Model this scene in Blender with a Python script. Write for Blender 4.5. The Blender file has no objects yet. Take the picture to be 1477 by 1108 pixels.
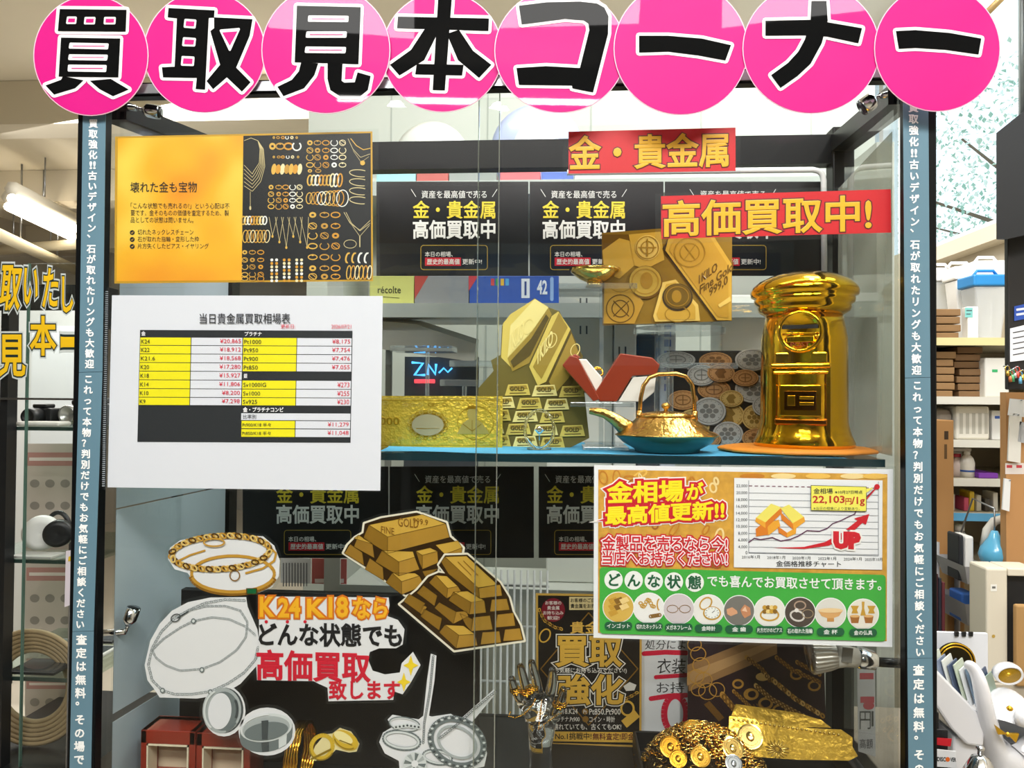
import bpy, math, random
from mathutils import Vector, Matrix
from mathutils.geometry import tessellate_polygon
random.seed(7)
S = bpy.context.scene
COL = S.collection
# ------------------------------------------------------------------ camera
F = 1050.0
YAW, PITCH, ROLL = math.radians(4.0), math.radians(0.9), math.radians(0.45)
CAM = Vector((0, -0.82, 1.45))
_fw = Vector((-math.sin(YAW)*math.cos(PITCH), math.cos(YAW)*math.cos(PITCH), math.sin(PITCH)))
_r0 = Vector((math.cos(YAW), math.sin(YAW), 0))
_u0 = _r0.cross(_fw)
RT = _r0*math.cos(ROLL) + _u0*math.sin(ROLL)
UP = -_r0*math.sin(ROLL) + _u0*math.cos(ROLL)
cd = bpy.data.cameras.new('camera'); cam = bpy.data.objects.new('camera', cd); COL.objects.link(cam)
cd.sensor_fit = 'HORIZONTAL'; cd.sensor_width = 36; cd.lens = 36*F/1477; cd.clip_start = 0.01
m = Matrix((RT, UP, -_fw)).transposed().to_4x4(); m.translation = CAM
cam.matrix_world = m
S.camera = cam
S.view_settings.view_transform = 'Standard'; S.view_settings.look = 'None'
S.view_settings.exposure = -0.03; S.view_settings.gamma = 1.0
S.view_settings.use_curve_mapping = False
S.cycles.max_bounces = 10; S.cycles.transparent_max_bounces = 48
S.cycles.glossy_bounces = 5; S.cycles.transmission_bounces = 8; S.cycles.diffuse_bounces = 4
S.cycles.use_denoising = True
S.cycles.caustics_reflective = False; S.cycles.caustics_refractive = False
# ------------------------------------------------------------------ world and lights
w = bpy.data.worlds.new('world'); S.world = w; w.use_nodes = True
bg = w.node_tree.nodes['Background']; bg.inputs[0].default_value = (0.93, 0.97, 1.0, 1); bg.inputs[1].default_value = 1.7
def area(name, loc, size, power, target, col=(1, 0.98, 0.95), sy=None):
    l = bpy.data.lights.new(name, 'AREA'); l.energy = power; l.color = col
    l.shape = 'RECTANGLE'; l.size = size; l.size_y = sy or size
    o = bpy.data.objects.new(name, l); COL.objects.link(o); o.location = loc
    o.rotation_euler = (Vector(target)-Vector(loc)).to_track_quat('-Z', 'Y').to_euler()
    return o
for k, x in enumerate((-0.75, 0.0, 0.75)):
    area('lamp_over_counter', (x, -1.55, 2.9), 0.5, 24, (x*0.6, 0.0, 1.35), sy=0.5)
area('lamp_tube_aisle', (-0.45, -2.72, 2.88), 1.3, 14, (-0.25, -0.6, 0.9), sy=0.03)
area('lamp_left_hall', (-2.2, 2.3, 2.7), 1.6, 85, (-1.9, 3.2, 0.6), sy=1.2)
area('fill_behind_case', (0.1, -0.1, 2.93), 1.8, 21, (0.1, 1.1, 1.1), sy=0.2)  # unseen fill light, added above the case to brighten what stands behind it
area('lamp_rear_aisle', (0.0, 2.2, 2.75), 1.6, 45, (0, 2.2, 0), sy=0.8)
area('lamp_right_shelves', (0.8, 0.3, 2.85), 0.8, 26, (1.05, 1.2, 0.9), sy=0.5)
def spot(name, loc, tgt, power, ang=95):
    l = bpy.data.lights.new(name, 'SPOT'); l.energy = power; l.color = (1, .95, .86); l.spot_size = math.radians(ang); l.spot_blend = .6; l.shadow_soft_size = .012
    o = bpy.data.objects.new(name, l); COL.objects.link(o); o.location = loc
    o.rotation_euler = (Vector(tgt)-Vector(loc)).to_track_quat('-Z', 'Y').to_euler()
# the cabinet's own spotlights: upper left, upper right, lower right
spot('spotlight_beam', (-0.462, 0.05, 1.752), (0.0, 0.16, 1.42), 2.6); spot('spotlight_beam', (0.315, 0.05, 1.755), (0.05, 0.15, 1.42), 2.6)
spot('spotlight_beam', (0.245, 0.06, 1.15), (0.12, 0.17, 1.02), 0.8)
# ------------------------------------------------------------------ helpers
def at(px, py, Y):
    d = _fw + RT*((px-738.5)/F) - UP*((py-554.0)/F)
    t = (Y-CAM.y)/d.y
    return CAM + d*t
def atx(px, py, X):
    d = _fw + RT*((px-738.5)/F) - UP*((py-554.0)/F)
    return CAM + d*((X-CAM.x)/d.x)
def atz(px, py, Zc):
    d = _fw + RT*((px-738.5)/F) - UP*((py-554.0)/F)
    return CAM + d*((Zc-CAM.z)/d.z)
def spx(Y): return (Y-CAM.y)/F          # metres per photograph pixel at depth Y
K = 400/1477.0
def ZZ(ox, oy, pts): return [(ox+x*K, oy+y*K) for x, y in pts]
def lin(h):
    h = h.lstrip('#'); c = [int(h[i:i+2], 16)/255 for i in (0, 2, 4)]
    return tuple((x/12.92 if x <= 0.04045 else ((x+0.055)/1.055)**2.4) for x in c)
_mats = {}
def mat(h, rough=0.5, metal=0.0, coat=0.0, bump=0.0, bscale=40.0, crough=0.06, var=0.0, vscale=6.0, trans=0.0, spec=0.5, ior=1.45, stretch=None):
    key = (crough, h, rough, metal, coat, bump, bscale, var, vscale, trans, spec, ior, stretch)
    if key in _mats: return _mats[key]
    m = bpy.data.materials.new('mat_'+h.strip('#')); m.use_nodes = True
    nt = m.node_tree; b = nt.nodes['Principled BSDF']
    c = (*lin(h), 1)
    b.inputs['Base Color'].default_value = c
    b.inputs['Roughness'].default_value = rough; b.inputs['Metallic'].default_value = metal
    b.inputs['Coat Weight'].default_value = coat; b.inputs['Coat Roughness'].default_value = crough
    b.inputs['Specular IOR Level'].default_value = spec; b.inputs['IOR'].default_value = ior
    b.inputs['Transmission Weight'].default_value = trans
    if bump or var:
        tc = nt.nodes.new('ShaderNodeTexCoord'); mp = nt.nodes.new('ShaderNodeMapping')
        nt.links.new(tc.outputs['Object'], mp.inputs[0])
        if stretch: mp.inputs['Scale'].default_value = stretch
    if var:
        n = nt.nodes.new('ShaderNodeTexNoise'); n.inputs['Scale'].default_value = vscale; n.inputs['Detail'].default_value = 5
        nt.links.new(mp.outputs[0], n.inputs['Vector'])
        mx = nt.nodes.new('ShaderNodeMix'); mx.data_type = 'RGBA'
        lo = tuple(max(0, x*(1-var)) for x in c[:3])+(1,); hi = tuple(min(1, x*(1+var)) for x in c[:3])+(1,)
        mx.inputs[6].default_value = lo; mx.inputs[7].default_value = hi
        nt.links.new(n.outputs[0], mx.inputs[0]); nt.links.new(mx.outputs[2], b.inputs['Base Color'])
    if bump:
        n2 = nt.nodes.new('ShaderNodeTexNoise'); n2.inputs['Scale'].default_value = bscale; n2.inputs['Detail'].default_value = 3
        nt.links.new(mp.outputs[0], n2.inputs['Vector'])
        bp = nt.nodes.new('ShaderNodeBump'); bp.inputs['Strength'].default_value = bump; bp.inputs['Distance'].default_value = 0.01
        nt.links.new(n2.outputs[0], bp.inputs['Height']); nt.links.new(bp.outputs[0], b.inputs['Normal'])
    _mats[key] = m; return m
def pane_mat(name, tint, base=0.035, edge=0.7, haze=0.0, rough=0.0, hazecol=(0.8, 0.85, 0.85)):
    m = bpy.data.materials.new(name); m.use_nodes = True; nt = m.node_tree
    nt.nodes.remove(nt.nodes['Principled BSDF']); out = nt.nodes['Material Output']
    tr = nt.nodes.new('ShaderNodeBsdfTransparent'); tr.inputs[0].default_value = (*tint, 1)
    gl = nt.nodes.new('ShaderNodeBsdfGlossy'); gl.inputs['Roughness'].default_value = rough
    lw = nt.nodes.new('ShaderNodeLayerWeight'); lw.inputs[0].default_value = 0.5
    pw = nt.nodes.new('ShaderNodeMath'); pw.operation = 'POWER'; pw.inputs[1].default_value = 5
    nt.links.new(lw.outputs['Facing'], pw.inputs[0])
    ma = nt.nodes.new('ShaderNodeMath'); ma.operation = 'MULTIPLY_ADD'; ma.inputs[1].default_value = edge; ma.inputs[2].default_value = base
    nt.links.new(pw.outputs[0], ma.inputs[0])
    mx = nt.nodes.new('ShaderNodeMixShader'); nt.links.new(ma.outputs[0], mx.inputs[0])
    src = tr
    if haze:
        df = nt.nodes.new('ShaderNodeBsdfDiffuse'); df.inputs[0].default_value = (*hazecol, 1)
        m2 = nt.nodes.new('ShaderNodeMixShader'); m2.inputs[0].default_value = haze
        nt.links.new(tr.outputs[0], m2.inputs[1]); nt.links.new(df.outputs[0], m2.inputs[2]); src = m2
    nt.links.new(src.outputs[0], mx.inputs[1]); nt.links.new(gl.outputs[0], mx.inputs[2]); nt.links.new(mx.outputs[0], out.inputs[0])
    return m
def emit_mat(name, h, strength):
    m = bpy.data.materials.new(name); m.use_nodes = True; b = m.node_tree.nodes['Principled BSDF']
    b.inputs['Base Color'].default_value = (*lin(h), 1); b.inputs['Emission Color'].default_value = (*lin(h), 1)
    b.inputs['Emission Strength'].default_value = strength; return m
_gl = {}
def glyphs(s, bold, res=2):
    k = (s, bold, res)
    if k in _gl: return _gl[k]
    cu = bpy.data.curves.new('t', 'FONT'); cu.body = s; cu.size = 1; cu.resolution_u = res
    cu.bevel_depth = bold; cu.bevel_resolution = 0; cu.fill_mode = 'FRONT'
    ob = bpy.data.objects.new('t', cu)
    me = bpy.data.meshes.new_from_object(ob)
    vs = [(v.co.x, v.co.y, v.co.z) for v in me.vertices]
    fs = [tuple(p.vertices) for p in me.polygons]
    bpy.data.objects.remove(ob); bpy.data.curves.remove(cu); bpy.data.meshes.remove(me)
    _gl[k] = (vs, fs); return _gl[k]
LY = 0.00035
class MB:
    def __init__(s): s.v = []; s.f = []; s.mi = []; s.mats = []; s.sm = []; s.k = 0
    def _mic(s): s.k += 1; return (s.k % 45)*5e-6      # successive prints never share a plane
    def _m(s, mt):
        if mt not in s.mats: s.mats.append(mt)
        return s.mats.index(mt)
    def add(s, vs, fs, mt, smooth=False):
        b = len(s.v); i = s._m(mt); s.v += [tuple(v) for v in vs]
        for f in fs: s.f.append(tuple(b+k for k in f)); s.mi.append(i); s.sm.append(smooth)
    # flat artwork in photograph pixels on the plane at depth Y, layer n in front of it
    def poly(s, pts, Y, mt, n=0, th=0.0):
        y = Y - n*LY - (0 if th else s._mic()); P = [at(x, yy, y-th) for x, yy in pts]
        tr = tessellate_polygon([P])
        fs = []
        for t in tr:
            a, b, c = (P[k] for k in t)
            nn = (b-a).cross(c-a)
            fs.append(tuple(t) if nn.y < 0 else (t[0], t[2], t[1]))
        if th:
            N = len(P); B = [p+Vector((0, th, 0)) for p in P]
            fs += [(t[0]+N, t[2]+N, t[1]+N) for t in fs]
            ar = sum(P[i].x*P[(i+1) % N].z-P[(i+1) % N].x*P[i].z for i in range(N))
            for i in range(N):
                j = (i+1) % N
                fs.append((i, i+N, j+N, j) if ar > 0 else (i, j, j+N, i+N))
            P = P+B
        s.add(P, fs, mt)
    def rect(s, x0, y0, x1, y1, Y, mt, n=0, th=0.0): s.poly([(x0, y0), (x1, y0), (x1, y1), (x0, y1)], Y, mt, n, th)
    def rrect(s, x0, y0, x1, y1, r, Y, mt, n=0, th=0.0, dy=0):
        P = []
        for cx, cy, a0 in ((x1-r, y0+r, -90), (x1-r, y1-r, 0), (x0+r, y1-r, 90), (x0+r, y0+r, 180)):
            for k in range(5):
                a = math.radians(a0+k*22.5); x = cx+r*math.cos(a)
                P.append((x, cy+r*math.sin(a)+dy*(x-x0)/(x1-x0)))
        s.poly(P, Y, mt, n, th); return P
    def ell(s, cx, cy, rx, ry, Y, mt, n=0, th=0.0, N=28, rot=0):
        c, q = math.cos(rot), math.sin(rot)
        P = []
        for i in range(N):
            a = 2*math.pi*i/N; x, y = rx*math.cos(a), ry*math.sin(a)
            P.append((cx+x*c-y*q, cy+x*q+y*c))
        s.poly(P, Y, mt, n, th)
    def line(s, pts, wd, Y, mt, n=0, closed=False, cap=True):
        y = Y-n*LY; N = len(pts); h = wd/2; L = pts+[pts[0]] if closed else pts
        for (x0, y0), (x1, y1) in zip(L, L[1:]):
            d = math.hypot(x1-x0, y1-y0) or 1; ux, uy = (x1-x0)/d*h, (y1-y0)/d*h
            Q = [(x0-uy, y0+ux), (x1-uy, y1+ux), (x1+uy, y1-ux), (x0+uy, y0-ux)]
            e = y-s._mic(); s.add([at(a, b, e) for a, b in Q], [(0, 1, 2, 3)], mt)
        if cap and wd > 0.9:
            for x0, y0 in pts:
                e = y-s._mic(); P = [at(x0+h*math.cos(k*math.pi/4), y0-h*math.sin(k*math.pi/4), e) for k in range(8)]
                s.add(P, [tuple(range(8))], mt)
    def ring(s, cx, cy, rx, ry, wd, Y, mt, n=0, N=24, rot=0, a0=0, a1=360):
        c, q = math.cos(rot), math.sin(rot); P = []
        full = a1-a0 >= 360
        for i in range(N if full else N+1):
            a = math.radians(a0+(a1-a0)*i/N); x, y = rx*math.cos(a), ry*math.sin(a)
            P.append((cx+x*c-y*q, cy+x*q+y*c))
        s.line(P, wd, Y, mt, n, closed=full, cap=False)
    def text(s, t, x0, y0, x1, y1, Y, mt, n=0, bold=0.0, dy=0.0, out=0.0, omat=None, em=False, res=2, shear=0.0, rot=0):
        """ink of t fills the pixel box (x0,y0)-(x1,y1); right end shifted down by dy. em: box is the em square instead"""
        def lay(bd, mt, k):
            vs, fs = glyphs(t, bd, res)
            if not vs: return
            v0, _ = glyphs(t, 0.0, res)
            if em: ax, bx, ay, by = 0.0, 1.0, -0.12, 0.88
            else:
                ax = min(v[0] for v in v0); bx = max(v[0] for v in v0); ay = min(v[1] for v in v0); by = max(v[1] for v in v0)
            y = Y-k*LY; zz = [v[2] for v in vs]; zm = max(max(zz), 1e-6)
            V = []
            for vx, vy, vz in vs:
                u = (vx-ax)/(bx-ax); q = (vy-ay)/max(by-ay, 1e-6)
                if rot:
                    u, q = u-.5, q-.5
                    u, q = (u*math.cos(rot)-q*math.sin(rot))+.5, (u*math.sin(rot)+q*math.cos(rot))+.5
                px = x0+u*(x1-x0)+shear*q; py = y1+q*(y0-y1)+dy*u
                V.append(at(px, py, y-(vz/zm)*LY*0.45))
            s.add(V, [f for f in fs], mt)
        if out and omat:
            for j, (o, om) in enumerate(zip(out if isinstance(out, (list, tuple)) else [out], omat if isinstance(omat, (list, tuple)) else [omat])):
                lay(bold+o, om, n); n += 1
        lay(bold, mt, n)
    # solids in world coordinates
    def box(s, a, b, mt):
        x0, y0, z0 = (min(p, q) for p, q in zip(a, b)); x1, y1, z1 = (max(p, q) for p, q in zip(a, b))
        V = [(x0, y0, z0), (x1, y0, z0), (x1, y1, z0), (x0, y1, z0), (x0, y0, z1), (x1, y0, z1), (x1, y1, z1), (x0, y1, z1)]
        s.add(V, [(0, 3, 2, 1), (4, 5, 6, 7), (0, 1, 5, 4), (1, 2, 6, 5), (2, 3, 7, 6), (3, 0, 4, 7)], mt)
    def obox(s, c, size, R, mt):
        hx, hy, hz = (q/2 for q in size); c = Vector(c)
        V = [c+R @ Vector((x*hx, y*hy, z*hz)) for z in (-1, 1) for x, y in ((-1, -1), (1, -1), (1, 1), (-1, 1))]
        s.add(V, [(0, 3, 2, 1), (4, 5, 6, 7), (0, 1, 5, 4), (1, 2, 6, 5), (2, 3, 7, 6), (3, 0, 4, 7)], mt)
    def pbox(s, x0, y0, x1, y1, Y, dp, mt):
        """box whose front face at depth Y covers the pixel box"""
        a = at((x0+x1)/2, y0, Y); b = at((x0+x1)/2, y1, Y); l = at(x0, (y0+y1)/2, Y); r = at(x1, (y0+y1)/2, Y)
        s.box((l.x, Y, b.z), (r.x, Y+dp, a.z), mt)
    def tube(s, pts, r, mt, n=8, closed=False, smooth=True):
        P = [Vector(p) for p in pts]; N = len(P)
        R = r if isinstance(r, (list, tuple)) else [r]*N
        V = []; up = None
        for i in range(N):
            if closed: t = P[(i+1) % N]-P[i-1]
            else: t = P[min(i+1, N-1)]-P[max(i-1, 0)]
            t = t.normalized() if t.length > 1e-9 else Vector((0, 0, 1))
            if up is None: up = Vector((0, 0, 1)) if abs(t.z) < 0.9 else Vector((1, 0, 0))
            a = t.cross(up)
            a = a.normalized() if a.length > 1e-6 else Vector((1, 0, 0))
            b = a.cross(t); up = b
            for k in range(n):
                an = 2*math.pi*k/n; V.append(P[i]+(a*math.cos(an)+b*math.sin(an))*R[i])
        Fs = []
        for i in range(N if closed else N-1):
            j = (i+1) % N
            for k in range(n):
                q = (k+1) % n; Fs.append((i*n+k, j*n+k, j*n+q, i*n+q))
        if not closed: Fs += [tuple(range(n)), tuple((N-1)*n+k for k in reversed(range(n)))]
        s.add(V, Fs, mt, smooth)
    def lathe(s, prof, c, mt, n=32, R=None, smooth=True, sx=1.0, sy=1.0):
        c = Vector(c); V = []; Fs = []
        for r, z in prof:
            for k in range(n):
                a = 2*math.pi*k/n; p = Vector((r*math.cos(a)*sx, r*math.sin(a)*sy, z)); V.append(c+(R @ p if R else p))
        for i in range(len(prof)-1):
            for k in range(n):
                q = (k+1) % n; Fs.append((i*n+k, i*n+q, (i+1)*n+q, (i+1)*n+k))
        if prof[0][0] > 1e-5: Fs.append(tuple(reversed(range(n))))
        if prof[-1][0] > 1e-5: Fs.append(tuple((len(prof)-1)*n+k for k in range(n)))
        s.add(V, Fs, mt, smooth)
    def rod(s, a, b, r, mt, n=10, r2=None): s.tube([a, b], [r, r if r2 is None else r2], mt, n)
    def build(s, name, parent=None, bevel=0.0, seg=2, loc=None, subd=0):
        V = s.v
        if parent is not None:
            o = Vector((0, 0, 0)); q = parent
            while q is not None: o += q.location; q = q.parent
        elif loc is not None: o = Vector(loc)
        else:
            xs = [v[0] for v in V]; ys = [v[1] for v in V]; zs = [v[2] for v in V]
            o = Vector(((min(xs)+max(xs))/2, (min(ys)+max(ys))/2, min(zs)))
        me = bpy.data.meshes.new(name)
        me.from_pydata([(v[0]-o.x, v[1]-o.y, v[2]-o.z) for v in V], [], s.f)
        for mt in s.mats: me.materials.append(mt)
        me.polygons.foreach_set('material_index', s.mi); me.polygons.foreach_set('use_smooth', s.sm)
        me.update()
        ob = bpy.data.objects.new(name, me); COL.objects.link(ob)
        if parent is not None: ob.parent = parent
        else: ob.location = o
        if bevel:
            md = ob.modifiers.new('bev', 'BEVEL'); md.width = bevel; md.segments = seg; md.limit_method = 'ANGLE'; md.harden_normals = False
        if subd:
            md = ob.modifiers.new('sub', 'SUBSURF'); md.levels = subd; md.render_levels = subd
        return ob
def tag(o, label, cat, group=None):
    o['label'] = label; o['category'] = cat
    if group: o['group'] = group
    return o
def thing(name, label, cat, loc, group=None):
    o = bpy.data.objects.new(name, None); COL.objects.link(o); o.location = loc; o.empty_display_size = 0.02
    return tag(o, label, cat, group)
def struct(o): o['kind'] = 'structure'; return o
# ------------------------------------------------------------------ materials
BLACK = mat('#0c0d0f', 0.35); INK = mat('#111316', 0.45); WHITE = mat('#eef0f4', 0.5); PAPER = mat('#e6e8f0', 0.45)
CHROME = mat('#d8dbe0', 0.12, 1.0); STEEL = mat('#a9adb3', 0.3, 1.0)
GOLD = mat('#e8b23c', 0.12, 1.0); GOLD2 = mat('#d9a640', 0.25, 1.0)
RED = mat('#d8111c', 0.4); YEL = mat('#f3e600', 0.45)
GLASS = pane_mat('pane_glass', (0.975, 0.985, 0.98), base=0.025)
FILM = pane_mat('laminate_film', (0.97, 0.98, 0.98), base=0.01, edge=0.3, haze=0.008, rough=0.03)
ACRYL = pane_mat('acrylic', (0.93, 0.96, 0.97), base=0.11, edge=0.9, haze=0.05)
GEDGE = mat('#5d7a70', 0.15, 0, 0.6)
# ------------------------------------------------------------------ room shell
def room():
    fl = MB(); fl.box((-5, -6, -0.05), (1.4, 8.05, 0), mat('#c4bbaa', 0.35, var=0.12, vscale=3)); struct(fl.build('floor'))
    ce = MB(); cm = mat('#f0e9d8', 0.7, var=0.08, vscale=2)
    ce.box((-5, -4.5, 3.0), (1.4, 8.05, 3.06), cm)
    struct(ce.build('ceiling'))
    for i, y in enumerate((1.2, 2.6, 4.0, 5.6)):
        b = MB(); b.box((-5, y, 2.78), (1.33, y+0.2, 2.998), mat('#dbd2be', 0.6)); struct(b.build('trim_%d' % (i+1)))
    wl = MB(); wl.box((-5.06, -4.5, 0), (-5, 8.05, 3.0), mat('#b5ada0', 0.7)); struct(wl.build('wall_left'))
    wb = MB(); wb.box((-5, 8, 0), (1.4, 8.06, 3.0), mat('#8f8a83', 0.7, var=0.2, vscale=1.5)); struct(wb.build('wall_back'))
    wr = MB(); wm = mat('#cfc6b4', 0.6)
    X = 1.35
    wr.box((X, -4.5, 0), (X+0.1, 8.05, 1.98), wm); wr.box((X, -4.5, 1.98), (X+0.1, -0.6, 2.95), wm)
    wr.box((X, -4.5, 2.95), (X+0.1, 8.05, 3.0), wm)
    wr.box((X, 2.6, 1.98), (X+0.1, 8.05, 2.95), wm)
    struct(wr.build('wall_right'))
    wi = MB(); fm = mat('#e6ecf0', 0.35)
    for y0, y1 in ((2.52, 2.6), (2.38, 2.42), (2.2, 2.24), (1.1, 1.15), (-0.6, -0.55)): wi.box((X+0.01, y0, 1.98), (X+0.07, y1, 2.95), fm)
    for z0, z1 in ((1.98, 2.02), (2.91, 2.95)): wi.box((X+0.012, -0.6, z0), (X+0.068, 2.6, z1), fm)
    f = struct(wi.build('window_1'))
    g = MB(); g.box((X+0.035, -0.55, 2.0), (X+0.041, 2.55, 2.93), pane_mat('window_glass', (0.93, 0.98, 1.0))); g.build('window_pane', f)
    sl = MB(); sl.box((X-0.06, -0.6, 1.93), (X-0.001, 2.66, 1.978), mat('#d9d0bd', 0.5)); struct(sl.build('trim_5'))
room()
# ------------------------------------------------------------------ display case
XL0, XL1, XR0, XR1 = at(114, 600, 0).x, at(153, 600, 0).x, at(1299, 600, 0).x, at(1344, 600, 0).x
YB = 0.285
ZT1 = at(700, 108, -0.012).z; ZT0 = at(700, 135, 0.0).z
ZS = at(900, 658, 0.03).z                 # top of the glass shelf
ZD = 0.965                                # deck of the case
XBL0, XBL1 = at(306, 600, YB).x, at(340, 600, YB).x
XBR0, XBR1 = at(1194, 600, YB).x, at(1225, 600, YB).x
def case():
    t = thing('display_cabinet', 'tall black framed glass display cabinet filled with gold items and signs', 'display cabinet', ((XL0+XR1)/2, 0.13, 0))
    fm = mat('#0d0f11', 0.35, spec=.2)
    for x0, x1 in ((XL0, XL1), (XR0, XR1)):
        b = MB(); b.box((x0, -0.012, 0.9), (x1, 0.003, ZT1), fm); b.build('post', t, 0.002)
    zb = at(700, 207, YB).z
    for x0, x1 in ((XBL0, XBL1), (XBR0, XBR1)):
        b = MB(); b.box((x0, YB-0.02, 0.9), (x1, YB+0.01, zb+0.01), fm); b.build('post', t, 0.002)
    b = MB(); b.box((XL1-0.001, -0.012, ZT0), (XR0+0.001, 0.0, ZT1), fm); b.box((XL1-0.001, 0.0, ZT0+.016), (XR0+0.001, 0.03, ZT1), fm); tb = b.build('top_rail', t, 0.002)
    b = MB(); b.box((XL1, -0.0155, ZT1-0.014), (XR0, -0.0122, ZT1-0.003), STEEL); b.build('metal_strip', tb)
    b = MB(); z2 = at(700, 247, YB).z; b.box((XBL1, YB-0.015, z2), (XBR0, YB+0.008, zb), fm); b.build('back_rail', t)
    for (xa, xb, xc, xd) in ((XL0, XL1, XBL0, XBL1), (XR0, XR1, XBR0, XBR1)):
        b = MB(); zt, z0 = ZT1-0.004, ZT1-0.026
        V = [(xa, 0.03, z0), (xb, 0.03, z0), (xd, YB, zb-0.024), (xc, YB, zb-0.024), (xa, 0.03, zt), (xb, 0.03, zt), (xd, YB, zb), (xc, YB, zb)]
        b.add(V, [(0, 3, 2, 1), (4, 5, 6, 7), (0, 1, 5, 4), (1, 2, 6, 5), (2, 3, 7, 6), (3, 0, 4, 7)], fm); b.build('side_rail', t)
    # base and deck (below the picture)
    b = MB(); b.box((XL0, -0.01, 0.0), (XR1, YB+0.01, ZD), mat('#17181a', 0.5)); b.build('base', t, 0.003)
    # glass: sides taper towards the back as the rails do
    for (xa, xc, nm) in ((XL1-0.008, XBL1-0.01, 'side_glass'), (XR0+0.006, XBR0+0.008, 'side_glass')):
        b = MB(); V = []
        for z0, z1 in ((ZD, ZD),):
            V = [(xa, 0.03, ZD), (xa+0.005, 0.03, ZD), (xc+0.005, YB-0.02, ZD), (xc, YB-0.02, ZD), (xa, 0.03, ZT0), (xa+0.005, 0.03, ZT0), (xc+0.005, YB-0.02, zb-0.02), (xc, YB-0.02, zb-0.02)]
        b.add(V, [(0, 3, 2, 1), (4, 5, 6, 7), (0, 1, 5, 4), (1, 2, 6, 5), (2, 3, 7, 6), (3, 0, 4, 7)], GLASS); b.build(nm, t)
    b = MB(); b.box((XBL1, YB-0.004, ZD), (XBR0, YB+0.001, zb), GLASS); b.build('back_glass', t)
    xo = at(717, 600, 0).x; xi = at(687, 600, 0.012).x
    for nm, x0, x1, y0, ex in (('sliding_door', XL1-0.004, xo, 0.0, 1), ('sliding_door', xi, XR0+0.004, 0.012, 0)):
        b = MB(); b.box((x0, y0, ZD), (x1, y0+0.005, ZT0), GLASS); d = b.build(nm, t)
        e = MB(); xx = x1 if ex else x0
        e.box((xx-0.0006, y0, ZD), (xx+0.0006, y0+0.005, ZT0), pane_mat('door_edge', (0.6, 0.72, 0.66), base=0.3, haze=0.25, hazecol=(.75, .78, .7))); e.build('polished_edge', d)
    # shelf
    b = MB(); V = []
    for z in (ZS-0.008, ZS): V += [(XL1+0.004, 0.032, z), (XR0-0.004, 0.032, z), (XBR0-0.004, 0.262, z), (XBL1+0.012, 0.262, z)]
    b.add(V, [(0, 3, 2, 1), (4, 5, 6, 7), (0, 1, 5, 4), (1, 2, 6, 5), (2, 3, 7, 6), (3, 0, 4, 7)], pane_mat('shelf_glass', (0.86, 0.94, 0.92), base=0.06))
    sh = b.build('shelf', t)
    b = MB(); b.box((XL1+0.004, 0.0285, ZS-0.0085), (XR0-0.004, 0.0315, ZS+0.0002), mat('#17333a', 0.2, 0, 0.5)); b.build('shelf_edge', sh)
    b = MB(); b.box((XBL1, YB-0.024, ZS-0.022), (XBR0, YB-0.006, ZS-0.012), STEEL); b.build('shelf_support', t)
    return t
case()
# cloth on the shelf
def cloth():
    b = MB(); N = 40; V = []; Fs = []
    for j, y in enumerate((0.034, 0.10, 0.18, 0.25)):
        for i in range(N+1):
            u = i/N; x0 = at(545, 655, 0.03).x if j == 0 else at(560, 655, y).x; x1 = at(1225, 655, 0.03).x-0.02*j
            V.append((x0+(x1-x0)*u, y+(0.002*math.sin(u*23) if j == 0 else 0), ZS+0.0006+0.0007*(1+math.sin(u*17+j*2))))
    for j in range(3):
        for i in range(N): a = j*(N+1)+i; Fs.append((a, a+1, a+N+2, a+N+1))
    b.add(V, Fs, mat('#4a9ec6', 0.8), True)
    tag(b.build('shelf_cloth'), 'thin blue cloth lining the glass shelf under the gold items', 'cloth')
cloth()
ZC = ZS+0.0022
# sheets on the glass sides
def side_sheets():
    xa, xc = XL1-0.005, XBL1-0.004
    pm = mat('#b9c6d2', 0.35, var=0.06, vscale=8)
    zs1 = at(150, 734, 0.03).z; zs2 = at(142, 1034, 0.03).z
    rows = ((zs1+0.001, ZT0-0.03, 'bluish white sheet backing the upper left side of the cabinet', 0.03, 0.262), (zs2+0.004, zs1-0.001, 'bluish white sheet on the left cabinet side behind the lower chrome spotlight', 0.03, 0.262), (ZD+0.001, zs2-0.006, 'bluish white sheet at the bottom of the left cabinet side', 0.03, 0.262))
    for z0, z1, lab, y0, y1 in rows:
        b = MB(); f = lambda y: xa+(xc-xa)*(y-0.03)/(YB-0.05)
        V = []
        for z, dz in ((z0, 0), (z1, 0)):
            for y in (y0, y1):
                zz = z
                V += [(f(y)-0.0002, y, zz), (f(y)+0.0004, y, zz)]
        b.add(V, [(0, 1, 3, 2), (4, 6, 7, 5), (0, 4, 5, 1), (2, 3, 7, 6), (1, 5, 7, 3), (0, 2, 6, 4)], pm)
        tag(b.build('backing_sheet'), lab, 'sheet', 'sheets on the left cabinet side')
    xa, xc = XR0+0.005, XBR0+0.007
    b = MB(); f = lambda y: xa+(xc-xa)*(y-0.03)/(YB-0.05); V = []
    for z in (ZS+0.004, ZT0-0.04):
        for y in (0.032, 0.262): V += [(f(y)-0.0004, y, z), (f(y)+0.0002, y, z)]
    b.add(V, [(0, 1, 3, 2), (4, 6, 7, 5), (0, 4, 5, 1), (2, 3, 7, 6), (1, 5, 7, 3), (0, 2, 6, 4)], pane_mat('frosted_film', (0.86, 0.88, 0.82), base=0.05, haze=0.38, hazecol=(.62, .65, .58)))
    tag(b.build('frosted_film'), 'greenish translucent film on the upper right side of the cabinet', 'film')
side_sheets()
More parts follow.
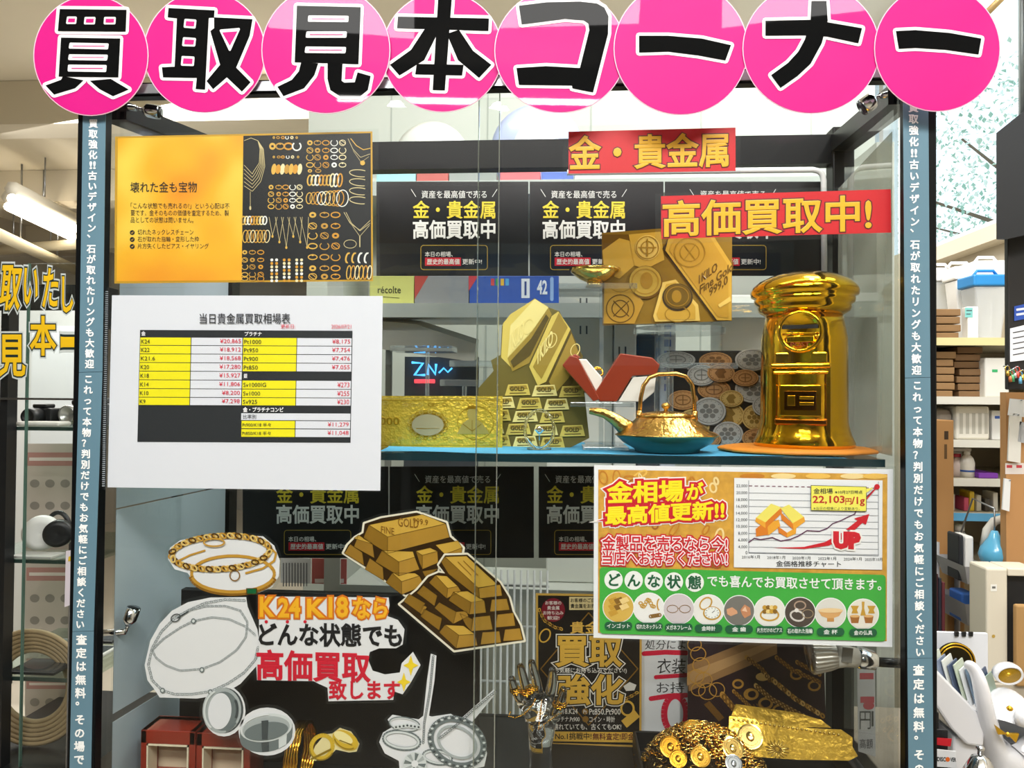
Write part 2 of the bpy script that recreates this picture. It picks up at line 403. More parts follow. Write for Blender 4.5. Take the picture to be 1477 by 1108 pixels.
# ------------------------------------------------------------------ pink discs
PINK = mat('#cf0480', 0.55, 0, 0.3, bump=0.22, bscale=7, crough=0.02, spec=.3); PRIM = mat('#f6c6dd', 0.4)
DBL = mat('#060708', 0.75, 0, 0.1, crough=.02, spec=.06); DWH = mat('#f2f2f6', 0.4)
Z1 = lambda p: ZZ(0, 0, p); Z2 = lambda p: ZZ(360, 0, p); Z3 = lambda p: ZZ(720, 0, p); Z4 = lambda p: ZZ(1077, 0, p)
DISCS = [
 ((131, 80, 83, 87), 2, 'buy', Z1, [[(318,48),(674,52),(669,168),(308,165)],[(325,200),(640,205),(630,412),(312,408)],[(335,405),(445,428),(400,470),(288,504),(242,455),(325,425)],[(478,430),(590,420),(686,477),(602,513),(530,475)]],
   [[(362,94),(403,94),(400,122),(358,122)],[(456,96),(503,96),(500,124),(453,124)],[(560,96),(611,96),(609,124),(558,124)],[(376,233),(573,237),(570,257),(372,253)],[(372,295),(568,297),(565,317),(369,314)],[(368,350),(562,352),(560,378),(366,375)]]),
 ((295, 75, 88, 88), 1, 'take', Z1, [[(897,42),(1143,55),(1140,95),(1112,95),(1092,478),(1042,474),(1048,415),(868,412),(862,358),(930,355),(942,98),(893,92)],[(1140,92),(1345,102),(1330,190),(1258,360),(1335,438),(1288,488),(1208,412),(1135,475),(1100,432),(1172,345),(1120,165),(1140,150)]],
   [[(988,106),(1040,110),(1036,146),(984,142)],[(980,204),(1038,208),(1034,242),(976,240)],[(973,304),(1030,307),(1027,346),(969,344)],[(1176,163),(1272,155),(1224,265)]]),
 ((470, 72, 93, 92), 3, 'see', Z2, [[(252,30),(592,38),(580,342),(240,332)],[(275,330),(365,338),(345,400),(290,470),(180,512),(148,462),(225,425),(262,380)],[(415,335),(495,340),(490,430),(505,440),(560,438),(575,385),(645,405),(630,480),(590,512),(480,512),(430,480),(415,420)]],
   [[(318,88),(522,90),(520,112),(316,110)],[(308,173),(512,173),(510,195),(305,195)],[(303,254),(508,256),(505,278),(300,276)]]),
 ((638, 75, 87, 87), 1, 'book', Z2, [[(790,88),(1275,98),(1272,165),(785,150)],[(1005,-20),(1078,-18),(1040,482),(975,480)],[(935,150),(1012,155),(930,320),(798,402),(748,345),(860,265)],[(1050,180),(1115,158),(1190,270),(1288,345),(1222,415),(1110,320)],[(890,340),(1140,345),(1132,402),(882,396)]], []),
 ((808, 73, 95, 90), 4, 'corner mark', Z3, [[(105,30),(250,12),(430,8),(520,18),(560,40),(582,85),(580,180),(500,492),(390,470),(388,455),(105,452),(92,362),(250,352),(430,362),(480,160),(475,125),(450,108),(350,100),(120,130)]], []),
 ((982, 70, 97, 96), 5, 'bar', Z3, [[(745,190),(900,190),(1080,205),(1235,240),(1205,322),(1060,295),(900,275),(745,280)]], []),
 ((1170, 70, 99, 94), 6, 'cross', Z4, [[(345,5),(425,5),(432,110),(400,230),(340,340),(270,405),(180,468),(130,400),(220,335),(275,275),(310,210),(340,110)],[(100,110),(345,105),(430,118),(615,150),(595,230),(430,195),(330,188),(100,190)]], []),
 ((1352, 70, 91, 91), 7, 'bar', Z4, [[(795,165),(900,160),(1080,175),(1250,205),(1235,290),(1060,265),(900,255),(810,260)]], []),
]
DLAB = ['pink disc sign with boxy kanji of two short legs, first in the row', 'pink disc sign second in the row, glare across its two-part kanji', 'pink disc sign with eye-shaped kanji on two curved legs', 'pink disc sign with tree-like kanji, fourth in the row',
 'pink disc sign with an angular hook shaped katakana opening left', 'pink disc sign with one long dash above the red gold sign', 'pink disc sign with a slanted cross katakana', 'pink disc sign with one dash at the right end by the window']
def discs():
    for i, ((cx, cy, rx, ry), ly, nm, Z, polys, holes) in enumerate(DISCS):
        Y = -0.0165-0.0022*ly
        t = thing('round_sign', DLAB[i], 'sign', at(cx, cy, Y), 'pink disc signs along the cabinet top')
        b = MB(); b.ell(cx, cy, rx, ry, Y, PRIM, 0, 0.0008, 64); b.ell(cx, cy, rx-1.3, ry-1.3, Y-0.0008, PINK, 1, 0, 64); b.build('disc', t)
        b = MB(); y = Y-0.0008
        for p in polys: q = Z(p); b.poly(q, y, DWH, 2); b.line(q, 9.0, y, DWH, 2, True)
        for p in polys: b.poly(Z(p), y, DBL, 3)
        for h in holes:
            q = Z(h); b.poly(q, y, DWH, 4); b.line(q, 3.2, y, DWH, 4, True)
            cx2 = sum(p[0] for p in q)/len(q); cy2 = sum(p[1] for p in q)/len(q)
            b.poly([(cx2+(p[0]-cx2)*.86, cy2+(p[1]-cy2)*(.2 if len(q) == 4 and abs(q[1][0]-q[0][0]) > 40 else .7)) for p in q], y, PINK, 5)
        b.build('character', t)
discs()
# ------------------------------------------------------------------ lettered strips on the posts
def strips():
    sm = mat('#618496', 0.45); tm = mat('#f4f7f8', 0.5)
    A = ['買','取','強','化','!!','古','い','デ','ザ','イ','ン','、','石','が','取','れ','た','リ','ン','グ','も','大','歓','迎']
    Bq = list('これって本物？判別だけでもお気軽にご相談ください'); Cq = list('査定は無料。その場で')
    def seg(chars, c0, c1, q, size, lab, post, Y):
        # q: quad px (tl, tr, br, bl); c0, c1 centre px of first and last character
        t = thing('lettered_strip', lab, 'strip', at((q[0][0]+q[2][0])/2, q[2][1], Y), 'blue grey strips of white lettering')
        b = MB(); b.poly(q, Y, sm, 0, 0.0006); b.build('strip', t)
        b = MB(); N = len(chars)
        for i, ch in enumerate(chars):
            u = i/(N-1); x = c0[0]+(c1[0]-c0[0])*u; y = c0[1]+(c1[1]-c0[1])*u; h = size/2
            if ch in '、。': x += size*.55; y -= size*.55; x -= size*.55 if ch == '、' else size*.5
            if ch == '!!':
                for k in (-1, 1): b.text('!', x+k*2.6-1.3, y-h*.8, x+k*2.6+1.3, y+h*.8, Y-0.0006, tm, 1, 0.03)
            else: b.text(ch, x-h, y-h, x+h, y+h, Y-0.0006, tm, 1, 0.035, em=True)
        b.build('lettering', t)
    Y = -0.0125
    seg(A, (134.5, 178), (129, 525), [(119.5,160),(152.5,160),(147.5,536),(114,537)], 13.2, 'upper blue grey lettered strip on the left post, under the first pink disc', 0, Y)
    seg(Bq, (127.5, 547), (115.5, 901), [(114,537.6),(147.5,536.6),(135,910),(104.5,911)], 13.2, 'middle lettered strip on the left post, beside the white price sheet', 0, Y)
    seg(Cq, (117.5, 923), (114, 1096), [(104.5,911.6),(135,910.6),(131,1125),(100,1125)], 15.5, 'lowest lettered strip on the left post, beside the chrome spotlight', 0, Y)
    seg(A, (1317.5, 155), (1322, 534), [(1302.5,140),(1339,140),(1342,544),(1305.5,545)], 14, 'upper blue grey lettered strip on the right post, under the last pink disc', 0, Y)
    seg(Bq, (1323, 556), (1327, 941), [(1305.5,545.6),(1342,544.6),(1345,949),(1309,950)], 14, 'middle lettered strip on the right post, beside the gold price poster', 0, Y)
    seg(Cq, (1325, 967), (1326, 1150), [(1309,950.6),(1345,949.6),(1347,1170),(1311,1170)], 16, 'lowest lettered strip on the right post, beside the bear figurine', 0, Y)
strips()
# ------------------------------------------------------------------ posters on the front glass
def clear_pouch(t, q, Y, name='laminate'):
    b = MB(); b.poly(q, Y-0.0022, FILM, 0, 0.0003); b.build(name, t)
def ring_row(b, Y, n, xs, ys, rx, ry, mats, wd=1.1):
    for j, y in enumerate(ys):
        for i, x in enumerate(xs):
            m = mats[(i*3+j*5) % len(mats)]; k = (i*7+j*3) % 5
            if k == 0: b.ell(x, y, rx*.8, ry*.85, Y, m, n, N=12); b.ell(x, y, rx*.35, ry*.3, Y, INK, n+1, N=8)
            elif k == 1: b.ring(x, y, rx, ry, wd, Y, m, n, 14, a0=-50, a1=230)
            elif k == 2: b.ring(x, y, rx, ry*.7, wd, Y, m, n, 14); b.ell(x, y-ry*.6, rx*.3, ry*.3, Y, m, n+1, N=8)
            elif k == 3: b.ring(x, y, rx*.9, ry*.9, wd*.8, Y, m, n, 14); b.ring(x, y, rx*.9, ry*.45, wd*.7, Y, m, n, 14, 0.6)
            else: b.ring(x, y, rx, ry*.75, wd*1.2, Y, m, n, 14)
def gold_poster():
    Y = -0.0015
    t = thing('gold_poster', 'gold poster with a black panel of jewellery photos, above the white price sheet', 'poster', at(350, 408, Y))
    b = MB(); b.poly([(166,197),(537,189.5),(538,405.5),(165,409)], Y, mat('#c99a22', 0.4), 0, 0.0004)
    y = Y-0.0004
    gm = bpy.data.materials.new('gold_print'); gm.use_nodes = True; nt = gm.node_tree; p = nt.nodes['Principled BSDF']; p.inputs['Roughness'].default_value = 0.4
    tc = nt.nodes.new('ShaderNodeTexCoord'); mp = nt.nodes.new('ShaderNodeMapping'); mp.inputs['Rotation'].default_value = (0, 0.5, 0); nz = nt.nodes.new('ShaderNodeTexNoise'); nz.inputs['Scale'].default_value = 11; nz.inputs['Detail'].default_value = 1
    cr = nt.nodes.new('ShaderNodeValToRGB'); e = cr.color_ramp.elements; e[0].position = .3; e[0].color = (*lin('#ee9712'), 1); e[1].position = .75; e[1].color = (*lin('#f4e25a'), 1)
    k = cr.color_ramp.elements.new(.5); k.color = (*lin('#f3b31c'), 1)
    nt.links.new(tc.outputs['Object'], mp.inputs[0]); nt.links.new(mp.outputs[0], nz.inputs[0]); nt.links.new(nz.outputs[0], cr.inputs[0]); nt.links.new(cr.outputs[0], p.inputs['Base Color'])
    b.poly([(170,199.5),(351,196),(348.5,404.5),(168,406)], y, gm, 1); b.build('sheet', t)
    b = MB(); b.poly([(351,196),(534.5,192),(535.5,403),(348.5,404.5)], y, mat('#0d0e10', 0.4), 1)
    g = [mat('#e0b24a', 0.4), mat('#d99a2c', 0.4), mat('#efe0b0', 0.4), mat('#c8963a', 0.4), mat('#f0f0ea', 0.4)]
    L = mat('#d8c690', 0.4)
    Z = lambda p: ZZ(360, 0, p); ZB = lambda p: ZZ(360, 280, p)
    # necklace bundle at left
    for k in range(6):
        b.line([(352, 203), (362, 199), (372, 203), (380-k, 215), (382-k*1.6, 240-k), (376-k*2, 262-k*3), (364, 276-k*5), (352, 268-k*6)], .7, y, L, 2)
    b.line([(361, 276), (361, 298)], .6, y, L, 2); b.ell(361, 300, 1.4, 3, y, L, 2)
    ring_row(b, y, 2, [395, 401, 408, 414, 421, 428], [198.5], 2.2, 2.2, g)
    ring_row(b, y, 2, [393, 404, 416, 428], [211], 6, 6, g, 2)
    ring_row(b, y, 2, [395, 402, 408, 415, 422, 430], [226.5], 2.2, 2.2, g)
    for i in range(7): b.ell(395+i*6.2, 244, 3.6, 8-(i % 2), y, g[i % 4], 2+i % 2, N=14, rot=.15)
    ring_row(b, y, 2, [447, 458, 470, 482, 494], [206, 217, 227, 238], 5, 4.5, g)
    ring_row(b, y, 2, [447, 459], [246.5], 4, 3, g)
    ring_row(b, y, 2, [391, 402, 412, 422, 432], [270, 280, 289, 298], 4.4, 4, g)
    for i in range(9): b.ring(447+i*5.4, 260, 3.4, 7.5+(i > 5)*2, 2, y, g[(i*2) % 5], 2, 14, .1)
    for i in range(9): b.ring(446+i*6, 286, 4.4+i*.5, 8+i*.5, 1.3, y, g[(i*3) % 5], 2, 16, .1)
    for k in range(4): b.ring(519, 250+k*13, 15, 5, 1.2, y, L, 2, 20, .1, 60, 300)
    b.line([(502,200),(509,215),(520,227),(534,222)], .7, y, L, 2); b.line([(506,200),(514,210),(524,216),(534,214)], 1.2, y, g[0], 2); b.line([(509,217),(521,234),(532,226)], .5, y, L, 2); b.ell(523, 235, 3.5, 3.5, y, g[0], 3)
    for i in range(8): b.ring(351+i*4.4, 318, 3, 6, 1.8, y, g[(i*2) % 5], 2, 12, .1)
    for i in range(7): b.ring(354+i*5.2, 341, 4, 9, 1.3, y, g[(i*3) % 4], 2, 14, .1)
    for i in range(6):
        x = 388+i*9; b.line([(x, 313), (x+5+i, 340+(i % 3)*8), (x+12, 313)], .6, y, L, 2); b.ell(x+5+i, 341+(i % 3)*8, 1.6, 2.2, y, g[0], 3, N=8)
    ring_row(b, y, 2, [353, 364, 376], [364, 375, 385, 396, 402], 4.6, 3.8, g)
    for i in range(2):
        for j in range(7):
            for k in range(3): b.ell(392+k*18+i*7, 375+j*5, 2.2, 2.2, y, g[(4, 1, 2)[(k+j) % 3]], 2, N=8)
    ring_row(b, y, 2, [451, 468, 484], [310, 326, 340, 355, 371, 387, 399], 6.5, 5, g, 1.4)
    for k in range(2): b.line([(496+k*3,306),(505+k*2,322),(519,332+k),(534,318+k*4)], .7, y, L, 2)
    b.line([(503,318),(519,341),(533,325)], .6, y, L, 2); b.line([(519,341),(519,356)], 1.4, y, L, 2); b.ring(505, 352, 9, 6, .8, y, L, 2)
    for i in range(4): b.ring(502+i*9, 372, 3, 7, 2.4, y, g[(0, 0, 4, 4)[i]], 2, 12, .2, 70, 290)
    for i in range(6): b.ring(503+i*6, 393, 3, 10, 1.5, y, g[i % 3], 2, 12, .1)
    b.build('jewellery_picture', t)
    b = MB(); tm = mat('#2a1d08', 0.5)
    b.text('壊れた金も宝物', 188, 262.5, 284, 278, y, INK, 2, 0.004, dy=-.5)
    for i, (s, x1) in enumerate((('「こんな状態でも売れるの?」という心配は不', 331), ('要です。金そのものの価値を査定するため、製', 330), ('品としての状態は問いません。', 279))):
        b.text(s, 188.5, 292.5+i*10.2, x1, 301+i*10.2, y, tm, 2, 0, dy=.4)
    for i, (s, x1) in enumerate((('切れたネックレスチェーン', 279), ('石が取れた指輪・変形した枠', 287), ('片方失くしたピアス・イヤリング', 301))):
        b.text(s, 198.5, 331+i*10, x1, 339+i*10, y, tm, 2, 0); b.ell(190.7, 335.5+i*10, 3.5, 3.5, y, INK, 2, N=16); b.line([(189.2, 335.5+i*10), (190.4, 336.8+i*10), (192.4, 334+i*10)], .7, y, mat('#e8b23c', .4), 3)
    b.build('lettering', t)
    clear_pouch(t, [(161,193),(546,186),(548,412),(160,416)], Y)
gold_poster()
def price_sheet():
    Y = -0.0045
    t = thing('price_sheet', 'white price table sheet in a clear sleeve, below the gold poster', 'price sheet', at(350, 706, Y))
    b = MB(); b.poly([(161.5,426),(552,427),(548.5,708),(155,703)], Y, mat('#e4e6ef', 0.4), 0, 0.0004); b.build('sheet', t)
    y = Y-0.0004
    def U(x, yy):   # table space: x measured on the top edge row (y 476), lean of the printed table
        k = (yy-476)/160.0; return (x-3.8*k+(x-202)*0.003*k, yy+(x-202)*0.004)
    def R(bm, x0, y0, x1, y1, m, n): bm.poly([U(x0, y0), U(x1, y0), U(x1, y1), U(x0, y1)], y, m, n)
    def T(bm, s, x0, y0, x1, y1, m, n=4, bold=0.0):
        a, c = U(x0, y0), U(x1, y1); bm.text(s, a[0], a[1], c[0], c[1], y, m, n, bold)
    b = MB(); k = mat('#1d2126', 0.45); yl = mat('#f5e900', 0.45); wt = mat('#e4e6ef', 0.4); rd = mat('#cf1f3f', 0.5)
    R(b, 202, 476, 508.5, 637.5, k, 1)
    ry = [486.3, 498.2, 510.5, 523, 535.4, 547.9, 560.6, 573, 584.6]
    c = [202, 276, 350.5, 428.5, 508]
    gold = [('K24', '¥20,865'), ('K22', '¥18,912'), ('K21.6', '¥18,568'), ('K20', '¥17,280'), ('K18', '¥15,927'), ('K14', '¥11,806'), ('K10', '¥8,200'), ('K9', '¥7,298')]
    plat = [('Pt1000', '¥8,175'), ('Pt950', '¥7,754'), ('Pt900', '¥7,476'), ('Pt850', '¥7,055'), None, ('Sv1000IG', '¥273'), ('Sv1000', '¥255'), ('Sv925', '¥230')]
    tx = b
    def cellrow(i0, i1, y0, y1, a, p):
        R(b, c[i0]+.7, y0+.5, c[i0+1]-.5, y1-.5, yl, 2); R(b, c[i1]+.5, y0+.5, c[i1+1]-.5, y1-.5, wt, 2)
        yc = (y0+y1)/2; w = len(a)*4.1 if ' ' not in a else 41
        T(tx, a, c[i0]+2, yc-2.6, c[i0]+2+w, yc+3.2, k)
        w = len(p)*4.35; T(tx, p, c[i1+1]-2.5-w, yc-3.8, c[i1+1]-2.5, yc+3.2, rd)
    for i in range(8):
        cellrow(0, 1, ry[i], ry[i+1], *gold[i])
        if plat[i]: cellrow(2, 3, ry[i], ry[i+1], *plat[i])
    T(tx, '金', 204, 478, 210, 484, WHITE, bold=.02); T(tx, 'プラチナ', 353, 478, 377.5, 484, WHITE, bold=.02); T(tx, '銀', 353, 538.5, 358, 545, WHITE, bold=.02)
    T(tx, '金・プラチナコンビ', 353, 587, 411, 593.5, WHITE, bold=.03)
    R(b, 350.5, 595.5, 507.6, 605.4, wt, 2); T(tx, '比率別', 353, 597.3, 372, 603.7, k)
    cellrow(2, 3, 606, 617.8, 'Pt900/K18 半々', '¥11,279'); cellrow(2, 3, 618, 630, 'Pt850/K18 半々', '¥11,048')
    tx.text('当日貴金属買取相場表', 288, 452, 418.5, 467, y, mat('#24282e', .5), 4, 0.006)
    tx.text('更新日:', 405, 467.6, 426, 474, y, rd, 4); tx.text('2026/07/21', 478, 468.3, 506.5, 474, y, rd, 4)
    b.build('price_table', t)
    b = MB(); b.poly([(150,414),(553,415),(549.5,710),(147,706)], Y-0.0014, FILM, 0, 0.0003); sl = b.build('clear_sleeve', t)
    b = MB()
    for i in range(96): yy = 420+i*2.95; x = 154-(i/96)*5; b.rect(x-2, yy, x+2, yy+1.3, Y-0.0018, mat('#aab4bd', .4), 0)
    b.build('binding_edge', sl)
price_sheet()
def red_sign(q, lam, s, bb, dy, lab, bold):
    Y = 0.0105
    t = thing('red_sign', lab, 'sign', at((q[0][0]+q[1][0])/2, q[2][1], Y), 'red laminated signs on the right glass door')
    b = MB(); b.poly(q, Y, mat('#d60d1b', 0.45), 0, 0.0004); b.build('sheet', t)
    b = MB(); b.text(s, *bb, Y-0.0004, mat('#f7b91c', 0.4), 1, bold, dy=dy, out=(0.028,), omat=(mat('#5c0a08', .5),)); b.build('lettering', t)
    clear_pouch(t, lam, Y)
red_sign([(820,190),(1061,184),(1061,246.5),(820,250.5)], [(812,182),(1068,177),(1068,256),(811,260)], '金・貴金属', (821.5,197,1050,245), -5.5, 'smaller red sign with five yellow characters, upper of the two red signs', 0.022)
red_sign([(953.5,283),(1285,273),(1285.5,335.5),(954,344.5)], [(945,279),(1290,267),(1291,342),(945,352)], '高価買取中!', (957,291,1256,341), -9, 'longer red sign reading with an exclamation mark, lower right of the other', 0.022)
# gold bars printed artwork
def bars_art(b, Z, Y, outline, quads, white=True):
    q = Z(outline)
    if white: b.poly(q, Y, mat('#ece6d2', .4), 0, 0.0006); b.line(q, 4, Y-0.0006, mat('#ece6d2', .4), 0, True)
    y = Y-0.0006 if white else Y
    b.poly([(sum(p[0] for p in q)/len(q)+(x-sum(p[0] for p in q)/len(q))*.985, sum(p[1] for p in q)/len(q)+(z-sum(p[1] for p in q)/len(q))*.985) for x, z in q], y, mat('#33210a', .35), 1)
    C = {'t': mat('#cda544', .35, var=.18, vscale=25), 'l': mat('#8c6820', .35, var=.2, vscale=25), 'f': mat('#ad8431', .35, var=.22, vscale=30), 'd': mat('#463008', .35), 'm': mat('#98722a', .35, var=.2, vscale=25)}
    for k, p in quads:
        b.poly(Z(p), y, C[k], 2); b.line(Z(p), .5, y, C['d'], 3, True, cap=False)
    return y
def gold_price_poster():
    Y = 0.0105
    t = thing('gold_price_poster', 'white bordered gold price poster with chart and green band, lower right', 'poster', at(1072, 930, Y))
    b = MB(); b.poly([(857,671),(1288,677),(1287,933.5),(856,920)], Y, mat('#eceef2', .35), 0, 0.0004); b.build('sheet', t)
    y = Y-0.0004
    b = MB(); b.poly([(863,677.5),(1280,684),(1279,925),(862.5,913)], y, mat('#e3a23c', .4, var=.5, vscale=90), 1)
    gm = [mat('#f2c25a', .4), mat('#c97f1e', .4), mat('#f7dc9a', .4), mat('#a85d16', .4)]
    rnd = random.Random(3)
    for i in range(46):
        x = rnd.uniform(866, 1056); yy = rnd.uniform(681, 815); b.ring(x, yy, rnd.uniform(4, 12), rnd.uniform(2, 6), rnd.uniform(1.5, 3), y, gm[i % 4], 2, 14, rnd.uniform(0, 3))
    for cx in (1085, 1130, 1180, 1230, 1262): b.ell(cx, 687, 18, 4, y, gm[(cx//5) % 4], 2)
    b.build('background_picture', t)
    # headline text
    tx = MB(); cr = mat('#cf1026', .4); wh = mat('#f6f2ee', .4); yl = mat('#ffe713', .4)
    for s, bb, dy in (('金相場', (877,696,985,726), -3), ('が', (991,698,1014,721), -2), ('最高値更新!!', (874,731.5,1044,757), -9)):
        tx.text(s, *bb, y, yl, 3, .035, dy=dy, out=(.16, .105), omat=(wh, cr))
    pk = mat('#f9eef0', .4)
    for s, bb in (('金製品を売るなら今!', (869,773,1049,794)), ('当店へお持ちください!', (869,794.5,1049,814))):
        tx.text(s, *bb, y, cr, 4, .02, dy=2, out=(.15, .07), omat=(cr, pk))
    tx.build('headline', t)
    # chart
    b = MB(); b.poly([(1059,689.5),(1273,693),(1272.5,822),(1058.5,818.5)], y, mat('#f0f1f4', .4), 5)
    gl = mat('#6a707c', .5); ink = mat('#23262b', .5)
    ys = [701, 711, 721, 730.5, 740.5, 750, 759.5, 769.5, 779, 789, 797]
    labs = ['22,000', '20,000', '18,000', '16,000', '14,000', '12,000', '10,000', '8,000', '6,000', '4,000', '0']
    b.line([(1080,693),(1080,798),(1267,802),(1267,695)], .7, y, gl, 6, cap=False)
    for i, (yy, s) in enumerate(zip(ys, labs)):
        if i: b.line([(1080, yy), (1267, yy+3.4)], .5, y, gl, 6, cap=False)
        else:
            for k in range(22): b.line([(1080+k*8.4, yy+k*.15), (1085+k*8.4, yy+k*.15)], 1.2, y, mat('#7a3a52', .5), 6, cap=False)
        w = len(s)*2.65; b.text(s, 1078-w, yy-2.2, 1078, yy+2.6, y, ink, 6)
    for s, x in (('2016年1月', 1083), ('2018年1月', 1119.5), ('2020年1月', 1156), ('2022年1月', 1193), ('2024年1月', 1230), ('2025年10月', 1260)):
        w = 13 if len(s) < 8 else 12.6; b.text(s, x-w, 801+(x-1080)*.02, x+w, 806+(x-1080)*.02, y, ink, 6)
    b.text('金価格推移チャート', 1119.5, 809, 1213, 817.5, y, ink, 6, .01, dy=.6)
    pl = mat('#5b1f4e', .4)
    b.line([(1080,782.5),(1088,776.5),(1097,778.5),(1114,775.5),(1126,780.5),(1140,778),(1152,773),(1164,765.5),(1182,766.5),(1193,762.5),(1201,755.5),(1213,751),(1223,746),(1233,741.5),(1240,725),(1252,715),(1265,702.5)], 1.5, y, pl, 7)
    b.line([(1236,733),(1248,722),(1265,702.5)], 1.8, y, cr, 8); b.ell(1265, 702.3, 4, 4, y, cr, 8)
    # arrow and UP
    b.poly([(1115,790.5),(1160,789),(1190,782),(1215,768),(1237,751),(1232,748),(1254,741.5),(1249,757),(1244,754.5),(1222,774),(1196,787),(1160,792)], y, cr, 7)
    b.text('UP', 1204.5, 769, 1239, 789.5, y, cr, 9, .09, dy=1, out=(.08,), omat=(wh,))
    # gold bars clip art
    gb = {'a': mat('#f3e56a', .4), 'b': mat('#f0a830', .4), 'c': mat('#e07f1e', .4)}
    Z = lambda p: ZZ(1077, 560, p)
    for k, p in (('c', [(48,750),(110,700),(120,780),(50,790)]), ('b', [(110,720),(170,700),(180,735),(115,785)]), ('a', [(50,690),(130,615),(185,635),(100,715)]), ('b', [(50,690),(100,715),(100,745),(45,710)]), ('c', [(100,715),(185,635),(188,665),(105,745)]),
                 ('c', [(165,735),(215,770),(215,795),(170,770)]), ('b', [(215,770),(265,740),(262,775),(215,795)]), ('a', [(180,640),(225,620),(305,685),(245,720)]), ('b', [(245,720),(305,685),(312,710),(250,755)]), ('c', [(180,660),(245,720),(250,755),(185,700)])):
        b.poly(Z(p), y, gb[k], 7)
    b.poly([(1169.5,700),(1250,702),(1250,738),(1169.5,736.5)], y, INK, 10); b.poly([(1170.2,700.8),(1249.3,702.7),(1249.3,737.2),(1170.2,735.8)], y, mat('#f6ee62', .4), 11)
    b.poly([(1249.5,705),(1260,703.5),(1249.5,711)], y, mat('#f6ee62', .4), 11)
    b.text('金相場', 1173.5, 704.5, 1201, 712.5, y, ink, 12, .012); b.text('※10月27日時点', 1204.5, 707.5, 1244, 712.5, y, ink, 12, .01)
    b.text('22,103', 1172.5, 715.5, 1218, 727, y, mat('#c3241c', .4), 12, .025); b.text('円', 1219.5, 719, 1228, 728, y, mat('#c3241c', .4), 12, .02); b.text('/1g', 1228.5, 717, 1247, 730, y, mat('#c3241c', .4), 12, .025)
    b.text('※当日の相場により変動あり。', 1173.5, 731, 1240, 735.5, y, ink, 12, dy=.8); b.build('price_chart', t)
    # green band
    b = MB(); gr = mat('#3fae3f', .4); dg = mat('#0c5c37', .4); wt = mat('#f3f5f2', .4)
    P = b.rrect(865, 818, 1277.5, 914, 5, y, gr, 5, dy=11.5)
    for ch, x, yy in zip('どんな状態', (885, 914, 943, 972, 1002), (836.5, 837.3, 838.3, 839.3, 840.3)):
        b.ell(x, yy, 13.3, 13.6, y, wt, 6); b.text(ch, x-10, yy-10, x+10, yy+10, y, dg, 7, .03, em=True)
    b.text('でも喜んでお買取させて頂きます。', 1020.5, 830, 1271, 846.5, y, wt, 7, .02, dy=5.5)
    xs = [892, 936, 979, 1022, 1066, 1110, 1154, 1198, 1245]; ls = ['インゴット', '切れたネックレス', 'メガネフレーム', '金時計', '金 歯', '片方だけのピアス', '石の取れた指輪', '金 杯', '金の仏具']
    bgs = ['#d9b24e', '#efeeec', '#cfc6ca', '#eceae6', '#77746e', '#eae8e2', '#4c4038', '#e0ddd6', '#e9e4d8']
    G1, G2, G3 = mat('#c99a33', .4), mat('#8a6218', .4), mat('#efd28a', .4)
    for i, (x, s) in enumerate(zip(xs, ls)):
        cy = 876+i*1.25; r = 23; b.ell(x, cy, r, r*.98, y, wt, 6, N=32); b.ell(x, cy, r-1.3, r*.98-1.3, y, mat(bgs[i], .5), 7, N=32)
        if i == 0:
            for k in range(7):
                a = k*1.1; qx, qy = x-8+(k % 3)*8, cy-9+(k//3)*9; b.poly([(qx-7,qy-2),(qx+4,qy-6),(qx+8,qy),(qx-3,qy+5)], y, (G1, G2, G3)[k % 3], 8)
        elif i == 1:
            for k in range(10): b.ring(x-12+k*2.1, cy-7+5*math.sin(k*.9), 2.6, 2.2, 1.5, y, G1, 8, 10)
            for k in range(5): b.ring(x+3+k*3, cy+12-k*.5, 2.6, 2.2, 1.6, y, G2, 8, 10)
            b.ring(x+15, cy-5, 3, 8, 2, y, G1, 8, 12, a0=90, a1=270)
        elif i == 2:
            for k in (-1, 1): b.ring(x+k*9, cy, 8, 5.5, .8, y, G2, 8, 16)
            b.line([(x-1.5, cy-1), (x+1.5, cy-1)], .8, y, G2, 8)
        elif i == 3:
            b.ring(x-4, cy-9, 10, 7, 2, y, G1, 8, 20, -.8); b.ell(x+5, cy+5, 13, 10, y, G1, 8); b.ell(x+5, cy+4.4, 11, 8.4, y, wt, 9)
            for k in range(12): a = k*math.pi/6; b.line([(x+5+8*math.cos(a), cy+4.4+6*math.sin(a)), (x+5+10*math.cos(a), cy+4.4+7.5*math.sin(a))], .7, y, INK, 10)
            b.line([(x+5, cy+4.4), (x+9, cy+1)], .7, y, INK, 10)
        elif i == 4:
            b.poly([(x-18,cy-2),(x-10,cy-5),(x-3,cy),(x-2,cy+4),(x-12,cy+8),(x-17,cy+5)], y, mat('#d9a07a', .4), 8); b.poly([(x+2,cy-1),(x+8,cy-9),(x+16,cy-4),(x+17,cy+6),(x+8,cy+11),(x+4,cy+5)], y, mat('#c98a62', .4), 8); b.poly([(x+4,cy),(x+9,cy-6),(x+12,cy+2)], y, mat('#f0c8a8', .4), 9)
        elif i == 5:
            b.ring(x, cy+5, 13, 8, 2.4, y, G1, 8, 20)
            for k in range(8): b.ell(x-7+(k % 4)*5, cy-6+(k//4)*6, 3.4, 3.2, y, (G1, G2, G3)[k % 3], 9, N=10)
        elif i == 6:
            b.ring(x, cy-10, 8, 6, 2, y, mat('#b59a86', .4), 8, 18); b.ring(x-4, cy+5, 10, 7, 2.6, y, mat('#d8d2cc', .4), 8, 18, .3); b.ell(x-5, cy-3, 3, 3, y, mat('#e9e4e0', .4), 9); b.ring(x+11, cy+2, 8, 6, 1.2, y, mat('#a08a6a', .4), 8, 16)
        elif i == 7:
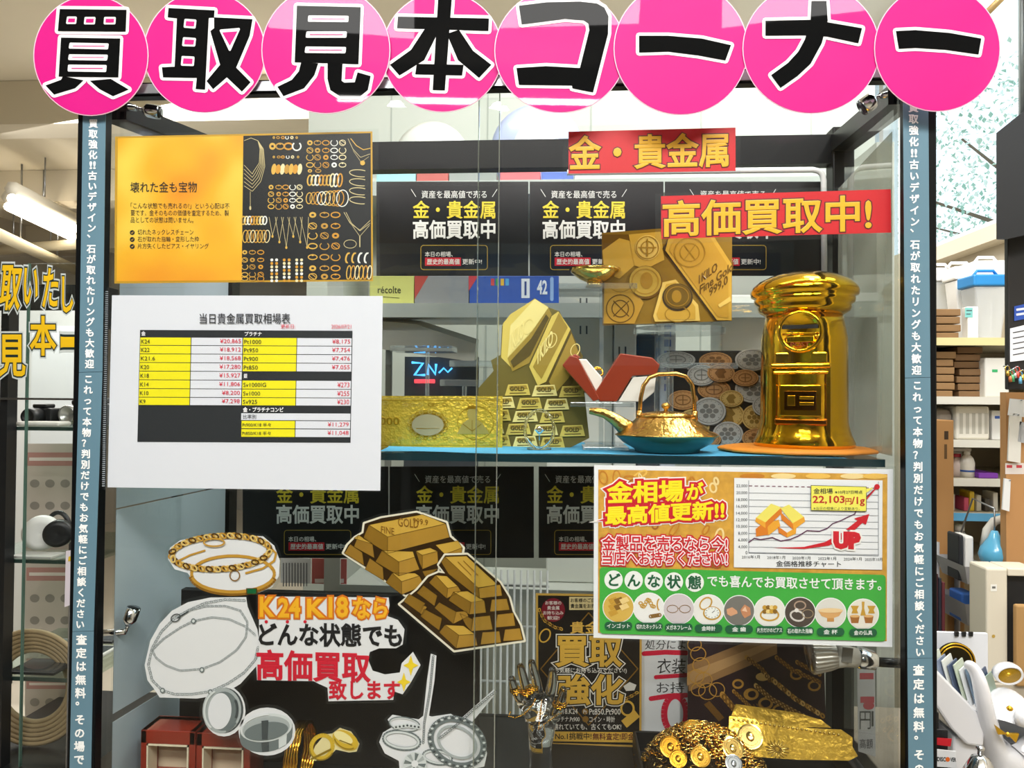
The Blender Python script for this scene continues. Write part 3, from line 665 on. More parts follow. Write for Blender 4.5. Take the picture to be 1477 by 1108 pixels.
            b.poly([(x-18,cy-4),(x+18,cy-4),(x+12,cy+4),(x+4,cy+7),(x-5,cy+7),(x-13,cy+4)], y, mat('#dca86a', .4), 8); b.ell(x, cy-4, 18, 3.4, y, mat('#efcf9c', .4), 9); b.rect(x-5, cy+7, x+5, cy+12, y, mat('#c98f4c', .4), 8)
        else:
            for k in (-12, 12):
                b.poly([(x+k-6,cy-12),(x+k+6,cy-12),(x+k+3,cy-6),(x+k+5,cy-1),(x+k-5,cy-1),(x+k-3,cy-6)], y, G1, 8)
            b.poly([(x-2,cy-18),(x+2,cy-18),(x+1.5,cy-8),(x+4,cy+2),(x-4,cy+2),(x-1.5,cy-8)], y, G1, 8)
            for k in (-12, 8): b.poly([(x+k-7,cy+3),(x+k+7,cy+3),(x+k+5,cy+13),(x+k-5,cy+13)], y, mat('#a4672a', .4), 8); b.ell(x+k, cy+3, 7, 2, y, mat('#e2b070', .4), 9)
        b.rrect(x-20, cy+21, x+20, cy+32.5, 5.5, y, dg, 10)
        w = min(36, len(s)*6.6); b.text(s, x-w/2, cy+23.6, x+w/2, cy+30.2, y, wt, 11, .02)
    b.build('green_panel', t)
    clear_pouch(t, [(855,667),(1293,673),(1291,938),(853,923)], Y-0.003)
gold_price_poster()
# ------------------------------------------------------------------ dark posters on the back of the case
def back_poster(cx, x0, x1, y0, y1, lab, Y):
    t = thing('dark_poster', lab, 'poster', at((x0+x1)/2, y1, Y), 'dark gold buying posters in the back of the cabinet')
    b = MB(); b.rect(x0, y0, x1, y1, Y, mat('#15181a', .3), 0, .001); b.build('sheet', t)
    y = Y-.001; b = MB(); wt = mat('#e8eae6', .5); yl = mat('#e7d23a', .45)
    o = y0-262 if y0 < 400 else y0-673
    ty = lambda v: y0+v
    b.text('資産を最高値で売る', cx-47, ty(13), cx+47, ty(24), y, wt, 1, .004)
    b.line([(cx-62, ty(11)), (cx-55, ty(22))], .8, y, wt, 1); b.line([(cx+62, ty(11)), (cx+55, ty(22))], .8, y, wt, 1)
    b.text('金・貴金属', cx-59, ty(28), cx+59, ty(53), y, yl, 1, .018)
    b.text('高価買取中', cx-59, ty(56), cx+59, ty(82), y, wt, 1, .026)
    ln = mat('#b59a3c', .4)
    P = []
    for ax, ay, a0 in ((cx+44, ty(96), -90), (cx+44, ty(123), 0), (cx-44, ty(123), 90), (cx-44, ty(96), 180)):
        for k in range(4): a = math.radians(a0+k*30); P.append((ax+4*math.cos(a), ay+4*math.sin(a)))
    b.line(P, .9, y, ln, 1, True, cap=False)
    b.text('本日の相場、', cx-42, ty(101), cx-2, ty(108.5), y, wt, 1, .01)
    b.rect(cx-42, ty(109.5), cx+10, ty(121.5), y, mat('#c8202f', .4), 1)
    b.text('歴史的最高値', cx-39, ty(111.5), cx+8, ty(119.5), y, wt, 2, .015); b.text('更新中!', cx+12, ty(111.5), cx+40, ty(119.5), y, wt, 2, .01)
    b.build('lettering', t)
YP = YB-.009
for cx, x0, x1, lab in ((655, 543, 762, 'dark gold buying poster in the upper row, nearest the gold poster'), (842, 764, 957, 'dark gold buying poster in the upper row, behind the gold saucer'), (1057, 959, 1190, 'dark gold buying poster in the upper row, behind the long red sign')):
    back_poster(cx, x0, x1, 262, 398, lab, YP)
for cx, x0, x1, lab in ((458, 350, 560, 'dark gold buying poster half hidden under the white price sheet'), (660, 562, 770, 'dark gold buying poster behind the upper cut-out of gold bars'), (848, 777, 985, 'dark gold buying poster partly behind the gold price poster')):
    back_poster(cx, x0, x1, 673, 805, lab, YP)
def white_frame():
    b = MB(); Y = YP-.006; P = [(818,249),(1172,245),(1181,247),(1186,252),(1188,260),(1189,401)]
    b.tube([at(x, y, Y) for x, y in P], .0042, mat('#e9ecec', .3), 10)
    tag(b.build('white_edging'), 'white rounded edging along the top and right of the upper dark posters', 'frame')
white_frame()
# ------------------------------------------------------------------ things on the shelf
def postbox():
    Y = 0.118; s = spx(Y); c = at(1159, 650, Y); cz = ZC+0.006
    gm = mat('#f0bb26', .11, 1.0, bump=.05, bscale=60)
    t = thing('gold_postbox', 'shiny gold ceramic postbox standing on the orange cushion', 'postbox', (c.x, Y, cz))
    H = lambda py: at(1159, py, Y).z-at(1159, 654, Y).z
    pr = [(66, 654), (67, 648), (62, 636), (58, 620), (57.5, 560), (57, 500), (53, 478), (51, 466)]
    b = MB(); b.lathe([(0.001, cz)]+[(r*s, cz+H(py)) for r, py in pr]+[(0.001, cz+H(466))], (c.x, Y, 0), gm, 48); b.build('body', t)
    pr = [(50, 467), (60, 460), (62, 455), (61, 452), (66, 448), (67, 443), (65, 441), (71, 437.5), (72, 432), (69, 425), (60, 417), (46, 410), (28, 405), (10, 402.5), (.3, 402)]
    b = MB(); b.lathe([(0.001, cz+H(467))]+[(r*s, cz+H(py)) for r, py in pr], (c.x, Y, 0), gm, 48); b.build('cap', t)
    a = math.radians(-22); R = Matrix.Rotation(a, 3, 'Z'); fwd = R @ Vector((0, -1, 0)); rt = R @ Vector((1, 0, 0)); zz = Vector((0, 0, 1))
    RR = Matrix((rt, zz, fwd)).transposed()      # local z -> out of the surface
    def P(u, v, d): return Vector((c.x, Y, 0))+rt*(u*s)+fwd*(d*s)+zz*(cz+H(v))
    rnd = lambda r, d0, d1, v, u=0: [(r*s, 0), (r*s, (d1-d0)*s*.7), ((r-2)*s, (d1-d0)*s)]
    b = MB(); b.lathe([(0.0001, 0), (29*s, 0), (29*s, 9*s), (27*s, 11.5*s), (24*s, 11.5*s), (23*s, 9*s), (0.0001, 9*s)], P(0, 493, 50), gm, 40, RR); d = b.build('emblem_disc', t)
    b = MB(); b.obox(P(0, 487, 60), (44*s, 5*s, 3*s), RR, mat('#0a0704', .5)); b.build('letter_slot', d)
    b = MB(); b.obox(P(0, 504, 59.5), (34*s, 8*s, 4*s), RR, gm); b.obox(P(0, 496, 59.5), (40*s, 2.5*s, 4*s), RR, gm); b.build('plaque', d, .0008)
    def word(tx, u0, u1, v0, v1, dd, mt):
        b = MB(); vs, fs = glyphs(tx, .02); xs = [q[0] for q in vs]; ys = [q[1] for q in vs]
        V = [P(u0+(q[0]-min(xs))/(max(xs)-min(xs))*(u1-u0), v1+(q[1]-min(ys))/(max(ys)-min(ys))*(v0-v1), dd+q[2]*20) for q in vs]
        b.add(V, fs, mt); return b
    word('POST', -12, 12, 508, 514, 61.5, mat('#8a3a12', .4)).build('lettering', d)
    b = MB()
    for u in (-34, 34): b.obox(P(u, 590, 46), (8*s, 100*s, 10*s), RR, gm)
    b.obox(P(0, 540, 52), (76*s, 7*s, 16*s), RR, gm); b.obox(P(0, 549, 54), (70*s, 5*s, 10*s), RR, gm); b.obox(P(0, 536, 50), (66*s, 30*s, 10*s), RR, gm)
    b.build('door_surround', t, .0025, 3)
    b = MB(); b.obox(P(0, 588, 53), (54*s, 44*s, 10*s), RR, gm); dr = b.build('door', t, .002, 3)
    b = MB(); b.obox(P(0, 588, 57.5), (40*s, 26*s, 4*s), RR, mat('#7a4a0c', .15, 1.0)); b.obox(P(-11, 588, 59), (10*s, 14*s, 4*s), RR, gm); b.obox(P(8, 584, 59), (18*s, 4*s, 4*s), RR, gm); b.obox(P(8, 592, 59), (18*s, 4*s, 4*s), RR, gm); b.build('door_relief', dr, .0006)
    b = MB(); b.obox(P(0, 617, 52), (66*s, 9*s, 12*s), RR, mat('#c9761a', .12, 1.0)); b.build('lower_lip', t, .002, 3)
    b = MB()
    for k in range(7):
        v = 625+k*4; b.tube([P(-34, v, 45), P(-18, v, 54.5+k*.5), P(0, v, 57+k*.7), P(18, v, 54.5+k*.5), P(34, v, 45)], 1.6*s, gm, 6)
    b.build('ribs', t)
postbox()
def cushion():
    b = MB(); n = 56; V = []; Fs = []
    c = at(1148, 655, .112); rx = 105*spx(.112)
    rings = ((0.02, .0058), (.6, .006), (.9, .0062), (.985, .0045), (1.0, .0025), (.985, .0006), (.5, .0003), (.02, .0003))
    for r, z in rings:
        for k in range(n):
            a = 2*math.pi*k/n; w = 1+.02*math.sin(9*a)+.015*math.sin(23*a)
            V.append((c.x+rx*r*w*math.cos(a), .112+.077*r*w*math.sin(a), ZC+z))
    for i in range(len(rings)-1):
        for k in range(n): q = (k+1) % n; Fs.append((i*n+k, i*n+q, (i+1)*n+q, (i+1)*n+k))
    Fs = [tuple(reversed(f)) for f in Fs]
    b.add(V, Fs, mat('#e08a2c', .55, bump=.2, bscale=50), True)
    tag(b.build('cushion'), 'orange satin cushion mat under the gold postbox', 'cushion')
cushion()
def teapot():
    Y = .078; s = spx(Y); c = at(962, 656, Y); z = lambda py: ZC+(656-py)*s
    gd = mat('#c9a257', .25, 1.0, bump=.25, bscale=160, var=.25, vscale=60); tl = mat('#1d6a68', .3, .3, .4)
    t = thing('teapot', 'small flattened gold and teal teapot with arched handle', 'teapot', (c.x, Y, ZC))
    b = MB(); b.lathe([(.001, z(656)), (44*s, z(656)), (46*s, z(652)), (62*s, z(643)), (71.5*s, z(634)), (72*s, z(632.6))], (c.x, Y, 0), tl, 44, sy=.8); b.build('lower_body', t)
    b = MB(); b.lathe([(72*s, z(632.5)), (70*s, z(631)), (60*s, z(625)), (50*s, z(616)), (42*s, z(609)), (37*s, z(606.5)), (.001, z(606))], (c.x-2*s, Y, 0), gd, 44, sy=.8); b.build('upper_body', t)
    b = MB(); b.lathe([(38*s, z(606.8)), (37.5*s, z(604)), (30*s, z(600.5)), (14*s, z(598.5)), (.001, z(598))], (c.x-2*s, Y, 0), gd, 36, sy=.8); l = b.build('lid', t)
    b = MB(); b.lathe([(3*s, z(598.6)), (2.5*s, z(596)), (6*s, z(593)), (6.5*s, z(590)), (4*s, z(587)), (.001, z(586.2))], (c.x-2*s, Y, 0), gd, 20); b.build('knob', l)
    pt = lambda x, y, dy=0: (at(x, 600, Y).x, Y+dy, z(y))
    b = MB(); b.tube([pt(912, 627), pt(898, 619), pt(886, 610), pt(872, 602.5), pt(860, 600), pt(850, 599)], [13*s, 11*s, 8.5*s, 7*s, 6*s, 4.5*s], gd, 14); b.build('spout', t)
    b = MB(); b.tube([pt(912, 630), pt(898, 623.5), pt(887, 615), pt(874, 608)], [11*s, 9*s, 6*s, 3*s], tl, 12); b.build('spout_underside', t)
    hm = mat('#c79a55', .25, 1.0)
    b = MB(); b.tube([pt(922, 607), pt(924, 580), pt(928, 562), pt(936, 551), pt(949, 546), pt(975, 545), pt(989, 549), pt(998, 560), pt(1001, 580), pt(1002, 607)], 3.1*s, hm, 10); b.build('handle', t)
    for x in (922, 1002):
        b = MB(); b.rod(pt(x, 613), pt(x, 598), 4.4*s, hm, 12); b.build('handle_lug', t)
teapot()
def ring_box():
    Y0 = .115; s = spx(Y0); base = at(868, 580, Y0)
    # stand first
    stand('acrylic stand carrying the open red ring box', (822, 912), 580, 6, Y0, .055, 880, 14, (840, 905))
    t = thing('ring_box', 'open red lacquered ring box with a gold ring', 'ring box', (base.x, Y0, base.z+.0008))
    zt = base.z+.0008
    rd = mat('#8a3520', .25, 0, .5, var=.12, vscale=20); wt = mat('#e6e0d6', .6)
    def W(x, y, Y): p = at(x, y, Y0); return (p.x, Y, max(p.z, zt))
    def prism(b, pts, Ya, Yb, mt, mtf=None, dx=0):
        n = len(pts); A = [W(x, y, Ya) for x, y in pts]; B = [W(x+dx, y, Yb) for x, y in pts]
        b.add(A+B, [tuple(reversed(range(n)))]+[tuple(range(n, 2*n))]+[(i, (i+1) % n, n+(i+1) % n, n+i) for i in range(n)], mt)
    b = MB(); prism(b, [(822, 514), (811, 528), (855, 579.5), (864, 576), (833, 517)], Y0-.022, Y0+.026, rd); prism(b, [(822, 514), (833, 517), (838, 514), (830, 509)], Y0+.02, Y0+.028, rd); b.build('tray', t, .001)
    b = MB(); prism(b, [(834, 519), (845, 519), (868, 546), (864, 574)], Y0-.017, Y0+.022, wt); cu = b.build('cushion', t, .0012)
    c = at(863, 536, Y0-.010)
    b = MB(); R = Matrix.Rotation(math.radians(60), 3, 'X') @ Matrix.Rotation(math.radians(20), 3, 'Y')
    b.tube([Vector(c)+R @ Vector((7*s*math.cos(a*.3927), 7*s*math.sin(a*.3927), 0)) for a in range(16)], 1.1*s, GOLD, 6, True)
    for k in (-3, 0, 3): b.lathe([(.0001, -2*s), (1.8*s, 0), (.0001, 2*s)], (c.x+k*s, Y0-.014, c.z+3.4*s), GOLD, 8)
    b.build('ring', t)
    b = MB(); prism(b, [(893, 511), (938, 517), (949, 527), (944, 541), (910, 543), (888, 579.5), (864, 579.5), (856, 568)], Y0-.02, Y0+.026, rd); ld = b.build('lid', t, .0012)
    b = MB(); prism(b, [(911, 545), (944, 542), (941, 566), (925, 579.5), (890, 579.5)], Y0-.0185, Y0+.022, wt); b.build('lid_lining', ld, .001)
def stand(lab, px, py, th, Y, dep, cx, cw, bx, zbase=None, disc=False):
    s = spx(Y); a, c = at(px[0], py, Y), at(px[1], py, Y); z0 = ZC if zbase is None else zbase
    zt = a.z; tt = th*s; xm = at(cx, py, Y).x
    t = thing('acrylic_stand', lab, 'display stand', (xm, Y, z0), 'clear acrylic display stands')
    b = MB()
    if disc: b.lathe([(.0001, zt-tt), ((c.x-a.x)/2, zt-tt), ((c.x-a.x)/2, zt), (.0001, zt)], ((a.x+c.x)/2, Y, 0), ACRYL, 32, smooth=False, sy=.75)
    else: b.box((a.x, Y-dep/2, zt-tt), (c.x, Y+dep/2, zt), ACRYL)
    b.build('top_plate', t, .0006)
    b = MB(); b.box((xm-cw*s/2, Y-.006, z0+4*s), (xm+cw*s/2, Y+.006, zt-tt), ACRYL); b.build('column', t, .0005)
    a2, c2 = at(bx[0], py, Y), at(bx[1], py, Y); b = MB(); b.box((a2.x, Y-dep/2, z0), (c2.x, Y+dep/2, z0+4*s), ACRYL); b.build('base_plate', t, .0005)
ring_box()
stand('acrylic stand holding up the gold saucer', (806, 915), 415, 8, .165, .08, 868, 6, (845, 900))
stand('round acrylic stand below the picture of bullion and coins', (914, 1046), 473, 9, .206, .056, 955, 20, (930, 985), disc=True)
stand('low acrylic step behind the teapot handle', (950, 1060), 524, 8, .152, .036, 966, 9, (945, 990))
stand('acrylic step behind the gold banknote, leftmost', (568, 656), 500, 8, .225, .05, 617, 4, (595, 640))
stand('acrylic step behind the gold banknote, middle height', (652, 738), 521, 9, .205, .05, 700, 5, (680, 722))
stand('acrylic step behind the gold banknote, lowest', (638, 730), 548, 9, .180, .04, 670, 5, (650, 692))
def saucer():
    Y = .165; s = spx(Y); c = at(858, 415, Y); z = lambda py: c.z+(415-py)*s+.0004
    gm = mat('#d9b95a', .12, 1.0)
    t = thing('gold_saucer', 'small shallow gold saucer on a clear acrylic stand', 'saucer', (c.x, Y, z(415)))
    b = MB(); b.lathe([(.001, z(408)), (12*s, z(407.5)), (22*s, z(403)), (34*s, z(394)), (37*s, z(389)), (36*s, z(389)), (32*s, z(394)), (20*s, z(401.5)), (8*s, z(404.5)), (.001, z(405))], (c.x, Y, 0), gm, 40); b.build('bowl', t)
    b = MB(); b.lathe([(14*s, z(415)), (11*s, z(411)), (11.5*s, z(407.4)), (.001, z(407.3))], (c.x, Y, 0), gm, 28); b.build('foot', t)
saucer()
def coin_face(b, cx, cy, rx, ry, Y, hexes, n, th=0):
    a, c, d = (mat(h, .35, .4) for h in hexes)
    b.ell(cx+1, cy+1.5, rx, ry, Y, d, n, N=24); b.ell(cx, cy, rx, ry, Y, a, n+1, N=24); b.ring(cx, cy, rx*.86, ry*.86, .9, Y, c, n+2, 22)
    r = random.Random(int(cx*7+cy)); k = r.randint(0, 2)
    if k == 0: b.poly([(cx-rx*.2, cy+ry*.55), (cx-rx*.45, cy), (cx-rx*.2, cy-ry*.5), (cx+rx*.15, cy-ry*.55), (cx+rx*.4, cy-ry*.1), (cx+rx*.2, cy+ry*.1), (cx+rx*.3, cy+ry*.55)], Y, c, n+2)
    elif k == 1:
        for q in range(6): an = q*1.047; b.ell(cx+rx*.4*math.cos(an), cy+ry*.4*math.sin(an), rx*.18, ry*.18, Y, c, n+2, N=8)
        b.ell(cx, cy, rx*.2, ry*.2, Y, c, n+2, N=10)
    else:
        b.ring(cx, cy, rx*.5, ry*.5, 1.4, Y, c, n+2, 16); b.line([(cx, cy-ry*.45), (cx, cy+ry*.45)], 1.4, Y, c, n+2); b.line([(cx-rx*.3, cy), (cx+rx*.3, cy)], 1.2, Y, c, n+2)
    for q in range(18): an = q*.349; b.line([(cx+rx*.7*math.cos(an), cy+ry*.7*math.sin(an)), (cx+rx*.78*math.cos(an), cy+ry*.78*math.sin(an))], .6, Y, d, n+2, cap=False)
def coin_picture():
    Y = .238; t = thing('coin_picture', 'photo board of silver and bronze coins behind the teapot', 'picture', at(1040, 648, Y))
    b = MB(); b.rect(962, 506, 1130, 647, Y, mat('#1c1a18', .35), 0, .002); y = Y-.002
    SV, BZ, GO = ('#b3b1aa', '#77756f', '#4c4a46'), ('#b98a58', '#7c5630', '#4c3218'), ('#c6a765', '#8a6d34', '#54421e')
    L = [(975, 519, 28, 12, SV), (1032, 521, 24, 13, BZ), (1085, 519, 25, 16, SV), (1012, 541, 21, 15, SV), (1040, 538, 20, 13, BZ), (1075, 545, 19, 12, BZ), (1030, 562, 24, 14, BZ), (1087, 561, 27, 20, SV), (985, 577, 22, 14, BZ), (1055, 575, 17, 12, GO), (1105, 585, 20, 16, SV), (1023, 593, 24, 20, SV), (1052, 599, 22, 18, GO), (1088, 602, 18, 18, GO), (1000, 612, 24, 22, GO), (1050, 626, 22, 18, SV), (1092, 632, 22, 14, BZ), (1020, 634, 20, 12, BZ), (975, 640, 16, 8, SV)]
    for i, (cx, cy, rx, ry, hx) in enumerate(L): coin_face(b, cx, cy, rx, ry, y, hx, 1+3*(i % 6))
    b.build('picture_board', t)
coin_picture()
def bullion_picture():
    Y = .172; s = spx(Y)
    t = thing('bullion_picture', 'photo board of gold bullion bars and coins below the long red sign', 'picture', at(962, 470, Y))
    b = MB(); q = [(868,336),(1056,322),(1055.5,463),(869,469.5)]; b.poly(q, Y, mat('#8a6a1c', .3, var=.2, vscale=40), 0, .002); y = Y-.002
    Z = lambda p: ZZ(720, 280, p)
    A, Bm, C, D = mat('#c9a03c', .3), mat('#a37c24', .3), mat('#6b4c10', .3), mat('#e0bf62', .3); K = mat('#3a2a0e', .4)
    b.poly(Z([(550,215),(690,215),(720,250),(600,340),(550,400)]), y, C, 1); b.poly(Z([(550,300),(640,235),(700,250),(720,380),(640,450),(560,420)]), y, A, 1)
    b.poly(Z([(690,215),(860,200),(880,350),(780,400),(720,380)]), y, A, 2); b.ell(*Z([(790,285)])[0], 18, 18, y, D, 3); b.ring(*Z([(790,285)])[0], 16, 16, 1.5, y, Bm, 4); b.ring(*Z([(790,285)])[0], 9, 9, 1.5, y, Bm, 4)
    b.line(Z([(745,285),(835,285)]), 2, y, Bm, 5); b.line(Z([(790,240),(790,330)]), 2, y, Bm, 5)
    b.poly(Z([(910,235),(1130,225),(1238,390),(1238,672),(1150,672),(870,290)]), y, K, 4)
    b.poly(Z([(905,225),(1130,205),(1238,372),(1238,672),(1160,672),(885,300)]), y, A, 5); b.poly(Z([(930,240),(1120,225),(1220,380),(1222,660),(1165,655),(905,300)]), y, mat('#bd9232', .3), 6)
    b.ring(*Z([(1015,310)])[0], 22, 21, 1.6, y, Bm, 7); b.ring(*Z([(1015,310)])[0], 14, 13, 1.4, y, Bm, 7); b.line(Z([(985,270),(1045,350)]), 1.6, y, Bm, 7); b.line(Z([(1045,270),(985,350)]), 1.6, y, Bm, 7)
    for s_, p0, h in (('1KILO', (1065,470), 13), ('Fine Gold', (1070,525), 13), ('999,0', (1120,545), 15)):
        x, yy = Z([p0])[0]; w = len(s_)*6.2; b.text(s_, x, yy-h*.8, x+w*.85, yy+2, y, C, 8, .02, dy=-w*.62)
    b.poly(Z([(1165,590),(1230,545),(1235,570),(1175,605)]), y, D, 7)
    b.ell(*Z([(780,470)])[0], 24, 24, y, C, 6); b.ell(*Z([(778,465)])[0], 23, 22, y, mat('#b6963a', .3), 7); b.ring(*Z([(778,465)])[0], 19, 18, 1.2, y, Bm, 8); b.ell(*Z([(785,460)])[0], 9, 12, y, Bm, 8)
    b.poly(Z([(560,470),(700,480),(770,580),(720,690),(555,690)]), y, mat('#b88e30', .3), 5); b.ring(*Z([(645,610)])[0], 20, 20, 1.5, y, C, 6); b.ring(*Z([(645,610)])[0], 12, 12, 1.5, y, C, 6); b.line(Z([(610,570),(690,650)]), 1.5, y, C, 6); b.line(Z([(690,570),(610,650)]), 1.5, y, C, 6)
    b.poly(Z([(870,470),(940,455),(1060,590),(1070,675),(830,680),(820,650)]), y, D, 6); b.poly(Z([(890,480),(940,470),(1045,600),(1045,668),(850,668),(838,640)]), y, A, 7)
    b.ell(*Z([(950,550)])[0], 22, 20, y, K, 8); b.ell(*Z([(950,545)])[0], 20, 18, y, mat('#6e5418', .3), 9); b.ring(*Z([(950,545)])[0], 16, 14, 1.2, y, Bm, 10); b.ell(*Z([(945,545)])[0], 7, 9, y, Bm, 10)
    b.ring(*Z([(950,640)])[0], 18, 11, 1.3, y, Bm, 8)
    b.build('picture_board', t)
    # small easel leg resting on the round acrylic stand
    b = MB(); a = at(960, 469, Y+.001); e = at(975, 473, .2); b.box((a.x-.012, Y+.0002, e.z+.0005), (a.x+.012, Y+.022, e.z+.004), ACRYL); b.build('easel', t)
bullion_picture()
def bars_board():
    Y = .148
    t = thing('bullion_cutout', 'large cut-out photo of stacked stamped gold bars standing on the shelf', 'cut-out', at(770, 645, Y))
    out = [(771,430),(790,443),(807,449),(823,482),(841,514),(838,520),(850,632),(822,646),(690,647),(690,560),(712,535),(708,520),(722,512),(724,470),(745,452)]
    b = MB(); b.poly(out, Y, mat('#6b6028', .4), 0, .002); y = Y-.002; Z = lambda p: ZZ(720, 280, p); Zb = lambda p: ZZ(720, 560, p)
    A, Bm, C, D, K = mat('#d2bd5c', .35), mat('#9c8434', .35), mat('#57491a', .35), mat('#e6d88a', .35), mat('#2c2712', .4)
    b.poly(Z([(190,558),(260,600),(150,830),(75,935),(10,870),(20,690),(60,640)]), y, A, 1); b.poly(Z([(190,558),(262,605),(175,730),(45,870),(60,700)]), y, D, 2)
    b.poly(Z([(262,605),(280,640),(160,900),(70,945),(45,875),(170,740)]), y, Bm, 3); b.poly(Z([(250,640),(265,660),(165,860),(75,925),(60,890),(170,770)]), y, C, 4)
    b.text('1KILO', *Z([(60,750)])[0], *Z([(130,840)])[0], y, D, 5, .03, dy=-22); b.ring(*Z([(155,705)])[0], 7, 11, 1.3, y, D, 5, rot=.4)
    b.poly(Z([(315,625),(380,720),(250,1000),(205,1020),(160,920),(280,650)]), y, A, 4); b.poly(Z([(318,632),(365,710),(225,985),(180,920)]), y, Bm, 5)
    b.text('1KILO', *Z([(205,830)])[0], *Z([(285,905)])[0], y, D, 6, .03, dy=-30); b.ring(*Z([(278,780)])[0], 7, 11, 1.3, y, D, 6, rot=.4)
    b.poly(Z([(380,720),(440,860),(390,1010),(310,1090),(250,1010)]), y, C, 4); b.poly(Z([(385,740),(425,850),(370,980),(300,1060),(265,1000)]), y, Bm, 5); b.ring(*Z([(405,830)])[0], 6, 9, 1.2, y, D, 6, rot=.4)
    for r_ in range(5):
        y0 = 556+r_*18.5; n_ = 3 if r_ < 2 else 4; w = 37
        xs0 = (728 if r_ == 0 else 716 if r_ == 1 else 700)-(r_ % 2)*10
        for k in range(n_):
            x0 = xs0+k*(w+2); x1 = x0+w; dy = (k-1)*1.2
            if x1 > 849 or x0 < 689: continue
            b.poly([(x0+5, y0+dy), (x1-4, y0+dy-1), (x1, y0+15+dy), (x0, y0+16+dy)], y, (A, D)[(k+r_) % 2], 6); b.poly([(x0+7, y0+2+dy), (x1-6, y0+1+dy), (x1-4, y0+6+dy), (x0+6, y0+7+dy)], y, Bm, 7)
            b.text('GOLD', x0+8, y0+3+dy, x1-9, y0+9+dy, y, C, 8, .04); b.line([(x0+7, y0+12.5+dy), (x1-6, y0+12+dy)], 1.2, y, C, 7, cap=False)
    b.build('printed_board', t)
    b = MB(); a = at(770, 640, Y); b.box((a.x-.01, Y+.0004, ZC), (a.x+.01, Y+.018, ZC+.06), mat('#d8d4c8', .6)); b.build('support', t)
bars_board()
def banknote():
    Y = .122
    t = thing('gold_banknote', 'embossed gold foil banknote plate standing beside the glass door edges', 'banknote', at(637, 649, Y))
    gm = mat('#e8c646', .33, .6, bump=.22, bscale=240); g2 = mat('#cfa32c', .32, .9); g3 = mat('#f3dc7c', .3, .8); g4 = mat('#b9ac84', .45, .5)
    b = MB(); q = [(470,571),(725,571.5),(724.5,649.5),(470,648.5)]; b.poly(q, Y, gm, 0, .0016); b.build('plate', t); y = Y-.0016
    b = MB(); b.line([(475,574.5),(721,575),(720.5,646),(475,645)], 1.0, y, g3, 1, True); b.line([(478,577.5),(718,578),(717.5,643),(478,642)], .7, y, g2, 1, True)
    b.ell(617, 613, 26, 18, y, g2, 1); b.ell(617, 613, 23, 15.5, y, g4, 2)
    for k in range(26): a = k*2*math.pi/26; b.ring(617+26.5*math.cos(a), 613+19*math.sin(a), 3, 2.6, .8, y, (g3, g2)[k % 2], 3, 10)
    b.text('10000', 532, 602, 576, 613, y, g2, 1, .02)
    for k in range(7): b.line([(600, 618+k*.1), (634, 618)], .5, y, g2, 3)
    # generic robed bust relief
    b.ell(681, 597, 7, 9, y, g3, 2); b.poly([(672,592),(675,586),(688,586),(690,595),(687,590),(676,590)], y, g2, 3); b.poly([(659,626),(668,610),(677,604),(686,604),(696,611),(706,626)], y, g3, 2); b.line([(668,612),(681,622),(694,612)], 1, y, g2, 3); b.line([(681,606),(681,626)], .8, y, g2, 3)
    b.ring(686, 610, 26, 24, .7, y, g2, 1, 30)
    rnd = random.Random(5)
    for k in range(30): x = rnd.uniform(556, 715); yy = rnd.choice([581, 584, 637, 640, 633]); b.ring(x, yy, 4, 2.2, .6, y, (g3, g2)[k % 2], 1, 10)
    b.build('relief', t)
banknote()
def glass_ornament():
    Y = .085; s = spx(Y); c = at(778, 622, Y); gl = mat('#f6fafa', .02, trans=1.0, ior=1.45)
    t = thing('glass_ornament', 'clear glass hoop ornament with a heart in the middle', 'ornament', (c.x, Y, ZC))
    zc = ZC+29.5*s
    b = MB(); P = []
    for k in range(28): a = k*2*math.pi/28; P.append((c.x+21*s*math.cos(a), Y+.006*math.sin(a), zc+27*s*math.sin(a)))
    b.tube(P, [(2.3+.4*math.sin(k*2.2))*s for k in range(28)], gl, 8, True); b.build('hoop', t)
    b = MB(); b.lathe([(.0003, 5*s), (4*s, 3*s), (7*s, 0), (4*s, -4*s), (.0003, -7*s)], (c.x, Y, zc-1*s), gl, 6, smooth=False, sy=.6); b.build('heart', t)
    b = MB(); b.tube([(c.x-17*s, Y, ZC+1.4*s), (c.x, Y-.006, ZC+1.4*s), (c.x+17*s, Y, ZC+1.4*s)], 1.5*s, gl, 8); b.tube([(c.x, Y, zc-8*s), (c.x, Y, zc-27*s)], .8*s, gl, 6); b.build('foot', t)
glass_ornament()
# ------------------------------------------------------------------ lower compartment
YC = .0245                                  # cut-outs hang on the inside of the glass
def film_outline(t, pts, Y, grow=5):
    cx = sum(p[0] for p in pts)/len(pts); cy = sum(p[1] for p in pts)/len(pts); q = []
    for x, y in pts:
        d = math.hypot(x-cx, y-cy) or 1; q.append((x+(x-cx)/d*grow, y+(y-cy)/d*grow))
    b = MB(); b.poly(q, Y+.0012, FILM, 0, .0003); b.build('laminate', t)
def cutout(name, lab, outline, Y, white='#e9eaee'):
    t = thing(name, lab, 'cut-out', at(sum(p[0] for p in outline)/len(outline), max(p[1] for p in outline), Y), 'laminated cut-outs in the lower compartment')
    b = MB(); b.poly(outline, Y, mat(white, .4), 0, .0006); b.build('sheet', t); film_outline(t, outline, Y)
    return t, Y-.0006
ZL = lambda p: ZZ(0, 808, p); ZM = lambda p: ZZ(360, 808, p); ZR = lambda p: ZZ(720, 808, p); ZRR = lambda p: ZZ(1077, 808, p); ZU = lambda p: ZZ(0, 560, p); ZMU = lambda p: ZZ(360, 560, p)
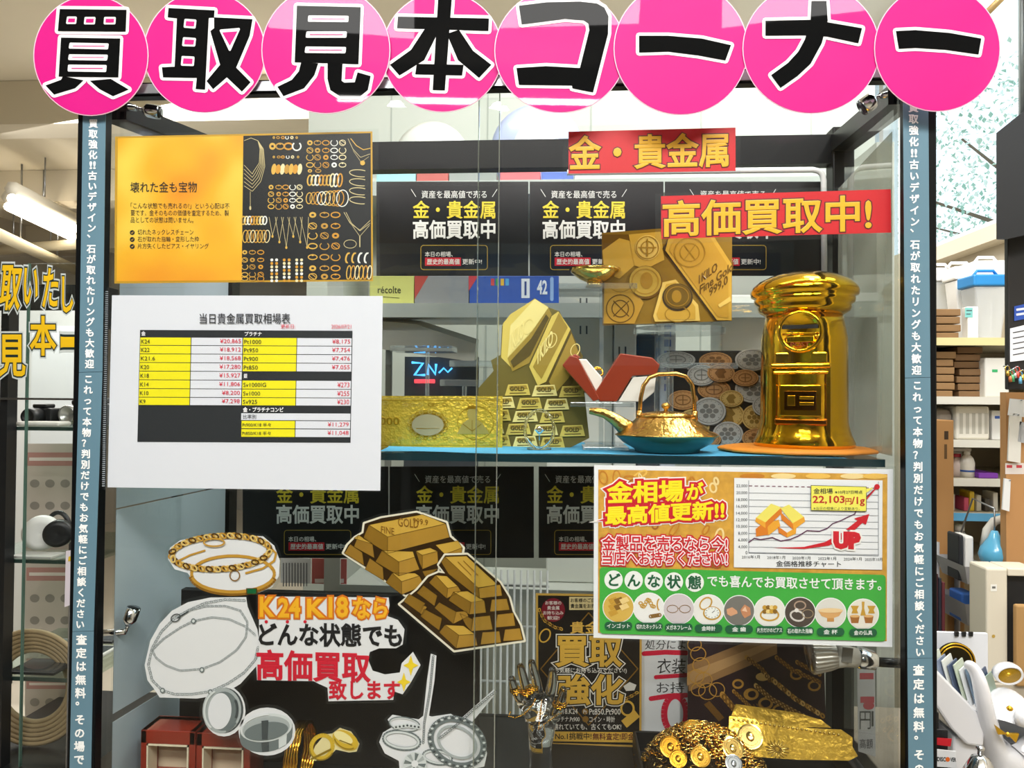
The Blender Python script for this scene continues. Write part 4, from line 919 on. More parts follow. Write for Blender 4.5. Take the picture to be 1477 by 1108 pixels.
GA, GB, GC, GD = mat('#c8973a', .35), mat('#8f6420', .35), mat('#e8c877', .35), mat('#5a3c10', .4)
SA, SB, SC, SD = mat('#aeb6b8', .35), mat('#6f7a7c', .35), mat('#d9dfe0', .35), mat('#454d50', .4)
def chain(b, pts, y, r, n, mats, wd=1.0, step=None):
    # flat printed chain links along a polyline
    L = [0]
    for (x0, y0), (x1, y1) in zip(pts, pts[1:]): L.append(L[-1]+math.hypot(x1-x0, y1-y0))
    st = step or r*1.7; d = 0; i = 0; k = 0
    while d < L[-1]:
        while L[i+1] < d: i += 1
        u = (d-L[i])/max(L[i+1]-L[i], 1e-6); x = pts[i][0]+(pts[i+1][0]-pts[i][0])*u; yy = pts[i][1]+(pts[i+1][1]-pts[i][1])*u
        an = math.atan2(pts[i+1][1]-pts[i][1], pts[i+1][0]-pts[i][0])
        b.ring(x, yy, r, r*.62, wd, y, mats[k % len(mats)], n+k % 2, 9, an+.5); d += st; k += 1
def earc(cx, cy, rx, ry, a0, a1, rot=0, n=26):
    c, q = math.cos(rot), math.sin(rot); P = []
    for i in range(n+1):
        a = math.radians(a0+(a1-a0)*i/n); x, y = rx*math.cos(a), ry*math.sin(a); P.append((cx+x*c-y*q, cy+x*q+y*c))
    return P
def lower_cutouts():
    # gold bracelets
    out = ZU([(905,850),(960,810),(1090,785),(1250,780),(1400,790),(1460,840),(1490,920),(1485,1000),(1450,1060),(1380,1090),(1240,1095),(1100,1080),(1030,1030),(1000,985),(930,965),(895,910)])
    t, y = cutout('bracelet_cutout', 'laminated cut-out picture of gold chain and bangle bracelets', out, YC)
    b = MB(); b.line(earc(336, 828, 60, 26, 0, 360), 4.5, y, GA, 1, cap=False); b.line(earc(336, 829.5, 61, 27, 10, 175), 6.5, y, GB, 2, cap=False); b.line(earc(336, 828.5, 60, 26, 15, 170), 3.6, y, GA, 3, cap=False); b.line(earc(336, 826, 58, 24, 190, 350), 4.2, y, GA, 3, cap=False)
    b.line(ZU([(940,925),(1010,890),(1090,865)]), 2.6, y, GA, 3); b.line(ZU([(1310,985),(1400,960),(1460,920),(1470,880),(1440,850)]), 3, y, GA, 3); b.ring(*ZU([(1250,998)])[0], 7, 7.5, 1.6, y, GB, 4)
    b.rect(355, 848.5, 371, 857.5, y, GD, 4); b.rect(356.5, 849.5, 369.5, 856.5, y, mat('#14653a', .3), 5)
    chain(b, earc(318, 797, 71, 24, 40, 400, -.06), y, 5.2, 4, (GA, GD, GC), 2.3, 5.6); b.ring(*ZU([(1140,822)])[0], 15, 5.5, 2.4, y, GA, 7); b.build('bracelet_picture', t)
    # silver necklace
    out = ZL([(915,270),(1000,225),(1120,200),(1310,198),(1318,250),(1370,370),(1385,460),(1370,560),(1280,660),(1190,715),(1050,738),(850,732),(830,700),(785,640),(770,560),(800,430),(850,340)])
    t, y = cutout('necklace_cutout', 'laminated cut-out picture of a silver chain necklace on white', out, YC+.0006)
    b = MB(); chain(b, ZL([(1300,215),(1200,210),(1090,230),(1000,270),(930,310),(860,380),(810,470),(790,560),(810,640),(865,695),(930,715),(1020,715),(1120,700),(1210,660),(1300,600),(1360,530),(1375,460)]), y, 2.2, 1, (SB, SA), .9, 3.4)
    chain(b, ZL([(1000,270),(1100,245),(1200,245),(1280,270),(1318,330),(1310,410),(1260,480),(1170,545),(1075,580),(960,590),(880,560),(830,520),(810,480),(870,420),(960,360),(1030,325),(1130,305),(1220,315),(1310,355),(1360,400)]), y, 1.8, 1, (SB, SA), .8, 3)
    for p in ((1075,585),(865,695),(1120,703),(1030,325)):
        x, yy = ZL([p])[0]; b.ell(x, yy, 3.6, 4, y, SB, 4); b.ell(x, yy, 2, 2.2, y, SC, 5)
    x, yy = ZL([(935,308)])[0]; b.ring(x, yy, 7, 5, 1.5, y, SD, 4, rot=-.5); b.line([(x+3, yy), (x+18, yy-9)], 2, y, SD, 4); b.build('necklace_picture', t)
    # hand lettered sign
    out = ZM([(50,190),(120,195),(740,200),(745,240),(735,300),(790,320),(825,370),(815,450),(780,470),(690,470),(640,490),(630,530),(655,590),(720,610),(800,600),(810,550),(870,490),(910,560),(860,650),(815,715),(770,700),(765,745),(420,752),(415,680),(370,660),(340,645),(40,640),(35,560),(50,480)])
    t, y = cutout('hand_lettered_sign', 'hand lettered white sign in orange, black and red writing with two yellow stars', out, YC-.0008)
    b = MB(); og, oy, bk, rd = mat('#d9731a', .5), mat('#f6b524', .5), mat('#17181c', .5), mat('#d01432', .5)
    for s, x0, x1, y0, y1 in (('K', 375.5, 394, 862, 889), ('24', 402, 432, 864, 890), ('K', 444, 466, 865, 890), ('18', 475, 501, 862, 890), ('なら', 510, 558, 863, 892)): b.text(s, x0, y0, x1, y1, y, oy, 2, .035, out=(.07,), omat=(og,))
    for x in (384, 414.5, 440): b.ell(x, 897, 2.4, 2.4, y, rd, 2)
    b.text('どんな状態でも', 374, 899, 579, 931, y, bk, 2, .032, dy=2)
    b.text('高価買取', 371, 938, 533, 980, y, rd, 2, .03, dy=4); b.text('致します', 475, 982, 576, 1009, y, rd, 2, .03)
    def star(cx, cy, r, h): b.poly([(cx, cy-h), (cx+r*.3, cy-h*.25), (cx+r, cy), (cx+r*.3, cy+h*.25), (cx, cy+h), (cx-r*.3, cy+h*.25), (cx-r, cy), (cx-r*.3, cy-h*.25)], y, mat('#f4d52a', .5), 2)
    star(592.5, 960, 11, 15); star(582.5, 984, 10, 14); b.build('lettering', t)
    # gold bars
    q1 = [('m', [(580,782),(655,830),(665,905),(555,845)]), ('t', [(555,800),(580,782),(640,815),(655,830)]), ('m', [(535,830),(600,875),(610,945),(505,880)]), ('t', [(990,835),(1110,812),(1132,850),(1040,885)]), ('f', [(1040,885),(1132,850),(1130,875),(1030,915)]),
          ('l', [(885,868),(920,890),(920,965),(905,930)]), ('f', [(920,890),(1000,868),(1005,930),(920,965)]), ('t', [(885,868),(960,850),(1000,868),(920,890)]), ('l', [(705,865),(795,925),(795,1000),(670,925)]), ('f', [(795,925),(880,900),(905,965),(795,1000)]), ('t', [(705,865),(870,870),(880,900),(795,925)]),
          ('m', [(640,905),(710,955),(715,1025),(615,965)]), ('l', [(760,985),(810,1030),(810,1100),(725,1035)]), ('f', [(810,1030),(905,1000),(930,1050),(810,1100)]), ('t', [(760,985),(880,985),(905,1000),(810,1030)]), ('l', [(920,975),(1005,960),(960,1000),(935,1005)]),
          ('t', [(635,728),(920,672),(1045,722),(735,792)]), ('l', [(635,728),(735,792),(735,880),(605,800)]), ('f', [(735,792),(1045,722),(1065,795),(735,880)])]
    out = [(610,720),(700,690),(890,660),(1050,715),(1070,790),(1140,850),(1135,880),(1010,930),(1000,1000),(930,1070),(830,1105),(700,1010),(540,905),(498,878),(520,835),(560,795),(603,770)]
    t = thing('gold_bars_cutout', 'upper laminated cut-out of stacked gold bars, overlapping the dark back posters', 'cut-out', at(575, 860, YC+.002), 'laminated cut-outs in the lower compartment')
    b = MB(); y = bars_art(b, ZMU, YC+.002, out, q1); x0, y0 = ZMU([(790,715)])[0]
    for k, (s, p0, p1) in enumerate((('FINE', (700,735), (770,770)), ('GOLD', (790,690), (900,735)), ('999.9', (870,690), (950,720)))): b.text(s, *ZMU([p0])[0], *ZMU([p1])[0], y, GB, 4, .01, dy=3)
    b.build('printed_bars', t); film_outline(t, ZMU(out), YC+.002, 6)
    q2 = [('l', [(850,180),(935,230),(910,285),(820,220)]), ('f', [(925,240),(945,250),(920,290),(905,285)]), ('l', [(930,260),(1025,310),(1010,375),(910,300)]), ('l', [(925,135),(1000,190),(985,245),(890,175)]), ('l', [(1010,225),(1100,275),(1085,340),(985,255)]), ('f', [(1100,275),(1155,272),(1165,300),(1085,340)]),
          ('l', [(990,80),(1055,150),(1050,205),(955,120)]), ('f', [(1055,150),(1110,140),(1125,165),(1050,205)]), ('t', [(990,80),(1050,85),(1110,140),(1055,150)]), ('l', [(1085,170),(1180,225),(1170,290),(1060,215)]), ('f', [(1180,225),(1250,215),(1260,280),(1170,290)]), ('t', [(1085,170),(1160,165),(1250,215),(1180,225)]), ('f', [(1290,210),(1370,205),(1385,265),(1280,275)]),
          ('l', [(1120,285),(1190,315),(1180,380),(1150,345)]), ('f', [(1190,305),(1280,295),(1295,370),(1180,380)]), ('f', [(1320,290),(1405,280),(1415,350),(1310,360)]), ('l', [(1040,345),(1115,400),(1100,470),(1010,385)]), ('f', [(1115,400),(1200,395),(1215,455),(1100,470)]), ('t', [(1040,345),(1140,350),(1200,395),(1115,400)]),
          ('f', [(1240,385),(1330,378),(1340,440),(1230,450)]), ('f', [(1360,370),(1440,362),(1455,425),(1350,432)]), ('t', [(1040,-18),(1155,-22),(1320,130),(1220,150)]), ('l', [(1020,10),(1040,-18),(1220,150),(1225,205),(1060,75)]), ('f', [(1220,147),(1335,130),(1345,190),(1225,205)])]
    out = [(1005,25),(1040,-28),(1160,-32),(1335,118),(1385,200),(1405,275),(1445,350),(1465,430),(1090,485),(797,235),(890,158),(950,88),(1005,65),(1040,70)]
    t = thing('gold_bars_cutout', 'lower laminated cut-out pyramid of gold bars, crossed by the glass door edges', 'cut-out', at(666, 942, YC+.0008), 'laminated cut-outs in the lower compartment')
    b = MB(); y = bars_art(b, ZM, YC+.0008, out, q2); b.line(ZM([(1110,10),(1180,80)]), 1.2, y, GB, 4); b.line(ZM([(1140,5),(1215,80)]), 1.2, y, GB, 4); b.build('printed_bars', t); film_outline(t, ZM(out), YC+.0008, 6)
    # silver bands
    for lab, cx, cy, rx, ry, rot, dx, dy in (('laminated cut-out of an upright plain silver ring', 318, 1025, 28, 33, .1, 10, 2), ('laminated cut-out of a wide silver ring lying on its side', 384, 1050, 38, 26, -.15, 2, 14)):
        P = [(cx+(rx+3)*math.cos(a*.2618)+dx*.5, cy+(ry+3+abs(dy)*.4)*math.sin(a*.2618)+dy*.4) for a in range(24)]
        t, y = cutout('ring_cutout', lab, P, YC+.0004); b = MB()
        if dy < 5:
            b.ell(cx+5, cy, rx, ry, y, SD, 1, rot=rot); b.ell(cx+2, cy, rx, ry, y, SA, 2, rot=rot); b.ell(cx+4, cy+1, rx*.78, ry*.86, y, SB, 3, rot=rot); b.ell(cx-1, cy+1, rx*.6, ry*.8, y, mat('#e6e8ee', .4), 4, rot=rot)
            b.line(earc(cx+2, cy, rx*.9, ry*.93, 120, 240, rot), 3, y, SC, 5, cap=False); b.line(earc(cx+4, cy, rx*.72, ry*.8, -40, 20, rot), 3.5, y, SD, 5, cap=False); b.line(earc(cx+2, cy, rx*.9, ry*.93, 30, 70, rot), 2, y, SB, 5, cap=False)
        else:
            b.ell(cx, cy+14, rx, ry*.8, y, SB, 1, rot=rot); b.poly([(cx-rx, cy+4), (cx+rx, cy-6), (cx+rx, cy+8), (cx-rx, cy+18)], y, SB, 1); b.poly([(cx-8, cy+14), (cx+4, cy+12), (cx+4, cy+34), (cx-6, cy+35)], y, SD, 2); b.poly([(cx+18, cy+8), (cx+30, cy+4), (cx+29, cy+24), (cx+18, cy+30)], y, SC, 2)
            b.ell(cx, cy, rx, ry*.78, y, SC, 3, rot=rot); b.ell(cx, cy+1, rx*.9, ry*.66, y, SA, 4, rot=rot); b.ell(cx, cy+5, rx*.84, ry*.5, y, SB, 5, rot=rot); b.poly([(cx-7, cy-10), (cx+3, cy-11), (cx+2, cy+17), (cx-6, cy+17)], y, SD, 6); b.line(earc(cx, cy, rx*.95, ry*.72, 170, 280, rot), 1.4, y, WHITE, 7, cap=False)
        b.build('ring_picture', t)
    # gold rings
    out = ZM([(320,1060),(350,990),(400,930),(440,925),(480,895),(540,915),(585,980),(570,1020),(530,1025),(460,1010),(430,1040),(350,1070)])
    t, y = cutout('ring_cutout', 'laminated cut-out of two interlocked yellow gold rings', out, YC+.001, '#e6d9a0'); b = MB(); gy, gz = mat('#d6b22e', .3), mat('#8f7414', .3); gw = mat('#f3e6a4', .3)
    c = ZM([(385,995),(510,960)]); b.ring(*c[0], 15, 17, 6, y, gy, 1, 30, .5); b.line(earc(*c[0], 17.5, 19.5, 0, 150, .5), 2, y, gz, 2, cap=False); b.line(ZM([(430,1010),(330,1060)]), 3, y, gz, 2)
    b.ell(*c[1], 20, 13, y, gy, 3, rot=.5); b.ell(c[1][0]-3, c[1][1]-4, 15, 7, y, gw, 4, rot=.5); b.line(earc(c[1][0], c[1][1], 17, 11, 20, 150, .5), 1.4, y, gz, 5, cap=False); b.line(ZM([(480,960),(545,985)]), 1.5, y, gz, 5); b.build('ring_picture', t)
    # silver jewellery cut-out
    out = ZM([(965,500),(995,510),(985,640),(955,830),(970,835),(1070,820),(1120,850),(1300,690),(1320,700),(1180,870),(1240,950),(1265,1030),(1250,1100),(1100,1130),(800,1130),(795,1070),(720,1030),(690,970),(710,920),(760,890),(735,850),(760,825),(900,850),(925,830),(945,640)])
    t, y = cutout('silver_jewellery_cutout', 'laminated cut-out of silver rings, pendants and two long chains', out, YC+.0014); b = MB()
    chain(b, ZM([(978,515),(960,700),(930,870),(925,980)]), y, 2.0, 1, (SD, SB), .8, 3.2); chain(b, ZM([(1310,700),(1200,790),(1100,880),(1010,950)]), y, 2.2, 8, (SD, SB), .9, 3.6)
    for (cx, cy, rx, ry, w_) in ((825,875,80,35,3), (810,960,95,45,6), (1000,1050,75,35,5)):
        x, yy = ZM([(cx, cy)])[0]; b.ring(x, yy, rx*K, ry*K, w_, y, SB, 2, 28, .15); b.ring(x, yy, rx*K-1, ry*K-1, w_*.5, y, SC, 3, 28, .15)
    for k in range(7): x, yy = ZM([(780+k*20, 890+(3-abs(k-3))*-3)])[0]; b.ell(x, yy, 3.4, 3.4, y, SC, 5, N=10); b.ell(x, yy, 1.6, 1.6, y, SD, 6, N=8)
    x, yy = ZM([(1105, 970)])[0]; b.ring(x, yy, 40, 32, 9, y, SB, 4, 36, .5); b.ring(x, yy, 29, 21, 4, y, SA, 5, 32, .5)
    for k in range(44): a = k*2*math.pi/44; px, py = 41*math.cos(a), 33*math.sin(a); b.ell(x+px*math.cos(.5)-py*math.sin(.5), yy+px*math.sin(.5)+py*math.cos(.5), 2.3, 1.6, y, (SC, SD)[k % 2], 6, N=8)
    x, yy = ZM([(880, 1085)])[0]; b.ell(x, yy, 17, 17, y, SC, 7)
    for k in range(8): a = k*math.pi/4; b.poly([(x, yy), (x+16*math.cos(a), yy+16*math.sin(a)), (x+15*math.cos(a+.39), yy+15*math.sin(a+.39))], y, (SB, SA)[k % 2], 8)
    b.ell(x, yy, 5, 5, y, WHITE, 9); b.build('jewellery_picture', t)
lower_cutouts()
def display_boards():
    Y = .12
    b = MB(); p0, p1 = at(261, 850, Y), at(692, 850, Y); b.box((p0.x, Y, ZD+.001), (p1.x, Y+.012, p0.z), mat('#08090a', .6))
    tag(b.build('display_board', bevel=.001), 'plain black board standing behind the hand lettered sign', 'board')
    # black and gold buying poster
    Y = .205; t = thing('buying_poster', 'black and gold buying poster behind the glass hand', 'poster', at(849, 1077, Y))
    b = MB(); b.poly([(773,856),(926,858),(925,1078),(774,1074)], Y, mat('#caa14a', .4), 0, .001); y = Y-.001
    b.poly([(776,859),(923,861),(922,1075),(777,1071)], y, mat('#17130f', .4, var=.5, vscale=30), 1); b.build('sheet', t)
    b = MB(); gd, wt, br = mat('#dcae44', .4), mat('#f0ece2', .45), mat('#8a6420', .4)
    b.line([(849,884),(920,965),(849,1046),(780,965),(849,884)], 1.6, y, br, 2)
    b.ell(798, 880, 17, 17, y, mat('#7c1226', .4), 3)
    for k, s in enumerate(('お客様の', '貴金属', 'お持ち込み', '歓迎!')): w = len(s)*2.9; b.text(s, 798-w, 867+k*7.2, 798+w, 872.5+k*7.2, y, wt, 4, .01)
    b.rect(821, 861, 922, 880, y, mat('#d9c690', .4), 3); b.text('お客様のご自宅で', 823, 863, 870, 869, y, INK, 4, .01); b.text('貴金属をお売りに', 823, 871, 870, 877.5, y, INK, 4, .01)
    b.text('貴金属', 823, 897, 885, 914, y, gd, 4, .02)
    b.text('買取', 803, 919, 896, 961, y, gd, 5, .03, out=(.065, .035), omat=(wt, mat('#1a120a', .4)))
    b.text('強化', 806, 974, 898, 1016, y, gd, 5, .03, out=(.065, .035), omat=(wt, mat('#1a120a', .4)))
    b.text('(お気軽にお持ち込みください!)', 797, 963.5, 904, 972, y, wt, 11, .012)
    b.text('K18.K24', 806, 1022.5, 833, 1030, y, wt, 4, .01); b.ell(844, 1026.5, 4.5, 4.5, y, br, 4); b.text('Pt', 841.5, 1024, 846.5, 1029.5, y, wt, 5); b.text('Pt850.Pt900', 850, 1022.5, 895, 1031, y, wt, 4, .01)
    b.text('プラチナ.Pt900', 797, 1033.5, 836, 1041, y, wt, 4, .01); b.ell(844.5, 1037.5, 4.5, 4.5, y, br, 4); b.text('コイン・時計', 850, 1033.5, 887, 1042, y, wt, 4, .01); b.text('壊れていても、古くてもOK!', 798, 1044, 896, 1053, y, wt, 4, .012)
    b.poly([(777,1055),(922,1056.5),(922,1071.5),(777,1069)], y, gd, 4); b.text('No.1挑戦中!', 801, 1057, 853, 1067, y, mat('#2a1a06', .4), 5, .015); b.text('無料査定!即金!', 855, 1057.5, 917, 1067.5, y, mat('#5c1016', .4), 5, .015)
    chain(b, [(778,880),(785,895),(800,905),(812,908)], y, 2.6, 3, (gd, br), 1.2); b.ring(786, 917, 7, 10, 2, y, gd, 3, rot=.5); b.ring(905, 1022, 9, 10, 3, y, gd, 3); b.poly([(896,1040),(915,1024),(923,1034),(904,1050)], y, gd, 4); chain(b, [(903,1008),(915,1002),(922,997)], y, 2.6, 3, (gd, br), 1.2); b.poly([(899,990),(908,984),(918,988),(915,996),(903,997)], y, mat('#d8d4cc', .3), 3)
    b.build('print', t)
    # handwritten sheet
    Y = .215; t = thing('handwritten_sheet', 'white handwritten sheet with thick red underlines, right of the black and gold poster', 'sheet', at(958, 1062, Y))
    b = MB(); b.poly([(900,860),(991,862),(992,1063),(900,1060)], Y, mat('#dfe2e6', .5), 0, .0005); b.build('paper', t); y = Y-.0005
    b = MB(); k, rd = mat('#2a2c30', .5), mat('#d3143c', .5); b.text('処分によ', 930, 923, 988, 937, y, k, 1, 0, shear=2); b.text('衣装', 947, 950, 988, 972, y, k, 1, 0, shear=2); b.text('お持', 947, 984, 987, 1000, y, k, 1, 0)
    b.line([(929,943),(960,941),(990,942)], 7, y, rd, 1); b.line([(946,977),(990,974)], 6, y, rd, 1); b.line([(939,1008),(965,1004),(990,1003)], 7, y, rd, 1); b.ring(974, 1030, 16, 26, 9, y, rd, 1, 28); b.build('writing', t)
    # photo panel of jewellery trays
    Y = .2; t = thing('jewellery_photo', 'dark photo panel of gold chains and rings behind the tray', 'picture', at(1092, 1069, Y))
    b = MB(); b.poly([(992,870),(1186,872),(1192,1070),(992,1068)], Y, mat('#281a20', .35, var=.5, vscale=25), 0, .0012); y = Y-.0012; b.build('panel', t)
    b = MB(); g1, g2, g3 = mat('#b08438', .35), mat('#6e4c1a', .35), mat('#d8b36a', .35)
    b.poly(ZR([(1000,560),(1330,430),(1480,430),(1480,500),(1010,700)]), y, mat('#8c6a42', .4), 1); b.poly(ZR([(1000,600),(1400,450),(1480,450),(1000,670)]), y, mat('#a88558', .4), 2)
    for p, r in (((1060,500),11), ((1075,560),12), ((1050,620),11), ((1090,640),12), ((1110,700),13), ((1160,690),11), ((1060,690),10), ((1040,450),10)): x, yy = ZR([p])[0]; b.ring(x, yy, r, r*.9, 1.4, y, g1, 3, 20)
    for p, r in (((1272,660),7), ((1340,715),9), ((1420,765),9)): x, yy = ZR([p])[0]; b.ring(x, yy, r, r*.8, 3, y, g1, 3, 20)
    for p, r in (((30,715),8), ((100,763),9), ((175,800),9), ((255,845),9), ((340,900),10), ((360,670),8), ((265,610),8)): x, yy = ZRR([p])[0]; b.ring(x, yy, r, r*.8, 3, y, g1, 3, 20)
    chain(b, ZR([(1190,720),(1300,850),(1330,880)]), y, 4.5, 3, (g1, g2), 2.6, 4); chain(b, ZR([(1250,700),(1390,830)]), y, 2.6, 3, (g1, g2), 1.8, 3); b.poly(ZR([(1090,770),(1120,750),(1200,840),(1170,860)]), y, g2, 3)
    chain(b, ZRR([(160,520),(250,590),(390,650)]), y, 3, 3, (g1, g2), 2, 3.4); chain(b, ZRR([(140,640),(260,740),(405,830)]), y, 3.6, 3, (g1, g3, g2), 2.2, 4.2); chain(b, ZRR([(50,670),(130,740),(260,810),(400,880)]), y, 3.2, 3, (g3, g2), 2.4, 3.4); chain(b, ZRR([(0,520),(80,580),(130,650)]), y, 3, 3, (g1, g2), 2, 3.6); chain(b, ZRR([(270,545),(390,610)]), y, 3, 3, (g1, g2), 2, 3.6); b.ell(*ZRR([(85,622)])[0], 10, 6, y, g3, 4)
    for k in range(5): b.line(ZRR([(0+k*18,780-k*4),(60+k*18,850-k*4)]), 2, y, g2, 3)
    b.build('jewellery_print', t)
display_boards()
def red_boxes():
    rd = mat('#8c2a18', .28, 0, .5, var=.15, vscale=30); iv = mat('#cfc2a6', .7); bd = mat('#e6dcc0', .6)
    for lab, x0, x1, y0 in (('left of the two red lacquered ring boxes with cream windows', 203, 282, 1053), ('right of the two red lacquered ring boxes with cream windows', 283, 361, 1057)):
        Y = .05; a, c = at(x0, y0, Y), at(x1, y0, Y); zt = a.z; s = spx(Y)
        t = thing('upright_ring_box', lab, 'ring box', ((a.x+c.x)/2, Y+.02, ZD), 'red ring boxes at the bottom left')
        w = 10*s; b = MB(); b.box((a.x, Y, ZD), (a.x+w, Y+.04, zt), rd); b.box((c.x-w, Y, ZD), (c.x, Y+.04, zt), rd); b.box((a.x, Y, zt-20*s), (c.x, Y+.04, zt), rd); b.box((a.x, Y, ZD), (c.x, Y+.04, ZD+.012), rd); b.box((a.x, Y+.03, ZD), (c.x, Y+.042, zt), rd)
        b.build('shell', t, .0012)
        b = MB(); b.box((a.x+w, Y+.026, ZD+.012), (c.x-w, Y+.03, zt-20*s), iv); b.build('lining', t)
        b = MB(); e = 2.2*s; X0, X1, Z0, Z1_ = a.x+w, c.x-w, ZD+.012, zt-20*s
        b.box((X0, Y-.0008, Z0), (X0+e, Y+.02, Z1_), bd); b.box((X1-e, Y-.0008, Z0), (X1, Y+.02, Z1_), bd); b.box((X0, Y-.0008, Z1_-e), (X1, Y+.02, Z1_), bd); b.build('cream_border', t)
red_boxes()
def bangle():
    Y = .07; s = spx(Y); c = at(433.5, 1078, Y); t = thing('gold_bangle', 'ribbed gold bangle standing on edge beside the red boxes', 'bangle', (c.x, Y, ZD))
    b = MB()
    for k, dx in enumerate((-8, -4, 0, 4, 8)):
        b.tube([(c.x+dx*s+.0006*math.sin(q*1.9+k), Y+.034*math.cos(q*.19635), ZD+.039+.036*math.sin(q*.19635)) for q in range(32)], 2.6*s, GOLD, 7, True)
    b.build('band', t)
bangle()
def hand_stand():
    Y = .09; s = spx(Y); gl = mat('#f4f8f8', .02, trans=1.0, ior=1.4)
    W = lambda x, y, d=0: (at(x, 1000, Y).x, Y+d, at(778, y, Y).z)
    t = thing('hand_display', 'clear glass hand wearing gold rings and fine chains', 'hand display', W(780, 1130)[:2]+(ZD,))
    nodes = [(W(781, 1128), 20), (W(781, 1098), 17), (W(780, 1072), 18), (W(778, 1045), 27), (W(776, 1020), 28)]
    chains = [[(752, 1015, 8), (744, 995, 7), (740, 984, 6.4), (738, 972, 5)], [(762, 1008, 9), (757, 985, 7.6), (753, 968, 6.8), (750, 953, 5)], [(777, 1004, 9), (773, 978, 7.6), (769, 962, 6.8), (766, 947, 5)], [(792, 1006, 9), (796, 985, 7.6), (797, 970, 6.6), (797, 957, 5)], [(796, 1036, 11), (806, 1015, 8.5), (811, 998, 7.2), (813, 980, 5.4)]]
    V = [n[0] for n in nodes]; Rr = [n[1]*s for n in nodes]; E = [(i, i+1) for i in range(4)]
    for ci, ch in enumerate(chains):
        prev = 4 if ci < 4 else 3
        for k, (x, y, r) in enumerate(ch):
            V.append(W(x, y, -.004*k if ci < 4 else -.007*k)); Rr.append(r*s); E.append((prev, len(V)-1)); prev = len(V)-1
    me = bpy.data.meshes.new('hand'); o = t.location; me.from_pydata([(v[0]-o.x, v[1]-o.y, v[2]-o.z) for v in V], E, []); me.materials.append(gl)
    ob = bpy.data.objects.new('hand', me); COL.objects.link(ob); ob.parent = t
    sk = ob.modifiers.new('skin', 'SKIN'); me.skin_vertices.new() if not me.skin_vertices else None
    for i, d in enumerate(me.skin_vertices[0].data): d.radius = (Rr[i], Rr[i]*.62 if i < 5 else Rr[i]); d.use_root = (i == 0)
    sk.use_smooth_shade = True; sb = ob.modifiers.new('sub', 'SUBSURF'); sb.levels = 2; sb.render_levels = 2
    b = MB(); b.lathe([(.0001, ZD), (.028, ZD), (.028, ZD+.006), (.02, ZD+.01), (.0001, ZD+.01)], (W(781, 1100)[0], Y, 0), gl, 28); b.build('base', t)
    for lab, x, y, r, sx in (('gold ring with leaves on the glass hand, little finger', 745, 994, 8.6, 1), ('gold ring with a bow on the glass hand, middle finger', 767, 990, 9, 1), ('gold ring on the ring finger of the glass hand', 760, 996, 8.6, 1), ('gold ring with a flower at the glass thumb', 807, 1012, 10, 1)):
        p = W(x, y, -.006); rt = thing('gold_ring', lab, 'ring', p, 'gold rings on the glass hand'); b = MB()
        for q in (-1.4, 1.4): b.tube([(p[0]+r*s*math.cos(k*.3927), p[1]+r*s*math.sin(k*.3927), p[2]+q*s+.4*s*math.sin(k)) for k in range(16)], 1.1*s, GOLD, 6, True)
        b.build('band', rt); b = MB()
        for k in range(5): a = k*1.2566; b.lathe([(.0001, -1.6*s), (2.4*s, 0), (.0001, 1.6*s)], (p[0]+3.6*s*math.cos(a), p[1]-r*s, p[2]+3.6*s*math.sin(a)), GOLD, 7, Matrix.Rotation(math.pi/2, 3, 'X'))
        b.build('setting', rt)
    for lab, pts in (('fine gold chain looped over the left side of the glass hand', [(738,1018),(736,1024),(745,1026),(758,1020),(770,1006),(774,996)]), ('fine gold chain hanging from the right side of the glass hand', [(782,1000),(780,1020),(778,1040),(790,1030),(806,1018),(812,1016)])):
        b = MB(); P = [W(x, y, -.022) for x, y in pts]
        for (p, q) in zip(P, P[1:]):
            n = max(2, int((Vector(q)-Vector(p)).length/(2.6*s)))
            for k in range(n): c = Vector(p).lerp(Vector(q), k/n); b.lathe([(.0001, -1.4*s), (1.3*s, 0), (.0001, 1.4*s)], c, GOLD, 6)
        tag(b.build('fine_chain'), lab, 'chain')
hand_stand()
